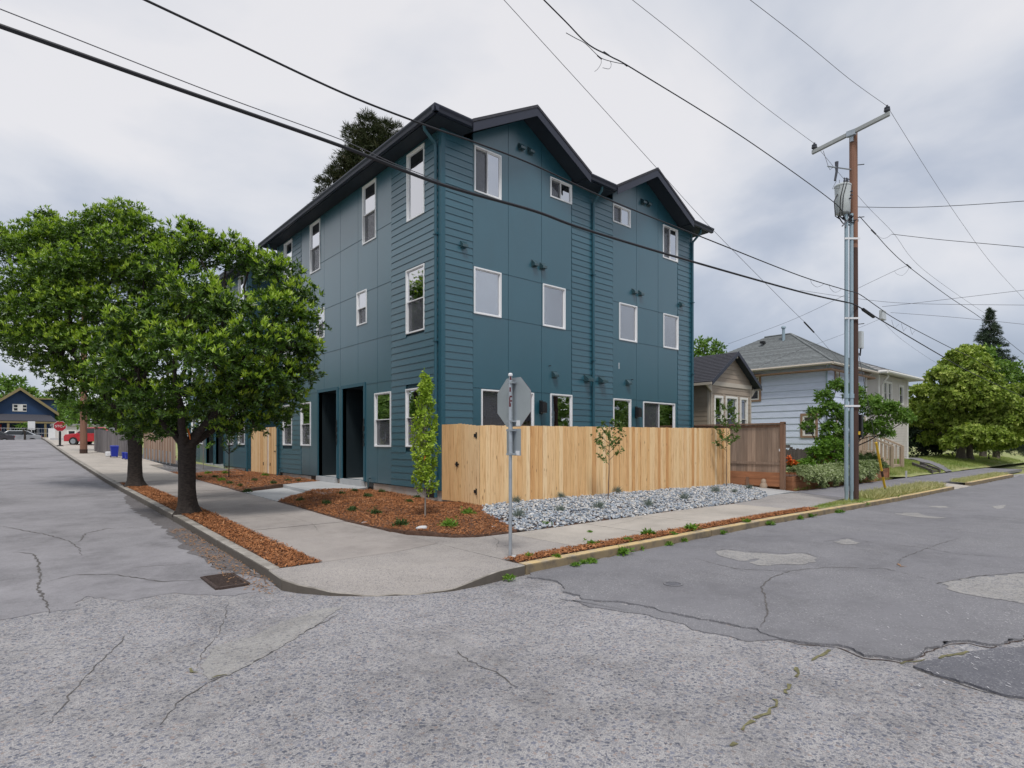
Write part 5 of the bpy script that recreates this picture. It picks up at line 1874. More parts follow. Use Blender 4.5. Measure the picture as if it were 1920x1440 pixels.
# guy wire with its yellow guard
g0 = Vector((*at_z(1662, 928, .06), .06))
g1 = Vector((px0 + .1, py0, 4.6))
guy = thing('guy_wire', 'steel guy wire with a yellow plastic guard anchored in the grass by the pole', 'guy wire', tuple(g0))
gv = g1 - g0
MB().tube([(0, 0, -.05), tuple(gv)], .007, 6).build('wire', 'cable_grey', guy)
MB().tube([tuple(gv * .055), tuple(gv * .36)], .035, 10).build('guard', 'yellow_plastic', guy, smooth=True)
MB().tube([tuple(gv * .13), tuple(gv * .17)], .0362, 10).build('guard_band', 'rust_iron', guy, smooth=True)
MB().tube([(0, 0, -.05), tuple(gv * .05)], .02, 8).build('anchor_rod', 'rust_iron', guy)
# ================================================================== VEGETATION
def leaves(tips, axes, n_per, L, Wd, r, spread=(.5, 1.25), droop=.0, fold=.25):
    """rosettes of leaves: at every tip n_per leaves round the axis; returns vertices (k,4,3)"""
    n = len(tips)
    ax = axes / np.linalg.norm(axes, axis=1)[:, None]
    ref = np.where(np.abs(ax[:, 2:3]) < .9, np.array([[0, 0, 1.0]]), np.array([[1.0, 0, 0]]))
    u = np.cross(ax, ref)
    u /= np.linalg.norm(u, axis=1)[:, None]
    v = np.cross(ax, u)
    ph = r.uniform(0, 2 * np.pi, (n, 1)) + np.arange(n_per)[None] * (2 * np.pi / n_per) + r.normal(0, .25, (n, n_per))
    th = r.uniform(spread[0], spread[1], (n, n_per))
    d = ax[:, None] * np.cos(th)[..., None] + (u[:, None] * np.cos(ph)[..., None] + v[:, None] * np.sin(ph)[..., None]) * np.sin(th)[..., None]
    d[..., 2] -= droop
    d /= np.linalg.norm(d, axis=2)[..., None]
    nrm = ax[:, None] - d * (d * ax[:, None]).sum(2)[..., None] + r.normal(0, .22, d.shape)
    s = np.cross(d, nrm)
    s /= np.linalg.norm(s, axis=2)[..., None] + 1e-9
    nn_ = np.cross(s, d)
    l = L * r.uniform(.65, 1.2, (n, n_per))[..., None]
    w = Wd * r.uniform(.7, 1.2, (n, n_per))[..., None]
    base = tips[:, None] + d * l * .08 + r.normal(0, L * .12, d.shape)
    tip = base + d * l
    m1 = base + d * l * .45 + s * w * .5 + nn_ * w * fold
    m2 = base + d * l * .45 - s * w * .5 + nn_ * w * fold
    return np.stack([base, m1, tip, m2], 2).reshape(-1, 4, 3)


def leaf_mesh(name, V, mat):
    k = len(V)
    f = np.array([[0, 1, 2], [0, 2, 3]])
    F = (np.arange(k)[:, None, None] * 4 + f[None]).ravel()
    return raw_mesh(name, V.reshape(-1, 3), F, 3, mat)


def clump_tips(clumps, density, r, inner=.45, up=.5, flat=.8):
    """tips on and inside a set of uneven ellipsoids (centre, radius)"""
    T, A = [], []
    for c, rad in clumps:
        n = max(6, int(density * rad * rad))
        d = r.normal(0, 1, (n, 3))
        d /= np.linalg.norm(d, axis=1)[:, None]
        m = d[:, 2] < -.35
        d[m, 2] *= r.choice([-1, 1], m.sum(), p=[.6, .4])
        k = np.array([1 + .42 * mnoise.noise(Vector((x * 2.1 + c[0], y * 2.1 + c[1], z * 2.1 + c[2]))) for x, y, z in d])
        rr_ = rad * (r.uniform(inner ** 2, 1, n) ** .5) * k
        p = d * rr_[:, None] * np.array([1, 1, flat])
        T.append(p + np.array(c))
        a = d + np.array([0, 0, up]) + r.normal(0, .3, d.shape)
        A.append(a)
    return np.vstack(T), np.vstack(A)


def limb(mb, a, b, r0, r1, r, n=7, wob=.12, seg=5):
    a, b = Vector(a), Vector(b)
    L = (b - a).length
    pts, rad = [], []
    for i in range(seg + 1):
        t = i / seg
        p = a.lerp(b, t) + Vector((r.uniform(-1, 1), r.uniform(-1, 1), r.uniform(-.4, 1) * .6)) * L * wob * math.sin(math.pi * t) * .6
        pts.append(p)
        rad.append(r0 + (r1 - r0) * t)
    mb.tube(pts, rad, n)
    return pts


def street_tree(label, base, trunk_r, fork_z, clumps_px, seed, leaf='laurel_leaf'):
    bx_, by_ = base
    bz = W(bx_, by_)
    t = thing('street_tree', label, 'tree', (bx_, by_, bz), group='dark glossy street trees in the planting strip')
    r = np.random.default_rng(seed)
    rp = random.Random(seed)
    C = []
    for px, py, dep, rpx in clumps_px:
        p = np.array(at_d(px, py, dep)) - np.array([bx_, by_, bz])
        C.append((p, rpx / FOC * dep))
    # trunk with root flare and a ragged bark outline
    mb = MB()
    n = 22
    zs = [-.05, .0, .06, .16, .3, .5] + [.5 + (fork_z - .5) * k / 7 for k in range(1, 8)]
    vs = []
    for i, z in enumerate(zs):
        fl = 1 + .70 * math.exp(-max(z, 0) / .12) + .22 * (max(0, z - fork_z * .7) / (fork_z * .3 + .01)) ** 2
        for k in range(n):
            a = 2 * math.pi * k / n
            ro = 1 + .13 * math.sin(5 * a + seed) * math.exp(-max(z, 0) / .3) + .10 * mnoise.noise(Vector((math.cos(a) * 2.2, math.sin(a) * 2.2, z * 3.2 + seed)))
            rr_ = trunk_r * fl * ro
            vs.append((rr_ * math.cos(a), rr_ * math.sin(a), z))
    mb.v = vs
    for i in range(len(zs) - 1):
        for k in range(n):
            k2 = (k + 1) % n
            mb.f.append((i * n + k, i * n + k2, (i + 1) * n + k2, (i + 1) * n + k))
    mb.f.append(tuple(range((len(zs) - 1) * n, len(zs) * n)))
    mb.build('trunk', 'bark', t, smooth=True)
    lm = MB()
    cen = np.mean([c for c, _ in C], axis=0)
    mains = []
    for k in range(6):
        a = 2 * math.pi * k / 6 + seed
        st = (trunk_r * .55 * math.cos(a), trunk_r * .55 * math.sin(a), fork_z - .15)
        tgt = Vector(cen) * .55 + Vector((1.0 * math.cos(a), 1.0 * math.sin(a), fork_z * .45))
        pts = limb(lm, st, tgt, trunk_r * .5, trunk_r * .28, rp, 9, .08, 6)
        mains.append(pts[-1])
    for c, rad in C:
        m = min(mains, key=lambda q: (q - Vector(c)).length)
        limb(lm, m, Vector(c), trunk_r * .24, .02, rp, 6, .15, 5)
    lm.build('limbs', 'bark', t, smooth=True)
    T, A = clump_tips(C, 640, r, inner=.25, up=.75)
    V = leaves(T, A, 8, .108, .038, r, (.45, 1.35), .05)
    link('crown', leaf_mesh('crown', V, leaf), t)
    # this year's pale shoots at the outside of each clump
    T, A = [], []
    for c, rad in C:
        n = int(150 * rad * rad) + 4
        d = r.normal(0, 1, (n, 3))
        d[:, 2] = np.abs(d[:, 2]) * 1.2 + .15
        d /= np.linalg.norm(d, axis=1)[:, None]
        k = np.array([1 + .42 * mnoise.noise(Vector((x * 2.1 + c[0], y * 2.1 + c[1], z * 2.1 + c[2]))) for x, y, z in d])
        T.append(d * (rad * k * r.uniform(.95, 1.10, n))[:, None] * np.array([1, 1, .8]) + np.array(c))
        A.append(d * .6 + np.array([0, 0, .9]) + r.normal(0, .25, d.shape))
    T, A = np.vstack(T), np.vstack(A)
    link('new_shoots', leaf_mesh('new_shoots', leaves(T, A, 7, .115, .036, r, (.25, 1.0), .0), 'laurel_shoot'), t)
    return t


T1 = [(365, 560, 10.9, 62), (300, 600, 11.0, 52), (245, 618, 11.1, 45), (215, 650, 11.2, 40), (420, 590, 10.9, 58), (330, 660, 10.6, 62), (260, 690, 11.0, 55), (400, 680, 10.4, 62), (470, 650, 10.8, 58),
      (355, 440, 12.9, 32), (372, 478, 12.7, 46), (425, 480, 12.8, 46), (468, 500, 12.7, 42), (330, 500, 12.8, 45), (520, 520, 12.4, 45), (555, 560, 12.2, 42), (570, 610, 12.0, 38), (520, 590, 11.6, 52),
      (572, 665, 11.9, 34), (545, 650, 11.5, 46), (565, 705, 11.8, 36), (520, 715, 11.3, 50), (470, 720, 10.9, 52), (540, 755, 11.8, 38), (490, 765, 11.6, 40), (420, 755, 11.0, 50), (350, 745, 10.9, 52),
      (285, 755, 11.2, 48), (235, 735, 11.5, 42), (205, 700, 11.6, 36), (320, 800, 11.6, 34), (440, 795, 11.8, 30), (260, 795, 11.8, 30), (520, 790, 12.0, 24), (385, 785, 12.6, 40), (290, 812, 12.0, 26), (425, 812, 11.4, 26), (250, 818, 12.2, 20), (480, 800, 11.6, 24), (450, 700, 12.6, 55), (300, 650, 12.8, 60), (380, 620, 12.8, 60)]
T2 = [(235, 415, 17.2, 40), (200, 430, 16.8, 46), (262, 440, 17.0, 42), (160, 450, 16.8, 48), (115, 455, 17.0, 44), (75, 440, 17.3, 36), (88, 410, 17.3, 20), (62, 475, 17.0, 44), (30, 465, 17.3, 34), (8, 445, 17.4, 26), (5, 480, 17.4, 30),
      (215, 480, 16.2, 55), (150, 510, 16.0, 56), (285, 480, 17.0, 44), (270, 525, 16.4, 50), (95, 520, 16.2, 52), (40, 545, 16.6, 46), (5, 570, 16.8, 40), (20, 610, 16.8, 42), (70, 590, 16.2, 50), (130, 575, 16.0, 55), (190, 580, 16.0, 52),
      (50, 640, 16.6, 44), (100, 640, 16.2, 48), (5, 640, 17.2, 34), (150, 650, 16.0, 50), (200, 660, 16.0, 46), (90, 690, 16.8, 34), (140, 710, 16.6, 42), (190, 725, 16.4, 44), (235, 740, 16.6, 40), (40, 672, 17.2, 26), (120, 745, 17.2, 24),
      (175, 775, 17.0, 30), (215, 790, 17.2, 30), (265, 780, 17.4, 32), (290, 560, 17.6, 50), (315, 460, 17.5, 30), (230, 620, 18.0, 60), (120, 540, 18.2, 60), (200, 520, 18.2, 60)]
street_tree('near street tree with thick dark trunk and dense glossy crown before the townhouse', (2.69, 13.2), .158, 1.55, T1, 3)
street_tree('taller street tree behind the near one, its crown reaching the left edge', (2.79, 20.5), .185, 1.95, T2, 8, 'laurel_leaf_bright')
# snapped orange strap caught in the fork of the near tree
tag(MB().tube([(2.66, 13.0, 1.98), (2.68, 12.98, 1.88), (2.70, 12.97, 1.76)], [.015, .022, .008], 6).build('orange_strap', 'orange_tape'), 'scrap of orange strap caught in the fork of the near street tree', 'strap')


def tree(name, label, cat, base, trunk_r, trunk_h, clumps, leaf, L, Wd, dens, seed, group=None, bark='bark', per=6, up=.4, droop=.0, inner=.4, flat=.8, multi=1, spread=(.5, 1.3), limbs=True):
    t = thing(name, label, cat, base, group=group)
    r = np.random.default_rng(seed)
    rp = random.Random(seed)
    C = [(np.array(c) - np.array(base), rad) for c, rad in clumps]
    cen = np.mean([c for c, _ in C], axis=0)
    mb = MB()
    for k in range(multi):
        a = 6.28 * k / multi + .5
        o = Vector((0, 0, 0)) if multi == 1 else Vector((math.cos(a), math.sin(a), 0)) * trunk_r * 1.6
        top = Vector((o.x * 2, o.y * 2, trunk_h)) if multi == 1 else Vector((o.x * 6, o.y * 6, trunk_h))
        mb.tube([o + Vector((0, 0, -.1)), o, o.lerp(top, .15), o.lerp(top, .6), top], [trunk_r * 1.5, trunk_r * 1.35, trunk_r, trunk_r * .85, trunk_r * .7], 10)
        if limbs:
            for i, (c, rad) in enumerate(C):
                if i % multi == k:
                    limb(mb, top * rp.uniform(.75, 1), c, trunk_r * .4, .015, rp, 5, .12, 4)
    mb.build('trunk', bark, t, smooth=True)
    T, A = clump_tips(C, dens, r, inner, up, flat)
    V = leaves(T, A, per, L, Wd, r, spread, droop)
    link('crown', leaf_mesh('crown', V, leaf), t)
    return t


def PX(lst):
    return [(at_d(a, b, d), rp / FOC * d) for a, b, d, rp in lst]


# little bright tree beyond the stop sign
tree('young_tree', 'bright green small tree beside the bare brown pole up the left street', 'tree', (5.2, 46, 1.1), .09, 2.2,
     PX([(120, 765, 38, 18), (140, 750, 38, 20), (165, 765, 38, 22), (150, 785, 38, 20), (185, 785, 38, 20), (128, 785, 37, 14), (205, 800, 39, 18), (170, 740, 39, 16), (110, 750, 38, 10)]), 'fresh_leaf', .28, .12, 50, 21, per=6, up=.3)
tree('shade_tree', 'dark green tree standing behind the navy gabled house', 'tree', (0.2, 92, 2.2), .3, 4,
     PX([(10, 740, 72, 24), (45, 738, 72, 18), (0, 720, 72, 20), (30, 722, 73, 18), (62, 745, 73, 12)]), 'cherry_leaf', .6, .3, 18, 22, per=6)
tree('shade_tree', 'rounded green tree to the right of the navy gabled house', 'tree', (4.9, 88, 2.2), .25, 2,
     PX([(98, 795, 68, 16), (88, 806, 68, 12), (112, 788, 69, 16), (128, 800, 70, 16), (118, 778, 70, 12), (100, 780, 69, 11)]), 'cherry_leaf', .5, .25, 16, 23, per=6)
tree('shade_tree', 'pale green round bush on the porch side of the navy gabled house', 'shrub', (1.0, 76, 1.8), .1, 1,
     PX([(45, 800, 61.5, 9), (38, 802, 61.5, 7), (52, 802, 61.5, 7)]), 'fresh_leaf', .3, .15, 40, 24, per=6)

# tall pine behind the townhouse
PC = [(690, 235, 24), (670, 258, 26), (706, 255, 26), (720, 240, 16), (742, 245, 12), (680, 285, 30), (660, 300, 26), (640, 320, 22), (700, 285, 30), (725, 275, 22), (625, 335, 18), (604, 345, 13), (598, 365, 9), (648, 335, 22), (675, 320, 28), (640, 365, 18), (620, 385, 14), (590, 395, 10), (700, 320, 30), (660, 350, 26), (752, 255, 9)]
tree('pine_tree', 'tall dark pine rising behind the roof of the teal townhouse', 'tree', (17.6, 35, .4), .35, 17,
     [(at_d(a, b, 38), rp / FOC * 38) for a, b, rp in PC], 'conifer_needle', .34, .04, 190, 25, per=12, up=.2, inner=.3, flat=.75, spread=(.3, 1.2))
# right-hand side
tree('shade_tree', 'bright green treetop between the townhouse and the beige bungalow roof', 'tree', (33, 27, .4), .3, 4,
     [(at_d(a, b, 42), rp / FOC * 42) for a, b, rp in [(1310, 650, 18), (1332, 648, 18), (1350, 655, 14), (1320, 668, 20), (1345, 668, 18), (1300, 665, 16)]], 'fresh_leaf', .3, .13, 60, 26, per=6)
SB = (26.6, 9.75, .3)
SC_ = [(1600, 735, 24.6, 20.2), (1570, 725, 24.8, 16.8), (1545, 745, 24.6, 16.8), (1530, 775, 24.4, 15.1), (1515, 800, 24.4, 11.8), (1560, 770, 24.2, 21.8), (1590, 790, 24.2, 23.5), (1555, 805, 24.0, 18.5), (1625, 760, 24.2, 23.5), (1655, 770, 24.0, 21.8), (1640, 752, 24.6, 13.4), (1675, 768, 24.0, 15.1), (1690, 785, 24.0, 16.8), (1650, 800, 24.0, 20.2), (1620, 805, 24.4, 18.5), (1580, 820, 24.4, 15.1), (1695, 775, 24.6, 11.8), (1705, 785, 24.6, 11.8), (1540, 825, 24.2, 8.4), (1665, 815, 24, 11.8)]
tree('garden_tree', 'small spreading garden tree behind the utility pole in front of the pale blue house', 'tree', SB, .07, 1.25, PX(SC_), 'fresh_leaf', .145, .06, 620, 27, multi=3, per=7, up=.25, droop=.25, inner=.2)
BT = (at_d(1802, 850, 39.5)[0], at_d(1802, 850, 39.5)[1], .55)
BC = []
for a, b, rp in [(1815, 660, 20), (1790, 685, 26), (1830, 690, 26), (1765, 705, 24), (1810, 720, 32), (1850, 715, 26), (1745, 735, 24), (1785, 745, 32), (1830, 755, 34), (1865, 745, 28), (1725, 760, 22), (1755, 775, 28), (1800, 790, 32), (1845, 790, 32), (1880, 775, 26), (1735, 795, 24), (1770, 810, 26), (1820, 815, 28), (1865, 815, 24), (1715, 785, 16), (1895, 800, 20), (1708, 765, 20), (1700, 785, 15), (1725, 735, 18), (1745, 822, 18), (1785, 830, 18), (1840, 832, 18), (1880, 830, 18), (1835, 675, 18), (1800, 668, 18)]:
    BC.append((at_d(a, b, 39.5 + 2.2 * math.sin(a * .7)), rp / FOC * 40))
tree('shade_tree', 'big rounded yellow-green tree on the lawn at the right', 'tree', BT, .26, 2.6, BC, 'linden_leaf', .25, .16, 240, 28, bark='grey_bark', per=8, up=.15, droop=.3, inner=.35, flat=.62)
BT2 = (49.5, 9.6, .55)
BC2 = [(at_d(a, b, 39 + 1.5 * math.sin(a)), rp / FOC * 39) for a, b, rp in [(1885, 750, 26), (1910, 735, 22), (1915, 770, 30), (1890, 790, 26), (1920, 800, 28), (1875, 815, 20), (1905, 825, 18), (1940, 760, 30), (1950, 800, 30), (1860, 800, 18)]]
tree('shade_tree', 'lower yellow-green tree overlapping the big one at the right edge', 'tree', BT2, .2, 2.3, BC2, 'linden_leaf', .25, .16, 240, 29, bark='grey_bark', per=8, up=.15, droop=.3, inner=.35, flat=.62)
tree('shade_tree', 'mid green tree behind the big yellow-green one at the right edge', 'tree', (68, 17, .5), .3, 3,
     [(at_d(a, b, 60), rp / FOC * 60) for a, b, rp in [(1845, 665, 18), (1850, 685, 22), (1870, 690, 20), (1900, 710, 26), (1920, 720, 26), (1915, 750, 26), (1880, 715, 22), (1905, 690, 14)]], 'cherry_leaf', .42, .2, 40, 30, per=6)
# spruce: whorls of drooping boughs
sp = thing('spruce_tree', 'tall dark narrow spruce rising above the green trees at far right', 'tree', (91.3, 15.7, .5))
r_ = np.random.default_rng(31)
bp = np.array([91.3, 15.7, .5])
top = np.array(at_d(1857, 582, 71.5)) - bp
top[:2] = 0
tot = top[2]
MB().tube([(0, 0, 0), (0, 0, tot * .95)], [.3, .04], 8).build('trunk', 'bark', sp, smooth=True)
T, A = [], []
for i in range(46):
    t = i / 45
    z = tot * (.30 + .70 * t)
    reach = (1 - t) ** .9 * 4.6 * r_.uniform(.65, 1.1) + .06
    for k in range(8):
        a = r_.uniform(0, 6.28)
        m = max(4, int(reach * 8))
        s = np.linspace(.15, 1, m)
        p = np.stack([np.cos(a) * reach * s, np.sin(a) * reach * s, z - .32 * reach * s + .14 * reach * s ** 3 + 0 * s], 1)
        T.append(p + r_.normal(0, .08, p.shape))
        ax = np.tile([np.cos(a), np.sin(a), .25], (m, 1)) + r_.normal(0, .3, (m, 3))
        A.append(ax)
T, A = np.vstack(T), np.vstack(A)
link('crown', leaf_mesh('crown', leaves(T, A, 8, .34, .06, r_, (.25, 1.2)), 'spruce_needle'), sp)
# dark hedge mass and shrubs under the trees
tree('hedge', 'dark evergreen hedge mass under the big tree left of its trunk', 'hedge', (46.5, 12.6, .5), .1, .5,
     [(at_d(a, b, 42), rp / FOC * 42) for a, b, rp in [(1715, 815, 22), (1740, 812, 26), (1770, 815, 26), (1722, 842, 20), (1750, 842, 22), (1780, 838, 18)]], 'spruce_needle', .28, .1, 170, 32, per=7, limbs=False)
tree('shrub', 'grey-green rounded shrub at the far right edge above the lawn bank', 'shrub', (52, 9.0, .6), .04, .2,
     [(at_d(a, b, 41), rp / FOC * 41) for a, b, rp in [(1905, 845, 12), (1918, 842, 14), (1930, 846, 14)]], 'fescue_blade', .2, .03, 420, 33, per=10, limbs=False)
tree('shrub', 'loose green shrubs on the bank between the trunks at the right', 'shrub', (54, 11.5, .7), .04, .2,
     [(at_d(a, b, 44), rp / FOC * 44) for a, b, rp in [(1825, 842, 10), (1850, 840, 9), (1868, 845, 10), (1885, 840, 9), (1810, 838, 8)]], 'shrub_leaf', .2, .09, 240, 34, per=7, limbs=False)
for i, (a, b) in enumerate(((1843, 850), (1868, 846))):
    p = at_d(a, b, 44)
    tag(MB().tube([(0, 0, -.3), (.05, 0, 3.2)], [.25, .17], 9).build('tree_trunk', 'grey_bark', loc=(p[0], p[1], .6), smooth=True), ('grey trunk just right of the big yellow-green tree', 'dark trunk farthest right under the leaning crowns')[i], 'tree trunk')
# flower garden behind the planters
GP = lambda L, d: [(at_d(a, b, d), rp / FOC * d) for a, b, rp in L]
tree('garden_shrub', 'bright green leafy shrub with tall stems in the garden behind the planters', 'shrub', (23.6, 9.3, .55), .03, .2,
     GP([(1528, 850, 14), (1546, 838, 15), (1566, 836, 15), (1582, 848, 13), (1545, 860, 16), (1570, 862, 15), (1518, 868, 12), (1590, 866, 11), (1558, 828, 10), (1540, 846, 12)], 22.0), 'weed_leaf', .13, .055, 700, 35, per=7, limbs=False)
tree('garden_shrub', 'low mid-green foliage at the left end of the garden beneath orange flowers', 'shrub', (20.6, 9.2, .55), .03, .2,
     GP([(1490, 872, 9), (1505, 872, 10), (1520, 876, 9), (1482, 878, 7)], 20.2), 'weed_leaf', .12, .045, 800, 36, per=7, limbs=False)
tree('lavender_shrub', 'grey-green rosemary-like bush in the last planter right of the pole', 'shrub', (26.8, 9.1, .55), .03, .2,
     GP([(1625, 868, 11), (1640, 866, 12), (1632, 858, 10), (1615, 862, 9), (1648, 876, 8)], 24.3), 'shrub_leaf', .13, .02, 1100, 37, per=11, limbs=False)
tree('garden_shrub', 'olive bush behind the utility pole beside the rosemary bush', 'shrub', (25.5, 9.4, .55), .03, .2,
     GP([(1592, 872, 10), (1582, 880, 9), (1600, 862, 8)], 23.3), 'shrub_leaf', .12, .04, 900, 38, per=8, limbs=False)


def flowers(name, label, pts, mat, size, seed):
    r = np.random.default_rng(seed)
    P = np.array(pts)
    T = np.repeat(P, 10, axis=0) + r.normal(0, .05, (len(P) * 10, 3))
    A = r.normal(0, .3, T.shape) + np.array([0, 0, 1.0])
    base = P.mean(0)
    base[2] = .5
    t = thing(name, label, 'flowers', tuple(base))
    link('blossoms', leaf_mesh('blossoms', leaves(T - base, A, 5, size, size * .5, r, (.6, 1.4)), mat), t)
    mb = MB()
    for p in P:
        mb.tube([tuple(p - base + np.array([0, 0, -.45])), tuple(p - base)], .006, 5)
    mb.build('stems', 'shrub_leaf', t)


flowers('orange_flowers', 'bright orange day lilies beside the post of the brown fence', [at_d(a, b, 20.0) for a, b in ((1478, 860), (1483, 864), (1490, 868), (1480, 868))], 'flower_orange', .09, 41)
flowers('red_flowers', 'dusky red flower spikes in the middle of the garden shrubs', [at_d(a, b, 22.0) for a, b in ((1530, 858), (1537, 850), (1543, 862), (1550, 866), (1527, 872), (1557, 858), (1540, 874))], 'flower_red', .08, 42)


# variegated plants spilling over the planters
def trailing(label, x0, x1, y, ztop, zbot, seed):
    r = np.random.default_rng(seed)
    t = thing('trailing_plant', label, 'plant', ((x0 + x1) / 2, y, .1), group='pale variegated trailing plants on the planters')
    n = int(1300 * (x1 - x0))
    s = r.uniform(0, 1, n)
    x = r.uniform(x0, x1, n) + .12 * np.sin(s * 9)
    hang = np.clip(.72 + .9 * np.array([mnoise.noise(Vector((a * 2.0, seed, 0))) for a in x]), .05, 1)
    s2 = s * hang
    zz = ztop + .12 * np.sin(s * 3.0) - (ztop - zbot) * np.clip(s2 - .15, 0, 1) * 1.05 + r.normal(0, .03, n)
    yy = y + .35 - .65 * np.clip(s * 1.6, 0, 1) + r.normal(0, .06, n)
    T = np.stack([x, yy, zz], 1)
    A = np.stack([r.normal(0, .4, n), -np.ones(n) + r.normal(0, .3, n), .6 + r.normal(0, .3, n)], 1)
    T = T - np.array([(x0 + x1) / 2, y, .1])
    link('foliage', leaf_mesh('foliage', leaves(T, A, 6, .075, .04, r, (.4, 1.3)), 'variegated_leaf'), t)


trailing('pale trailing plant spilling over the planter next to the brown fence', 19.9, 22.1, 8.5, .72, .05, 51)
trailing('pale trailing plant hanging thickest between the first two planters', 22.1, 24.0, 8.46, .74, .03, 52)
trailing('pale trailing plant over the planter just behind the utility pole', 24.0, 26.4, 8.44, .78, .08, 53)
trailing('wispy pale plant on the lawn end of the bare planter', 27.6, 29.0, 8.9, .66, .45, 54)


# ---- saplings
def sapling(name, label, base, h, spots, leaf, stem='twig', L=.075, Wd=.035, seed=1, n_leaf=60, stem_r=.014):
    t = thing(name, label, 'sapling', base)
    r = np.random.default_rng(seed)
    rp = random.Random(seed)
    mb = MB()
    top = Vector((rp.uniform(-.04, .04), rp.uniform(-.04, .04), h))
    mb.tube([(0, 0, -.05), tuple(top * .35 + Vector((.015, 0, 0))), tuple(top * .7), tuple(top)], [stem_r, stem_r * .8, stem_r * .5, .004], 7)
    T, A = [], []
    for zf, a, l in spots:
        p0 = top * zf
        d = Vector((math.cos(a), math.sin(a), .9)).normalized() * l
        pts = limb(mb, p0, p0 + d, stem_r * .45, .003, rp, 5, .12, 4)
        for k in range(n_leaf // 6):
            s = rp.uniform(.25, 1.05)
            T.append(np.array(p0 + d * s) + r.normal(0, .02, 3))
            A.append(np.array(d / max(l, 1e-3)) + r.normal(0, .6, 3))
    mb.build('stem', stem, t, smooth=True)
    T, A = np.array(T), np.array(A)
    link('foliage', leaf_mesh('foliage', leaves(T, A, 4, L, Wd, r, (.5, 1.4), .15), leaf), t)
    return t


rp = random.Random(77)
# columnar young tree at the house corner
x, y = at_z(797, 965, .31)
ct = thing('columnar_tree', 'narrow upright lime-green young tree in the corner mulch bed by the house corner', 'young tree', (x, y, bed_z(x, y)))
r_ = np.random.default_rng(61)
mb = MB()
mb.tube([(0, 0, -.05), (.01, 0, .6), (.0, .01, 1.4), (-.01, 0, 2.75)], [.017, .015, .01, .004], 8)
T, A = [], []
for i in range(125):
    z0 = r_.uniform(.38, 2.5)
    a = r_.uniform(0, 6.28)
    l = .50 * (1 - .22 * abs(z0 - 1.0)) * r_.uniform(.6, 1.1)
    rad = .235 * max(.12, math.sin(min(1, (2.75 - z0) / 2.1) * math.pi * .62)) ** .8 * r_.uniform(.4, 1.15)
    p0 = Vector((0, 0, z0))
    p1 = Vector((math.cos(a) * rad, math.sin(a) * rad, z0 + l * .85))
    mb.tube([p0, p0.lerp(p1, .5) + Vector((math.cos(a), math.sin(a), 0)) * rad * .3, p1], [.005, .004, .002], 5)
    for k in range(11):
        s = r_.uniform(.2, 1.05)
        q = p0.lerp(p1, s) + Vector((math.cos(a), math.sin(a), 0)) * rad * .3 * math.sin(s * 3.14)
        T.append(np.array(q) + r_.normal(0, .015, 3))
        A.append(np.array([math.cos(a) * .8, math.sin(a) * .8, .5]) + r_.normal(0, .5, 3))
mb.build('stem', 'pale_twig', ct, smooth=True)
link('foliage', leaf_mesh('foliage', leaves(np.array(T), np.array(A), 4, .068, .038, r_, (.5, 1.4), .1), 'column_leaf'), ct)
MB().box((-.12, -.16, 1.10), (-.085, -.155, 1.19)).build('orange_tag', 'orange_tape', ct)
MB().tube([(.02, -.05, .62), (.05, -.09, .68), (.03, -.06, .73)], .01, 6).build('white_tie', 'sticker_white', ct)
ang = math.atan2(-RX_ * 0 + RY_, RX_)
L_, R_ = ang + math.pi, ang
x, y = at_z(1140, 935, .3)
sapling('sapling', 'thin young tree standing in the middle of the river stones against the cedar fence', (x, y, bed_z(x, y)), 1.93,
        [(.45, L_ + .2, .40), (.5, R_ - .2, .42), (.55, L_ + .8, .5), (.6, R_ + .5, .46), (.62, L_ - .5, .55), (.68, R_ + .1, .50), (.72, L_ + .1, .45), (.78, R_ - .4, .42), (.82, L_, .34), (.87, R_ + .3, .32), (.92, L_ - .3, .22), (.97, R_, .12), (.75, L_ + 1.4, .3), (.66, R_ - 1.3, .35)], 'sapling_leaf', L=.075, Wd=.042, seed=62, n_leaf=66)
x, y = at_z(1360, 903, .36)
x, y = 17.62, 9.75
sapling('sapling', 'thin young tree at the right end of the cedar fence before the brown fence', (x, y, bed_z(x, y)), 2.75,
        [(.42, L_, .42), (.48, R_, .45), (.52, L_ + .6, .5), (.56, R_ + .2, .7), (.6, L_ - .3, .5), (.64, R_ - .5, .5), (.7, L_ + .2, .5), (.76, R_, .42), (.8, L_, .42), (.86, R_ - .2, .36), (.9, L_ + .4, .28), (.95, R_, .2), (.5, L_ + 1.4, .4), (.7, R_ + 1.4, .4)], 'sapling_leaf', L=.095, Wd=.05, seed=63, n_leaf=78)
x, y = 5.95, 22.6
sapling('sapling', 'thin twiggy young tree in the far mulch bed before the pale double gate', (x, y, bed_z(x, y)), 2.9,
        [(.3, a * 1.9, .5) for a in range(5)] + [(.38 + .045 * a, a * 2.1, .52 - .02 * a) for a in range(13)], 'shrub_leaf', stem='bark', L=.07, Wd=.03, seed=64, n_leaf=80, stem_r=.022)
x, y = 6.6, 29.2
sapling('sapling', 'sparse lime-green sapling with an orange tag at the far end of the mulch bed', (x, y, bed_z(x, y)), 2.5,
        [(.35, R_, .5), (.4, L_, .4), (.6, R_ + .3, .4), (.7, L_, .4), (.8, R_, .4), (.9, L_, .3), (.95, R_, .3)], 'fresh_leaf', stem='pale_twig', L=.13, Wd=.055, seed=65, n_leaf=70, stem_r=.022)
tag(MB().box((-.06, -.06, 0), (.06, -.05, .16)).build('orange_tag', 'orange_tape', loc=(6.55, 29.1, 2.15)), 'orange nursery tag tied to the far sparse sapling', 'tag')


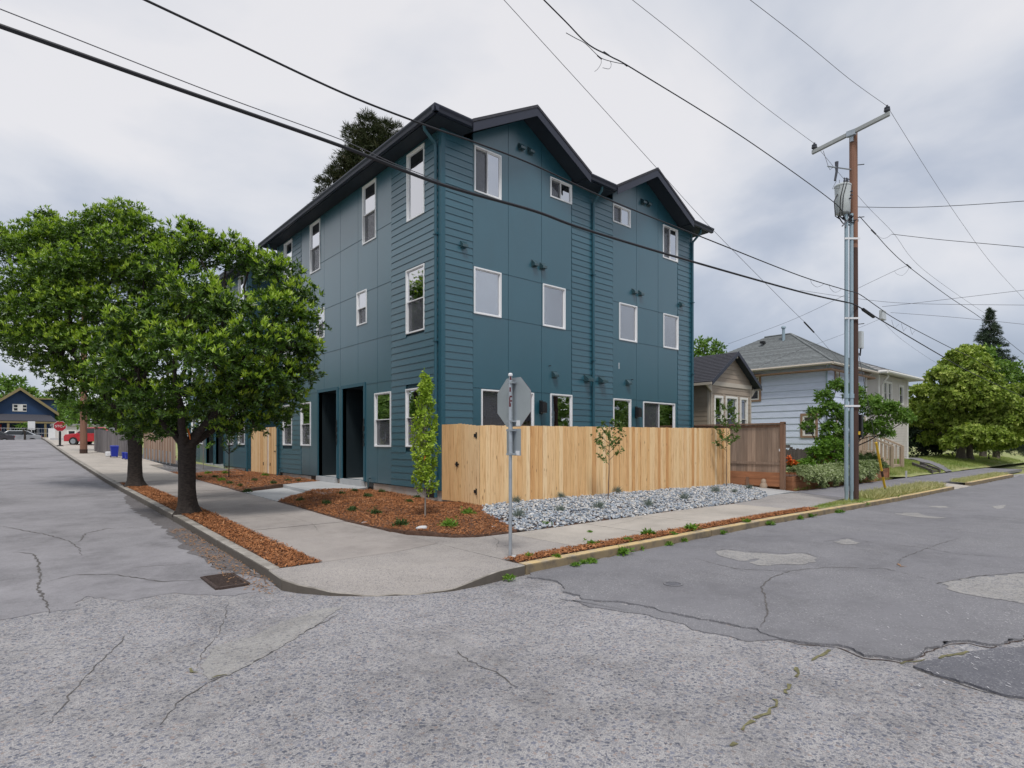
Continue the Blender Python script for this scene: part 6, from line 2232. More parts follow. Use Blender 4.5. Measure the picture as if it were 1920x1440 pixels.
# ---- small bed plants, fescue and weeds: one built of each kind, then copied
def tuft_mesh(name, n, L, Wd, mat, seed, up=1.0, spread=(.2, 1.0), per=5, rad=.04):
    r = np.random.default_rng(seed)
    T = r.normal(0, rad, (n, 3))
    T[:, 2] = np.abs(T[:, 2]) * .7
    A = T / (rad + 1e-6) * .6 + np.array([0, 0, up])
    return leaf_mesh(name, leaves(T, A, per, L, Wd, r, spread), mat)


SHR = [tuft_mesh('bed_shrub', 46, .075, .016, 'shrub_leaf', 70 + k, .8, (.3, 1.3), 6, .05) for k in range(3)]
FES = [tuft_mesh('fescue_tuft', 26, .20, .007, 'fescue_blade', 80 + k, .9, (.15, .85), 8, .03) for k in range(2)]
WED = [tuft_mesh('weed', 22, .09, .030, 'weed_leaf', 90 + k, .8, (.4, 1.3), 5, .045) for k in range(3)]
LIM = tuft_mesh('bed_shrub', 50, .085, .018, 'weed_leaf', 99, .6, (.4, 1.3), 6, .065)


def plant(me, label, cat, px, py, zf, s=1.0, group=None):
    z = .25
    for _ in range(4):
        x, y = at_z(px, py, z)
        z = zf(x, y)
    o = link(me.name.split('.')[0], me, None, (x, y, z))
    s *= .68 if me.name.startswith('weed') else (.76 if me.name.startswith('fescue') else .9)
    o.scale = (s, s, s)
    o.rotation_euler = (0, 0, px * 1.7)
    tag(o, label, cat, group)
    return o


gB = 'small shrubs planted in the mulch beds'
for i, (px, py, s, lime, lab) in enumerate([
        (612, 946, .9, 0, 'small shrub in the corner mulch bed, the one nearest the landing edge'), (661, 957, 1.0, 0, 'small shrub in the corner mulch bed, below the narrow house porch'),
        (703, 964, 1.0, 0, 'flat dark shrub in the middle of the corner mulch bed'), (690, 933, 1.0, 0, 'small shrub in the corner mulch bed, right of the two porches'),
        (752, 986, 1.25, 0, 'round dark green shrub at the front rim of the corner mulch bed'), (842, 988, 1.1, 1, 'bright lime shrub at the front of the corner mulch bed'),
        (877, 965, 1.0, 1, 'flat lime-green shrub before the cedar gate'), (767, 943, .9, 0, 'small shrub just left of the lime-green columnar tree'),
        (783, 934, .8, 0, 'small shrub against the foundation behind the columnar tree'), (716, 924, .9, 0, 'low shrub near the crawl vent of the corner bed'),
        (664, 922, .9, 0, 'low shrub at the back corner of the landing'), (640, 927, .8, 0, 'tiny shrub along the right edge of the landing'), (563, 938, .8, 0, 'tiny shrub at the tip of the mulch beside the front walk'),
        (464, 921, 1.0, 0, 'dark shrub at the front of the far mulch bed beside the pavement'), (512, 908, 1.0, 0, 'dark shrub in the far mulch bed nearest the landing'), (431, 908, .9, 0, 'shrub in the middle of the far mulch bed'),
        (450, 912, .8, 0, 'small grey shrub between two others in the far mulch bed'), (415, 902, .9, 1, 'lime shrub left in the far mulch bed'), (403, 896, 1.0, 0, 'shrub at the left of the far mulch bed'),
        (390, 889, 1.0, 1, 'leafy lime shrub farthest left in the far mulch bed'), (423, 888, 1.0, 1, 'lime shrub in front of the far townhouse window'), (477, 902, .9, 0, 'shrub below the pale double gate'),
        (497, 893, 1.0, 1, 'lime shrub at the foot of the pale double gate'), (540, 902, .8, 0, 'shrub against the foundation left of the landing'), (560, 903, .8, 0, 'shrub touching the left edge of the landing'), (375, 896, .8, 0, 'shrub close behind the near tree trunk')]):
    plant(LIM if lime else SHR[i % 3], lab, 'shrub', px, py, bed_z, s, gB)
gF = 'blue fescue tufts among the river stones'
for i, (px, py, s, lab) in enumerate([
        (973, 972, 1.15, 'yellowish fescue tuft just right of the sign post'), (968, 943, 1.0, 'fescue tuft against the fence behind the sign post'), (1053, 935, 1.0, 'fescue tuft against the fence left of the middle sapling'),
        (1049, 961, .9, 'small fescue tuft in mid bed right of the sign post'), (1124, 955, 1.2, 'fescue tuft in front of the middle sapling'), (1156, 925, 1.2, 'wide fescue tuft right behind the middle sapling'),
        (1209, 920, 1.2, 'fescue tuft against the fence right of the middle sapling'), (1216, 950, 1.1, 'fescue tuft at the front of the stones right of the sapling'), (1281, 912, 1.4, 'big fescue tuft against the fence in the right half of the bed'),
        (1283, 938, 1.1, 'fescue tuft in mid bed below the big one'), (1329, 903, 1.3, 'fescue tuft at the back near the right sapling'), (1341, 924, 1.2, 'fescue tuft in mid bed near the right sapling'), (1405, 918, 1.1, 'fescue tuft at the right end of the river stones'), (1377, 925, .8, 'small fescue tuft between the last two at the right end')]):
    plant(FES[i % 2], lab, 'grass tuft', px, py, bed_z, s, gF)
gW = 'green weeds growing along the kerb'
road_z = lambda x, y: G(x, y) + .02
top_z = lambda x, y: W(x, y) - .005
for i, (px, py, s, zf, lab) in enumerate([
        (956, 1086, .8, road_z, 'upright weed in the gutter below the corner pavement'), (1080, 1062, .8, road_z, 'weed in the gutter at the near end of the yellow kerb'), (1094, 1057, .7, road_z, 'small weed second along the yellow kerb'),
        (1108, 1055, .9, road_z, 'weed third along the yellow kerb'), (1166, 1040, 1.5, road_z, 'largest weed in the gutter of the yellow kerb'), (1198, 1031, 1.1, road_z, 'tall weed just past the largest gutter weed'),
        (1252, 1022, .9, road_z, 'weed in the gutter at the middle of the yellow kerb'), (1278, 1016, 1.1, road_z, 'leafy weed in the gutter past the middle of the kerb'), (1355, 1002, .9, road_z, 'gutter weed below the far half of the mulch strip'), (1442, 985, 1.2, road_z, 'gutter weed near the end of the mulch strip'),
        (1500, 974, 1.1, road_z, 'gutter weed left of the utility pole'), (1520, 970, 1.1, road_z, 'gutter weed just beyond that before the pole'), (1576, 962, 1.1, road_z, 'gutter weed close below the utility pole conduits'), (1613, 950, 1.8, road_z, 'bushy weed in the gutter below the pole'), (1676, 938, 2.0, road_z, 'bushy weed in the gutter right of the pole'),
        (992, 1046, .8, top_z, 'flat weed in the mulch strip right of the sign post'), (1046, 1046, .7, top_z, 'tiny weed in the mulch strip near the kerb end'), (1110, 1023, 1.0, top_z, 'flat weed at the back of the mulch strip'), (1175, 1015, .9, top_z, 'flat weed farther along the mulch strip'), (1215, 1005, 1.4, top_z, 'wide weed in the middle of the mulch strip'), (1296, 995, 1.5, top_z, 'leafy weed in the mulch strip before its middle gap'), (1260, 1003, .8, top_z, 'small weed behind the kerb in the mulch strip'), (1400, 980, 1.0, top_z, 'weed at the far half of the mulch strip'), (1026, 986, 1.0, lambda x, y: W(x, y), 'weed at the edge of the stones on the pavement'), (1105, 998, .5, W, 'tiny weed in a pavement joint below the stones'), (700, 985, .0, W, '')]):
    if lab:
        plant(WED[i % 3], lab, 'weed', px, py, zf, s, gW)

# pale rocks lying on the mulch
for px, py, s, lab in [(792, 992, .12, 'flat pale rock lying at the front of the corner mulch bed'), (683, 981, .05, 'small grey rock at the left front of the corner mulch bed'), (925, 988, .045, 'small grey rock near the tip of the corner mulch bed')]:
    z = .25
    for _ in range(4):
        x, y = at_z(px, py, z)
        z = bed_z(x, y)
    o = link('rock', raw_mesh('rock', shapes[int(px) % 8] * np.array([1, .7, .35]), ico_f.ravel(), 3, 'tuff_stone', False), None, (x, y, z + s * .15))
    o.scale = (s, s, s)
    tag(o, lab, 'rock')


# ---- grass
def grass(name, poly, n, zf, h, mat, seed):
    r = np.random.default_rng(seed)
    p = sample(poly, n, r)
    T = np.stack([p[:, 0], p[:, 1], np.array([zf(a, b) for a, b in p])], 1)
    A = r.normal(0, .35, T.shape) + np.array([0, 0, 1.0])
    o = link(name, leaf_mesh(name, leaves(T, A, 3, h, h * .09, r, (.1, .8)), mat))
    o['kind'] = 'stuff'


grass('verge_grass', [(18.3, 5.73), (26.0, 5.73), (25.6, 6.4), (18.6, 6.4)], 2600, W, .20, 'dry_grass', 101)
grass('verge_grass', [(14.8, 5.73), (18.3, 5.73), (18.3, 6.1), (16.9, 6.05), (14.8, 5.98)], 500, W, .08, 'grass_blade', 102)
grass('verge_grass', [(29.0, 5.79), (38, 5.79), (38, 6.38), (29.4, 6.38)], 1500, W, .14, 'dry_grass', 103)
grass('lawn_grass', [(29.2, 8.5), (37.3, 8.3), (37.8, 9.2), (44, 12.5), (34, 11.5), (29.5, 10.2)], 12000, lawn_z, .11, 'grass_blade', 104)
grass('lawn_grass', [(38.5, 8.4), (60, 8.2), (60, 13), (45.6, 11.6)], 9000, lawn_z, .13, 'grass_blade', 105)
grass('lawn_grass', [(19.6, 8.52), (29, 8.44), (29, 8.3), (19.6, 8.4)], 300, W, .12, 'grass_blade', 106)
# ================================================================== HOUSES DOWN THE RIGHT-HAND STREET
def lap_wall(parent, fm, s0, s1, z0, z1, holes, step, mat, name='siding_board', d=.02, stuff=False, key=''):
    siding(parent, fm, key, s0, s1, z0, z1, holes, stuff=stuff, step=step, mat=mat, name=name, d=d)


# ---- beige bungalow
BX, BY, BW, BD = 21.5, 12.62, 3.40, 9.0
bung = thing('bungalow', 'small beige gabled bungalow with dark shingle roof behind the brown fence', 'house', (BX, BY, 0))
FR = lambda s, z, d: (s, -d, z)
LE = lambda s, z, d: (-d, s, z)
bw = [(.28, .98, 1.75, 3.62), (1.20, 2.18, 1.75, 3.64), (2.40, 3.06, 1.75, 3.64)]
slab(FR, (.01, BW, .3, 4.12), bw, -.12, -.002).build('wall_front', 'beige_siding', bung)
MB().box((.005, .121, .3), (.12, BD, 4.12)).build('wall_left', 'beige_siding', bung)
MB().box((BW - .12, .121, .3), (BW, BD, 4.12)).build('wall_right', 'beige_siding', bung)
lap_wall(bung, FR, .09, BW - .09, .3, 4.12, bw, .19, 'beige_siding', key='BF')
lap_wall(bung, LE, .09, BD, .3, 4.12, [], .19, 'beige_siding', key='BL')
for s in (0.0, BW - .085):
    MB().box(FR(s, .3, -.02), FR(s + .085, 4.1, .03)).build('corner_board', 'beige_trim', bung)
MB().box(LE(.0, .3, .0), LE(.09, 4.1, .031)).build('corner_board', 'beige_trim', bung)
for w in bw:
    window(bung, FR, w, 'hung', ('white_paint', 'old_glass'), .4, .09, out=.05)
MB().box(FR(-.02, 4.02, .0), FR(BW + .02, 4.20, .05)).build('frieze_board', 'beige_trim', bung)
ov, oy = .38, .32
pk, ev = 5.48, 4.10
cx_ = BW / 2
sl_ = (pk - ev) / (cx_ + ov)
gz_ = lambda s: pk - sl_ * abs(s - cx_) - .06
z = 4.20
while z < gz_(cx_) - .05:
    hw = (gz_(cx_) - z) / sl_
    h = min(.19, gz_(cx_) - z)
    h2 = max(.0, (gz_(cx_) - z - h * .97) / sl_)
    a0_, b0_, a1_, b1_ = max(.0, cx_ - hw), min(BW, cx_ + hw), max(.0, cx_ - h2), min(BW, cx_ + h2)
    MB().add([FR(a0_, z, 0), FR(b0_, z, 0), FR(b0_, z, .02), FR(a0_, z, .02), FR(a1_, z + h * .97, 0), FR(b1_, z + h * .97, 0), FR(b1_, z + h * .97, .007), FR(a1_, z + h * .97, .007)], [(0, 1, 2, 3), (4, 5, 6, 7), (0, 1, 5, 4), (1, 2, 6, 5), (2, 3, 7, 6), (3, 0, 4, 7)]).build('gable_board', 'beige_siding', bung)
    z += .19
MB().prism([FR(0, 4.12, -.10), FR(BW, 4.12, -.10), FR(BW, gz_(BW), -.10), FR(cx_, gz_(cx_), -.10), FR(0, gz_(0), -.10)], (0, -.095, 0)).build('gable_backing', 'beige_siding', bung)
for sgn in (-1, 1):
    e = cx_ + sgn * (cx_ + ov)
    th = .07
    mb = MB()
    # shingle courses as thin steps up the slope
    n = 18
    for k in range(n):
        a, b = k / n, (k + 1) / n + .01
        xa, xb = e + (cx_ - e) * a, e + (cx_ - e) * min(b, 1)
        za, zb_ = ev + (pk - ev) * a, ev + (pk - ev) * min(b, 1)
        mb.prism([(xa, -oy, za), (xb, -oy, zb_ - .016), (xb, -oy, zb_ + .03), (xa, -oy, za + .055)], (0, BD + oy + .2, 0))
    mb.build('roof_slope', 'dark_shingle', bung)
    q = [(e, -oy - .022, ev - .13), (cx_, -oy - .022, pk - .13), (cx_, -oy - .022, pk + .05), (e, -oy - .022, ev + .05)]
    MB().prism(q, (0, .02, 0)).build('rake_board', 'navy_fascia', bung)
    q = [(e + -sgn * .03, -oy, ev - .05), (cx_, -oy, pk - .05), (cx_, .0, pk - .05), (e - sgn * .03, 0, ev - .05)]
    MB().prism(q, (0, 0, .02)).build('eave_soffit', 'navy_soffit', bung)
    MB().box((e - .06, -oy, ev - .10), (e + .06, BD, ev - .0)).build('gutter', 'beige_trim', bung)
    MB().prism([(cx_ + sgn * (cx_ - .02), -.02, 3.72), (cx_ + sgn * (cx_ + .02) - .04 * sgn, -.02, 4.0), (cx_ + sgn * (cx_ + ov - .05), -.02, 4.05), (cx_ + sgn * (cx_ + ov - .1), -.02, 3.97)], (0, -.07, 0)).build('eave_bracket', 'beige_trim', bung)
MB().box((cx_ - .04, -oy + .03, pk - .24), (cx_ + .04, 0, pk - .13)).build('ridge_bracket', 'beige_trim', bung)
MB().box((cx_ - .50, -oy + .03, pk - .42), (cx_ - .43, 0, pk - .34)).build('purlin_end', 'beige_trim', bung)
MB().tube([(.02, -.06, .4), (.02, -.06, 3.75), (-.2, -.06, 3.9), (-.36, -.05, 4.02)], .04, 8).build('downspout', 'beige_trim', bung, smooth=True)
MB().prism([(-.3, .9, 4.22), (.55, 1.0, 4.62), (.55, 2.6, 4.62), (-.3, 2.7, 4.22)], (-.05, 0, .12)).build('roof_saddle', 'dark_shingle', bung)
MB().box((-.06, .35, 2.02), (-.024, .75, 2.32)).build('wall_vent', 'dark_mailbox', bung)
MB().box((-.10, .92, 3.0), (-.024, 1.02, 3.2)).build('wall_lamp', 'dark_mailbox', bung)

# ---- pale blue house with hipped roof
HX, HY, HW_, HD = 29.5, 11.23, 5.1, 8.5
blue = thing('hipped_house', 'pale blue house with grey-green hipped roof and brown window trim behind the brown fence', 'house', (HX, HY, 0))
LEb = LE
bf_w = [(1.1, 1.5, 4.35, 5.17)]
bl_w = [(.45, 1.05, 2.0, 2.98), (3.25, 4.1, 3.9, 5.12)]
slab(FR, (.01, HW_, .3, 5.42), bf_w, -.12, -.002).build('wall_front', 'blue_shingle_siding', blue)
slab(LE, (.121, HD, .3, 5.42), bl_w, -.12, -.002).build('wall_left', 'blue_shingle_siding', blue)
MB().box((HW_ - .1, .13, .3), (HW_ - .005, HD, 5.42)).build('wall_right', 'blue_shingle_siding', blue)
lap_wall(blue, FR, .0, HW_, .3, 5.42, bf_w, .33, 'blue_shingle_siding', 'shingle_course', .035, key='HF')
lap_wall(blue, LE, .0, HD, .3, 5.42, bl_w, .33, 'blue_shingle_siding', 'shingle_course', .035, key='HL')
MB().box((-.05, -.05, .3), (.0, .0, 5.42)).build('corner_board', 'blue_shingle_siding', blue)
for fm, ws in ((FR, bf_w), (LE, bl_w)):
    for w in ws:
        window(blue, fm, w, 'hung', ('white_paint', 'old_glass'), .4, .06, out=.05)
        s0, s1, z0, z1 = w
        for a, b, c, d in ((s0 - .11, s1 + .11, z1, z1 + .12), (s0 - .11, s1 + .11, z0 - .09, z0), (s0 - .11, s0, z0, z1), (s1, s1 + .11, z0, z1)):
            MB().box(fm(a, c, .03), fm(b, d, .06)).build('window_trim', 'brown_trim', blue)
o_ = .5
ez = 5.46
ap1, ap2 = (HW_ / 2, 2.77, 7.55), (HW_ / 2, 4.2, 7.55)
rc = [(-o_, -o_, ez), (HW_ + o_, -o_, ez), (HW_ + o_, HD + .2, ez), (-o_, HD + .2, ez)]


def stepped(parent, a, b, c, d, n, th, name, mat):
    """roof plane a-b (eave) to d-c (ridge) laid in overlapping courses"""
    a, b, c, d = map(Vector, (a, b, c, d))
    nrm = (b - a).cross(d - a)
    if nrm.length < 1e-6:
        nrm = (b - a).cross(c - a)
    nrm.normalize()
    if nrm.z < 0:
        nrm = -nrm
    for k in range(n):
        t0, t1 = k / n, min(1, (k + 1) / n + .004)
        p, q, r, s = a.lerp(d, t0), b.lerp(c, t0), b.lerp(c, t1), a.lerp(d, t1)
        mb_ = MB().add([p, q, r, s, p + nrm * th, q + nrm * th, r + nrm * th * .35, s + nrm * th * .35], [(0, 1, 2, 3), (4, 5, 6, 7), (0, 1, 5, 4), (1, 2, 6, 5), (2, 3, 7, 6), (3, 0, 4, 7)])
        mb_.build(name, mat, parent)


stepped(blue, rc[3], rc[0], ap1, ap2, 26, .022, 'shingle_course', 'green_shingle')
stepped(blue, rc[0], rc[1], ap1, ap1, 26, .022, 'shingle_course', 'green_shingle')
stepped(blue, rc[1], rc[2], ap2, ap1, 26, .022, 'shingle_course', 'green_shingle')
MB().add([rc[0], rc[1], rc[2], rc[3]], [(0, 1, 2, 3)]).build('roof_soffit', 'brown_trim', blue)
for a, b in ((rc[3], rc[0]), (rc[0], rc[1]), (rc[1], rc[2])):
    MB().tube([Vector(a) + Vector((0, 0, -.06)), Vector(b) + Vector((0, 0, -.06))], .07, 8).build('gutter', 'beige_trim', blue)
    MB().tube([Vector(a) * .97 + Vector((0.08, .1, -.18)), Vector(b) * .97 + Vector((0.08, .1, -.18))], .06, 4).build('fascia_board', 'brown_trim', blue)
for r_pts in ((rc[0], ap1), (rc[1], ap1), (ap1, ap2)):
    MB().tube([Vector(p) + Vector((0, 0, .03)) for p in r_pts], .05, 6).build('ridge_cap', 'green_shingle', blue)
MB().tube([(-.08, -.08, .4), (-.08, -.08, 5.1), (-.3, -.3, 5.38)], .04, 8).build('downspout', 'conduit', blue, smooth=True)
MB().tube([(HW_ + .05, -.08, .4), (HW_ + .05, -.08, 5.1), (HW_ + .3, -.3, 5.38)], .04, 8).build('downspout', 'white_paint', blue, smooth=True)
vp = MB().lathe([(.075, 0), (.075, .82), (.12, .83), (.12, .9), (.10, .93)], n=12).build('vent_pipe', 'conduit', blue, smooth=True, loc=(HW_ / 2 - .55, 2.9, 7.0))
MB().lathe([(.26, 0), (.1, .14)], n=12).build('flashing', 'galvanised', vp, loc=(0, 0, -.02))
MB().box((-.14, -.1, 0), (.14, .1, .12)).build('roof_vent', 'black_metal', blue, loc=(HW_ / 2 - .85, 3.9, 7.1))
MB().box((-.14, -.1, 0), (.14, .1, .12)).build('roof_vent', 'black_metal', blue, loc=(HW_ / 2 + .7, 2.6, 7.05))

# ---- grey two-storey house beyond it
GX, GY = 38.0, 11.6
grey = thing('grey_house', 'warm grey two-storey house with white corner boards beyond the pale blue one', 'house', (GX, GY, 0))
gw = [(.8, 2.3, 3.9, 5.3), (3.6, 4.55, 4.0, 5.25)]
slab(FR, (.01, 5.5, .3, 5.62), gw, -.12, -.002).build('wall_front', 'grey_siding', grey)
MB().box((.005, .125, .3), (.1, 8, 5.62)).build('wall_left', 'grey_siding', grey)
MB().box((5.4, .125, .3), (5.5, 8, 5.62)).build('wall_right', 'grey_siding', grey)
lap_wall(grey, FR, .22, 5.3, .3, 5.62, gw, .16, 'grey_siding', key='GF', stuff=True)
lap_wall(grey, LE, .0, 8, .3, 5.62, [], .16, 'grey_siding', key='GL', stuff=True)
for s in (0.0, 5.3):
    MB().box(FR(s, .3, -.03), FR(s + .22, 5.6, .03)).build('corner_board', 'white_paint', grey)
window(grey, FR, (.8, 1.52, 3.9, 5.3), 'hung', ('white_paint', 'old_glass'), .4, .1, out=.05)
window(grey, FR, (1.58, 2.3, 3.9, 5.3), 'hung', ('white_paint', 'old_glass'), .4, .1, out=.05)
window(grey, FR, gw[1], 'hung', ('white_paint', 'old_glass'), .4, .12, out=.05)
o_ = .65
rcg = [(-o_, -o_, 5.72), (5.5 + o_, -o_, 5.72), (5.5 + o_, 8.4, 5.72), (-o_, 8.4, 5.72)]
apg = [(2.3, 3.3, 7.35), (2.3, 5, 7.35)]
stepped(grey, rcg[3], rcg[0], apg[0], apg[1], 12, .04, 'shingle_course', 'grey_shingle')
stepped(grey, rcg[0], rcg[1], apg[0], apg[0], 12, .04, 'shingle_course', 'grey_shingle')
stepped(grey, rcg[1], rcg[2], apg[1], apg[0], 12, .04, 'shingle_course', 'grey_shingle')
MB().add(rcg, [(0, 1, 2, 3)]).build('roof_soffit', 'white_paint', grey)
for a, b in ((rcg[3], rcg[0]), (rcg[0], rcg[1]), (rcg[1], rcg[2])):
    MB().tube([Vector(a) + Vector((0, 0, -.04)), Vector(b) + Vector((0, 0, -.04))], .09, 8).build('gutter', 'white_paint', grey)
MB().tube([(.35, -.1, .4), (.35, -.1, 5.0), (.1, -.5, 5.5)], .05, 8).build('downspout', 'white_paint', grey, smooth=True)
# dark-roofed house farthest
dkh = thing('far_house', 'farthest house on the right street, only its dark hipped roof showing', 'house', (48.5, 14.0, 0))
MB().box((.6, .6, .3), (6.2, 8, 5.9)).build('wall', 'grey_siding', dkh)
stepped(dkh, (0, 9, 5.95), (0, 0, 5.95), (3.3, 3.2, 7.4), (3.3, 5, 7.4), 8, .05, 'shingle_course', 'dark_shingle')
stepped(dkh, (0, 0, 5.95), (6.8, 0, 5.95), (3.3, 3.2, 7.4), (3.3, 3.2, 7.4), 8, .05, 'shingle_course', 'dark_shingle')
stepped(dkh, (6.8, 0, 5.95), (6.8, 9, 5.95), (3.3, 5, 7.4), (3.3, 3.2, 7.4), 8, .05, 'shingle_course', 'dark_shingle')
MB().box((1.2, .55, 3.6), (2.4, .598, 5.2)).build('window', 'white_paint', dkh)

# ---- wooden porch stair in front of the grey house
st = thing('porch_stair', 'tan wooden stair with slatted railings beside the lawn right of the utility pole', 'stairs', (32.2, 9.3, .42))
for k in range(5):
    MB().box((.1 - k * .0, .30 * k, .0), (1.5, .30 * k + .32, .17 * (k + 1))).build('step', 'tan_stair', st)
for xx in (.0, 1.52):
    MB().box((xx, -.12, -.1), (xx + .12, .0, 1.05)).build('newel_post', 'tan_stair', st)
    MB().box((xx, 1.5, .0), (xx + .12, 1.62, 1.95)).build('newel_post', 'tan_stair', st)
    MB().hexa([(xx + .01, -.1, 1.0), (xx + .11, -.1, 1.0), (xx + .11, 1.6, 1.82), (xx + .01, 1.6, 1.82), (xx + .01, -.1, 1.1), (xx + .11, -.1, 1.1), (xx + .11, 1.6, 1.92), (xx + .01, 1.6, 1.92)]).build('handrail', 'tan_stair', st)
    for k in range(9):
        yy_ = .02 + k * .17
        MB().box((xx + .04, yy_, .05), (xx + .08, yy_ + .05, 1.03 + .48 * yy_)).build('baluster', 'tan_stair', st)
MB().box((-2.6, 1.6, .6), (1.7, 1.66, 1.7)).build('porch_skirt', 'tan_stair', st)
for k in range(4):
    MB().box((-2.4 + k * 1.25, 1.55, .0), (-2.28 + k * 1.25, 1.598, 2.6)).build('porch_post', 'tan_stair', st)
for k in range(12):
    MB().box((.15 + k * .11, 1.67, .9), (.19 + k * .11, 1.70, 1.8)).build('baluster', 'tan_stair', st)
# culvert steps sunk in the lawn
cs = thing('sunken_steps', 'short dark stone steps cut into the lawn bank at the right', 'steps', (35.6, 8.35, .15))
for k in range(3):
    MB().box((-.5 + .25 * k, .26 * k, -.1), (.6 + .25 * k, .26 * k + .27, .10 + .12 * k)).build('step', 'dark_stone', cs)
for xx in (-.75, .6):
    MB().hexa([(xx, -.1, -.1), (xx + .18, -.1, -.1), (xx + .68, .9, -.1), (xx + .5, .9, -.1), (xx, -.1, .16), (xx + .18, -.1, .16), (xx + .68, .9, .5), (xx + .5, .9, .5)]).build('side_wall', 'dark_stone', cs)
tag(MB().box((-.04, -.03, 0), (.04, .03, .3)).build('lawn_edging', 'tuff_stone', loc=(30.5, 8.2, .1)), 'pale edging stone at the lawn bank foot', 'stone')

# ================================================================== FAR END OF THE LEFT-HAND STREET
FZ = 2.0
nv = thing('navy_house', 'navy blue gabled house with gold trim and red door ending the left street', 'house', (0.9, 84.0, FZ))
# faces the viewer down the street: front along x, gable towards -y
rotn = math.atan2(-FX, FY) + math.radians(0)
nv.rotation_euler = (0, 0, math.radians(2))
U = 1088 / 64.0     # px per metre at that distance
mb = MB()
mb.box((-3.2, .0, 0), (2.8, 8, 3.1))
mb.prism([(-3.2, 0, 3.1), (2.8, 0, 3.1), (-.2, 0, 5.35)], (0, 8, 0))
mb.build('wall', 'navy_siding', nv)
for sgn in (-1, 1):
    e = -.2 + sgn * 3.35
    MB().prism([(e, -.5, 2.75), (-.2, -.5, 5.5), (-.2, -.5, 5.68), (e, -.5, 2.95)], (0, 9, 0)).build('roof_slope', 'dark_shingle', nv)
    MB().prism([(e, -.56, 2.62), (-.2, -.56, 5.38), (-.2, -.56, 5.70), (e, -.56, 2.97)], (0, .055, 0)).build('rake_board', 'gold_trim', nv)
MB().box((.6, 2.5, 3.2), (3.2, 6, 4.6)).build('dormer', 'navy_siding', nv)
MB().box((.4, 2.2, 4.6), (3.4, 6.2, 4.75)).build('dormer_roof', 'gold_trim', nv)
wn = MB().box((-.85, -.04, 3.05), (.35, .0, 3.85)).build('window', 'white_paint', nv)
for a in (-.72, .03):
    for b in (3.14, 3.5):
        MB().box((a, -.05, b), (a + .3, -.041, b + .26)).build('pane', 'car_glass', wn)
MB().prism([(-3.4, -1.9, 1.9), (2.9, -1.9, 1.9), (2.4, .0, 2.65), (-2.9, .0, 2.65)], (0, 0, .1)).build('porch_roof', 'dark_shingle', nv)
MB().box((-3.4, -1.95, 1.72), (2.9, -1.85, 1.9)).build('porch_beam', 'gold_trim', nv)
for a in (-3.2, -1.35, 1.75, 2.6):
    MB().box((a, -1.9, -.1), (a + .2, -1.7, 1.75)).build('porch_post', 'gold_trim', nv)
dr_ = MB().box((-2.55, -.06, .0), (-1.75, .0, 1.6)).build('front_door', 'red_door', nv)
MB().box((-2.4, -.075, 1.15), (-1.9, -.061, 1.5)).build('pane', 'conduit', dr_)
MB().box((-1.0, -.05, .4), (1.3, .0, 1.55)).build('porch_window', 'car_glass', nv)
# chain-link fence before it
cl = thing('chain_fence', 'pale metal chain fence with posts across the end of the left street', 'fence', (-1.2, 79.0, 2.0))
for a in np.arange(0, 7.0, 1.1):
    MB().tube([(a, 0, -.1), (a, 0, 1.15)], .03, 6).build('post', 'rail_metal', cl)
for z in (.1, .6, 1.1):
    MB().tube([(0, 0, z), (6.8, 0, z)], .022, 6).build('rail', 'rail_metal', cl)
for i in range(34):
    MB().box((i * .2, -.004, .1), (i * .2 + .018, .004, 1.1)).build('fence_wire', 'rail_metal', cl)
tag(MB().box((-.3, -.02, 0), (.3, .02, .9)).box((-.04, .0, -1.8), (.04, .04, 0)).build('notice_board', 'sticker_white', loc=tuple(at_d(59, 806, 61.0))), 'white notice on a post before the chain fence', 'sign')
tag(MB().box((-.28, -.1, 0), (.28, .1, 1.1)).build('white_post', 'sticker_white', loc=(at_d(97, 823, 60)[0], at_d(97, 823, 60)[1], at_d(97, 823, 60)[2])), 'short stout white box standing at the right end of the chain fence', 'box')
# pale building right of the sign
p = at_d(142, 825, 62)
pb = thing('pale_building', 'low pale stucco building behind the far stop sign', 'building', (p[0], p[1], p[2]))
MB().box((-1.9, 0, -.6), (2.6, 4, 1.5)).build('wall', 'pink_stucco', pb)
MB().box((-2.0, -.2, 1.5), (2.7, 4.1, 1.72)).build('roof', 'grey_shingle', pb)
w_ = MB().box((-.75, -.03, .4), (.05, -.001, 1.05)).build('window', 'white_paint', pb)
MB().box((-.6, -.04, .5), (-.1, -.031, .95)).build('pane', 'car_glass', w_)
# low wall by the corner
p = at_d(125, 832, 55)
tag(MB().box((-1.2, 0, -.3), (1.6, .3, .55)).build('low_wall', 'tuff_stone', loc=tuple(p)), 'low grey wall beside the far stop sign', 'wall')


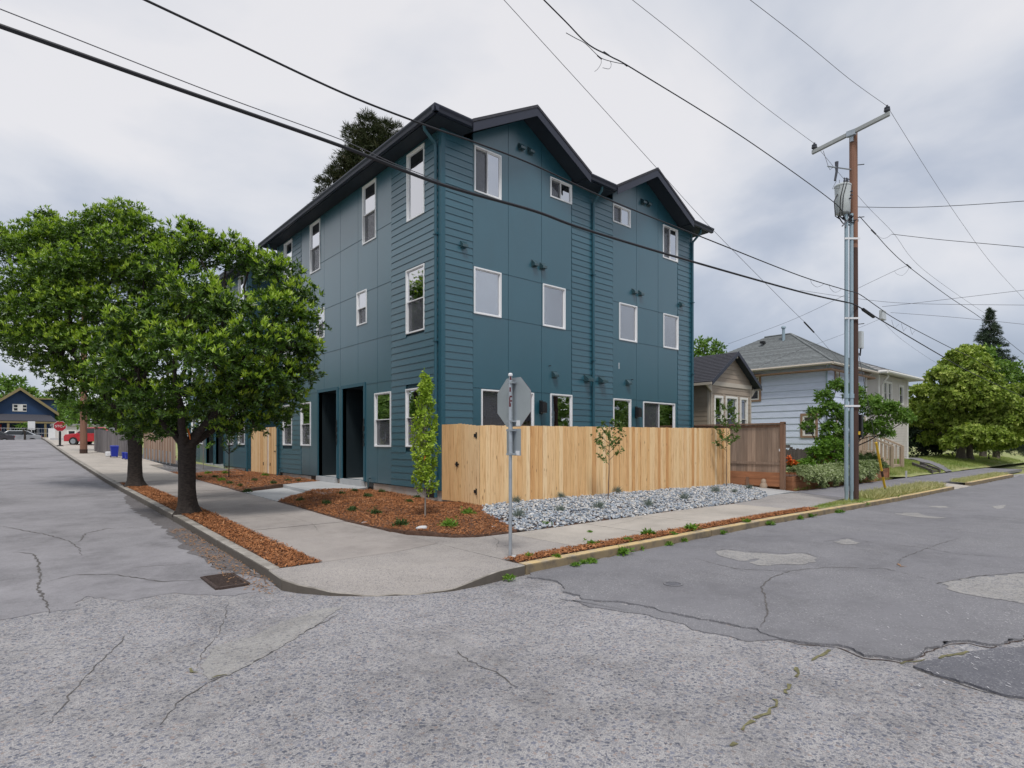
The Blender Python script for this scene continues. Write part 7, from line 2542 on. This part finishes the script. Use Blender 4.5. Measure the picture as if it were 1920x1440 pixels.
def car(label, loc, yaw, paint, name='parked_car', hatch=False):
    t = thing(name, label, 'car', loc, yaw, 'cars parked at the far end of the left street')
    prof = [(-2.1, .32), (-2.12, .7), (-2.0, .88), (-1.2, .95), (-.55, 1.42), (.9, 1.45), (1.7, .98), (2.08, .92), (2.12, .4), (2.05, .3)]
    b = MB()
    n = len(prof)
    V = []
    for wdt in (-.86, .86):
        for x, z in prof:
            k = .86 if z > 1.2 else 1.0
            V.append((x, wdt * k, z))
    f = [tuple(range(n))[::-1], tuple(range(n, 2 * n))] + [(i, (i + 1) % n, n + (i + 1) % n, n + i) for i in range(n)]
    b.add(V, f)
    body = b.build('body', paint, t, bevel=.04)
    for s in (-1, 1):
        q = [(-1.05, 1.0), (-.5, 1.36), (.85, 1.38), (1.45, 1.0)]
        MB().prism([(x, s * (.885 - .12 * (z - 1.0) / .4), z) for x, z in q], (0, s * .012, 0)).build('side_window', 'car_glass', t)
    MB().prism([(-1.13, -.7, 1.03), (-1.13, .7, 1.03), (-.62, .62, 1.395), (-.62, -.62, 1.395)], (-.03, 0, .02)).build('windscreen', 'car_glass', t)
    MB().prism([(1.62, -.7, 1.04), (1.62, .7, 1.04), (.98, .62, 1.42), (.98, -.62, 1.42)], (.03, 0, .02)).build('rear_window', 'car_glass', t)
    for x in (-1.35, 1.35):
        for s in (-1, 1):
            wl = MB().tube([(x, s * .70, .33), (x, s * .90, .33)], .33, 18).build('wheel', 'tyre', t, smooth=True)
            MB().tube([(x, s * .901, .33), (x, s * .915, .33)], .2, 14).build('rim', 'galvanised', wl)
    for s in (-1, 1):
        MB().box((-2.14, s * .5 - .16, .68), (-2.05, s * .5 + .16, .82)).build('headlight', 'sticker_white', t)
        MB().box((2.06, s * .62 - .14, .72), (2.145, s * .62 + .14, .88)).build('tail_light', 'stop_red', t)
    return t


p = at_d(27, 833, 60)
car('silver car parked across the far end of the left street', (p[0], p[1], p[2]), math.radians(5), 'car_silver')
p = at_d(3, 834, 57)
car('dark red-tailed car cut by the left edge of the view', (p[0] - 1.2, p[1], p[2]), math.radians(5), 'car_dark')
p = at_d(184, 835, 47)
car('red car half hidden behind the bare brown pole', (p[0], p[1], p[2]), math.radians(-38), 'car_red')
# blue wheelie bins
def bin_(label, loc, s=1.0, dumped=False, yaw=0.0):
    t = thing('recycling_bin', label, 'bin', loc, yaw, 'blue bins on the left pavement')
    b = MB().hexa([(-.24 * s, -.26 * s, .08 * s), (.24 * s, -.26 * s, .08 * s), (.24 * s, .26 * s, .08 * s), (-.24 * s, .26 * s, .08 * s), (-.31 * s, -.34 * s, 1.0 * s), (.31 * s, -.34 * s, 1.0 * s), (.31 * s, .34 * s, 1.0 * s), (-.31 * s, .34 * s, 1.0 * s)])
    b.build('bin_body', 'bin_blue', t, bevel=.015)
    MB().hexa([(-.33 * s, -.37 * s, 1.003 * s), (.33 * s, -.37 * s, 1.003 * s), (.33 * s, .37 * s, 1.003 * s), (-.33 * s, .37 * s, 1.003 * s), (-.28 * s, -.3 * s, 1.08 * s), (.28 * s, -.3 * s, 1.08 * s), (.28 * s, .3 * s, 1.1 * s), (-.28 * s, .3 * s, 1.1 * s)]).build('bin_lid', 'bin_blue', t, bevel=.01)
    for q in (-1, 1):
        MB().tube([(q * .2 * s, .28 * s, .1 * s), (q * .28 * s, .28 * s, .1 * s)], .1 * s, 12).build('wheel', 'tyre', t)


bin_('taller blue wheeled bin by the grey fence up the left street', (4.28, 38.5, W(4.28, 38.5)), .60)
bin_('low blue box bin right of the taller blue bin', (4.5, 36.6, W(4.5, 36.6)), .34)
bin_('second low blue bin close to the near street tree trunk', (4.55, 35.9, W(4.55, 35.9)), .34)
tag(MB().box((-.2, -.2, 0), (.2, .35, .28)).build('white_sack', 'sticker_white', loc=(4.2, 39.6, W(4.2, 39.6)), bevel=.06), 'white sack lying before the blue bins', 'sack')
# bare brown pole and far stop sign
bp_ = thing('utility_pole', 'brown weathered wooden pole on the far left pavement, its top lost in the trees', 'utility pole', (3.3, 43.6, W(3.3, 43.6)))
MB().tube([(0, 0, -.1), (0, 0, 4), (.05, 0, 9.5)], [.19, .17, .14], 12).build('pole_shaft', 'pole_wood_light', bp_, smooth=True)
MB().tube([(0, 0, .0), (0, 0, .25)], .20, 12).build('pole_foot', 'pole_wood', bp_)
MB().box((-.06, -.22, 2.2), (.06, -.15, 2.6)).build('pole_tag', 'rust_iron', bp_)
s2 = thing('stop_sign', 'far red octagonal stop sign on a short black post up the left street', 'road sign', (2.75, 55.3, W(2.75, 55.3)))
yaw2 = math.atan2(2.9, -52) 
MB().tube([(0, 0, 0), (0, 0, 1.5)], .075, 10).build('post', 'black_metal', s2)
MB().lathe([(.22, 0), (.2, .06), (.08, .08)], n=12).build('post_base', 'black_metal', s2)
R8 = .375 / math.cos(math.pi / 8)
rotm = Matrix.Rotation(math.atan2(-2.9, 52) * 1.0, 4, 'Z')
oc = lambda R_2, y: [tuple(rotm @ Vector((R_2 * math.cos(math.pi / 8 + k * math.pi / 4), y, 1.5 + R_2 * math.sin(math.pi / 8 + k * math.pi / 4)))) for k in range(8)]
MB().prism(oc(R8, -.085), tuple(rotm @ Vector((0, .006, 0)))).build('sign_border', 'stop_white', s2)
MB().prism(oc(R8 * .95, -.089), tuple(rotm @ Vector((0, .0035, 0)))).build('sign_plate', 'stop_red', s2)
cu = bpy.data.curves.new('sign_lettering', 'FONT')
cu.body = 'STOP'
cu.size = .245
cu.extrude = .001
cu.align_x = 'CENTER'
tmp = bpy.data.objects.new('tmp', cu)
me = bpy.data.meshes.new_from_object(tmp)
bpy.data.objects.remove(tmp)
me.name = 'sign_lettering'
me.materials.clear()
me.materials.append(MATS['stop_white'])
o = link('sign_lettering', me, s2)
o.matrix_local = rotm @ Matrix.Translation((0, -.092, 1.415)) @ Matrix.Rotation(math.radians(90), 4, 'X')
tag(MB().box((-.05, -.1, 0), (.05, 1.2, .006)).build('road_mark', 'chalk', loc=(at_z(22, 843, 1.35)[0], 46.0, G(0, 46) + .02)), None, None, kind='structure')
# ================================================================== ACROSS THE STREETS (seen only in the window panes)
def plain_house(label, loc, yaw, L, D, H, wallm, roofm):
    t = thing('house', label, 'house', loc, yaw, 'houses across the streets')
    MB().box((-L / 2, -D / 2, 0), (L / 2, D / 2, H)).build('wall', wallm, t)
    mb = MB()
    for sgn in (-1, 1):
        MB().prism([(-L / 2 - .4, sgn * (D / 2 + .5), H - .2), (L / 2 + .4, sgn * (D / 2 + .5), H - .2), (L / 2 + .4, 0, H + D * .3), (-L / 2 - .4, 0, H + D * .3)], (0, 0, .12)).build('roof_slope', roofm, t)
    for e in (-1, 1):
        MB().prism([(e * (L / 2 - .05), -D / 2, H), (e * (L / 2 - .05), D / 2, H), (e * (L / 2 - .05), 0, H + D * .3 - .1)], (e * .05, 0, 0)).build('gable_wall', wallm, t)
    for a in (-L * .28, L * .22):
        for sgn in (-1, 1):
            w = MB().box((a - .6, sgn * D / 2, 1.3), (a + .6, sgn * (D / 2 + .04), 2.7)).build('window', 'white_paint', t)
            MB().box((a - .5, sgn * (D / 2 + .041), 1.4), (a + .5, sgn * (D / 2 + .05), 2.6)).build('pane', 'car_glass', w)


plain_house('tan house across the right street behind the camera', (27, -15, 0), .05, 11, 8, 3.6, 'beige_siding', 'dark_shingle')
plain_house('grey house across the left street outside the view', (-17, 33, .4), 1.57, 11, 8, 4.2, 'grey_siding', 'dark_shingle')
kinds = ['round', 'tall', 'broad', 'dense']
spots = [(17, -13, 7, 2.8), (31, -12, 7.5, 3.0), (38, -11.5, 8, 3.2), (46, -12, 7, 3.2), (54, -12.5, 8, 3.4), (63, -13, 8, 3.4), (-11.5, 24, 7, 2.8), (-12, 41, 8, 3.2), (-11, 49, 7, 3.2), (-11.5, 57, 8, 3.4), (-11, 66, 8, 3.4), (-12, 76, 9, 3.6)]
for i, (x, y, h, rr_) in enumerate(spots):
    r_ = random.Random(i)
    side_ = 'right street behind the camera' if y < 0 else 'left street outside the view'
    lab = '%s tree across the %s, %s of its row' % (kinds[i % 4], side_, ('first', 'second', 'third', 'fourth', 'fifth', 'sixth')[i % 6])
    tree('shade_tree', lab, 'tree', (x, y, G(x, y)), .2, h * .3, [((x + r_.uniform(-1, 1) * rr_ * .7, y + r_.uniform(-1, 1) * rr_ * .7, G(x, y) + h * r_.uniform(.22, .9)), rr_ * r_.uniform(.5, .75)) for k in range(12)], 'cherry_leaf', .45, .24, 20, 200 + i, group='trees across the streets', per=6)

# far-off trees that close the view at the ends of both streets
def tree_line(a, b, n, h, seed):
    r = np.random.default_rng(seed)
    t = r.uniform(0, 1, n)
    x, y = a[0] + (b[0] - a[0]) * t, a[1] + (b[1] - a[1]) * t
    top = np.array([h * (.65 + .45 * mnoise.noise(Vector((k * 9, seed, 0)))) for k in t])
    T = np.stack([x + r.normal(0, 1.5, n), y + r.normal(0, 1.5, n), np.array([G(p, q) for p, q in zip(x, y)]) + top * r.uniform(0, 1, n) ** .8], 1)
    A = r.normal(0, .6, T.shape) + np.array([0, 0, .6])
    o = link('tree_line', leaf_mesh('tree_line', leaves(T, A, 6, 1.1, .55, r, (.4, 1.4)), 'cherry_leaf'))
    o['kind'] = 'stuff'


tree_line((125, -14), (122, 60), 2600, 9, 301)
tree_line((-30, 118), (70, 112), 3000, 9, 302)
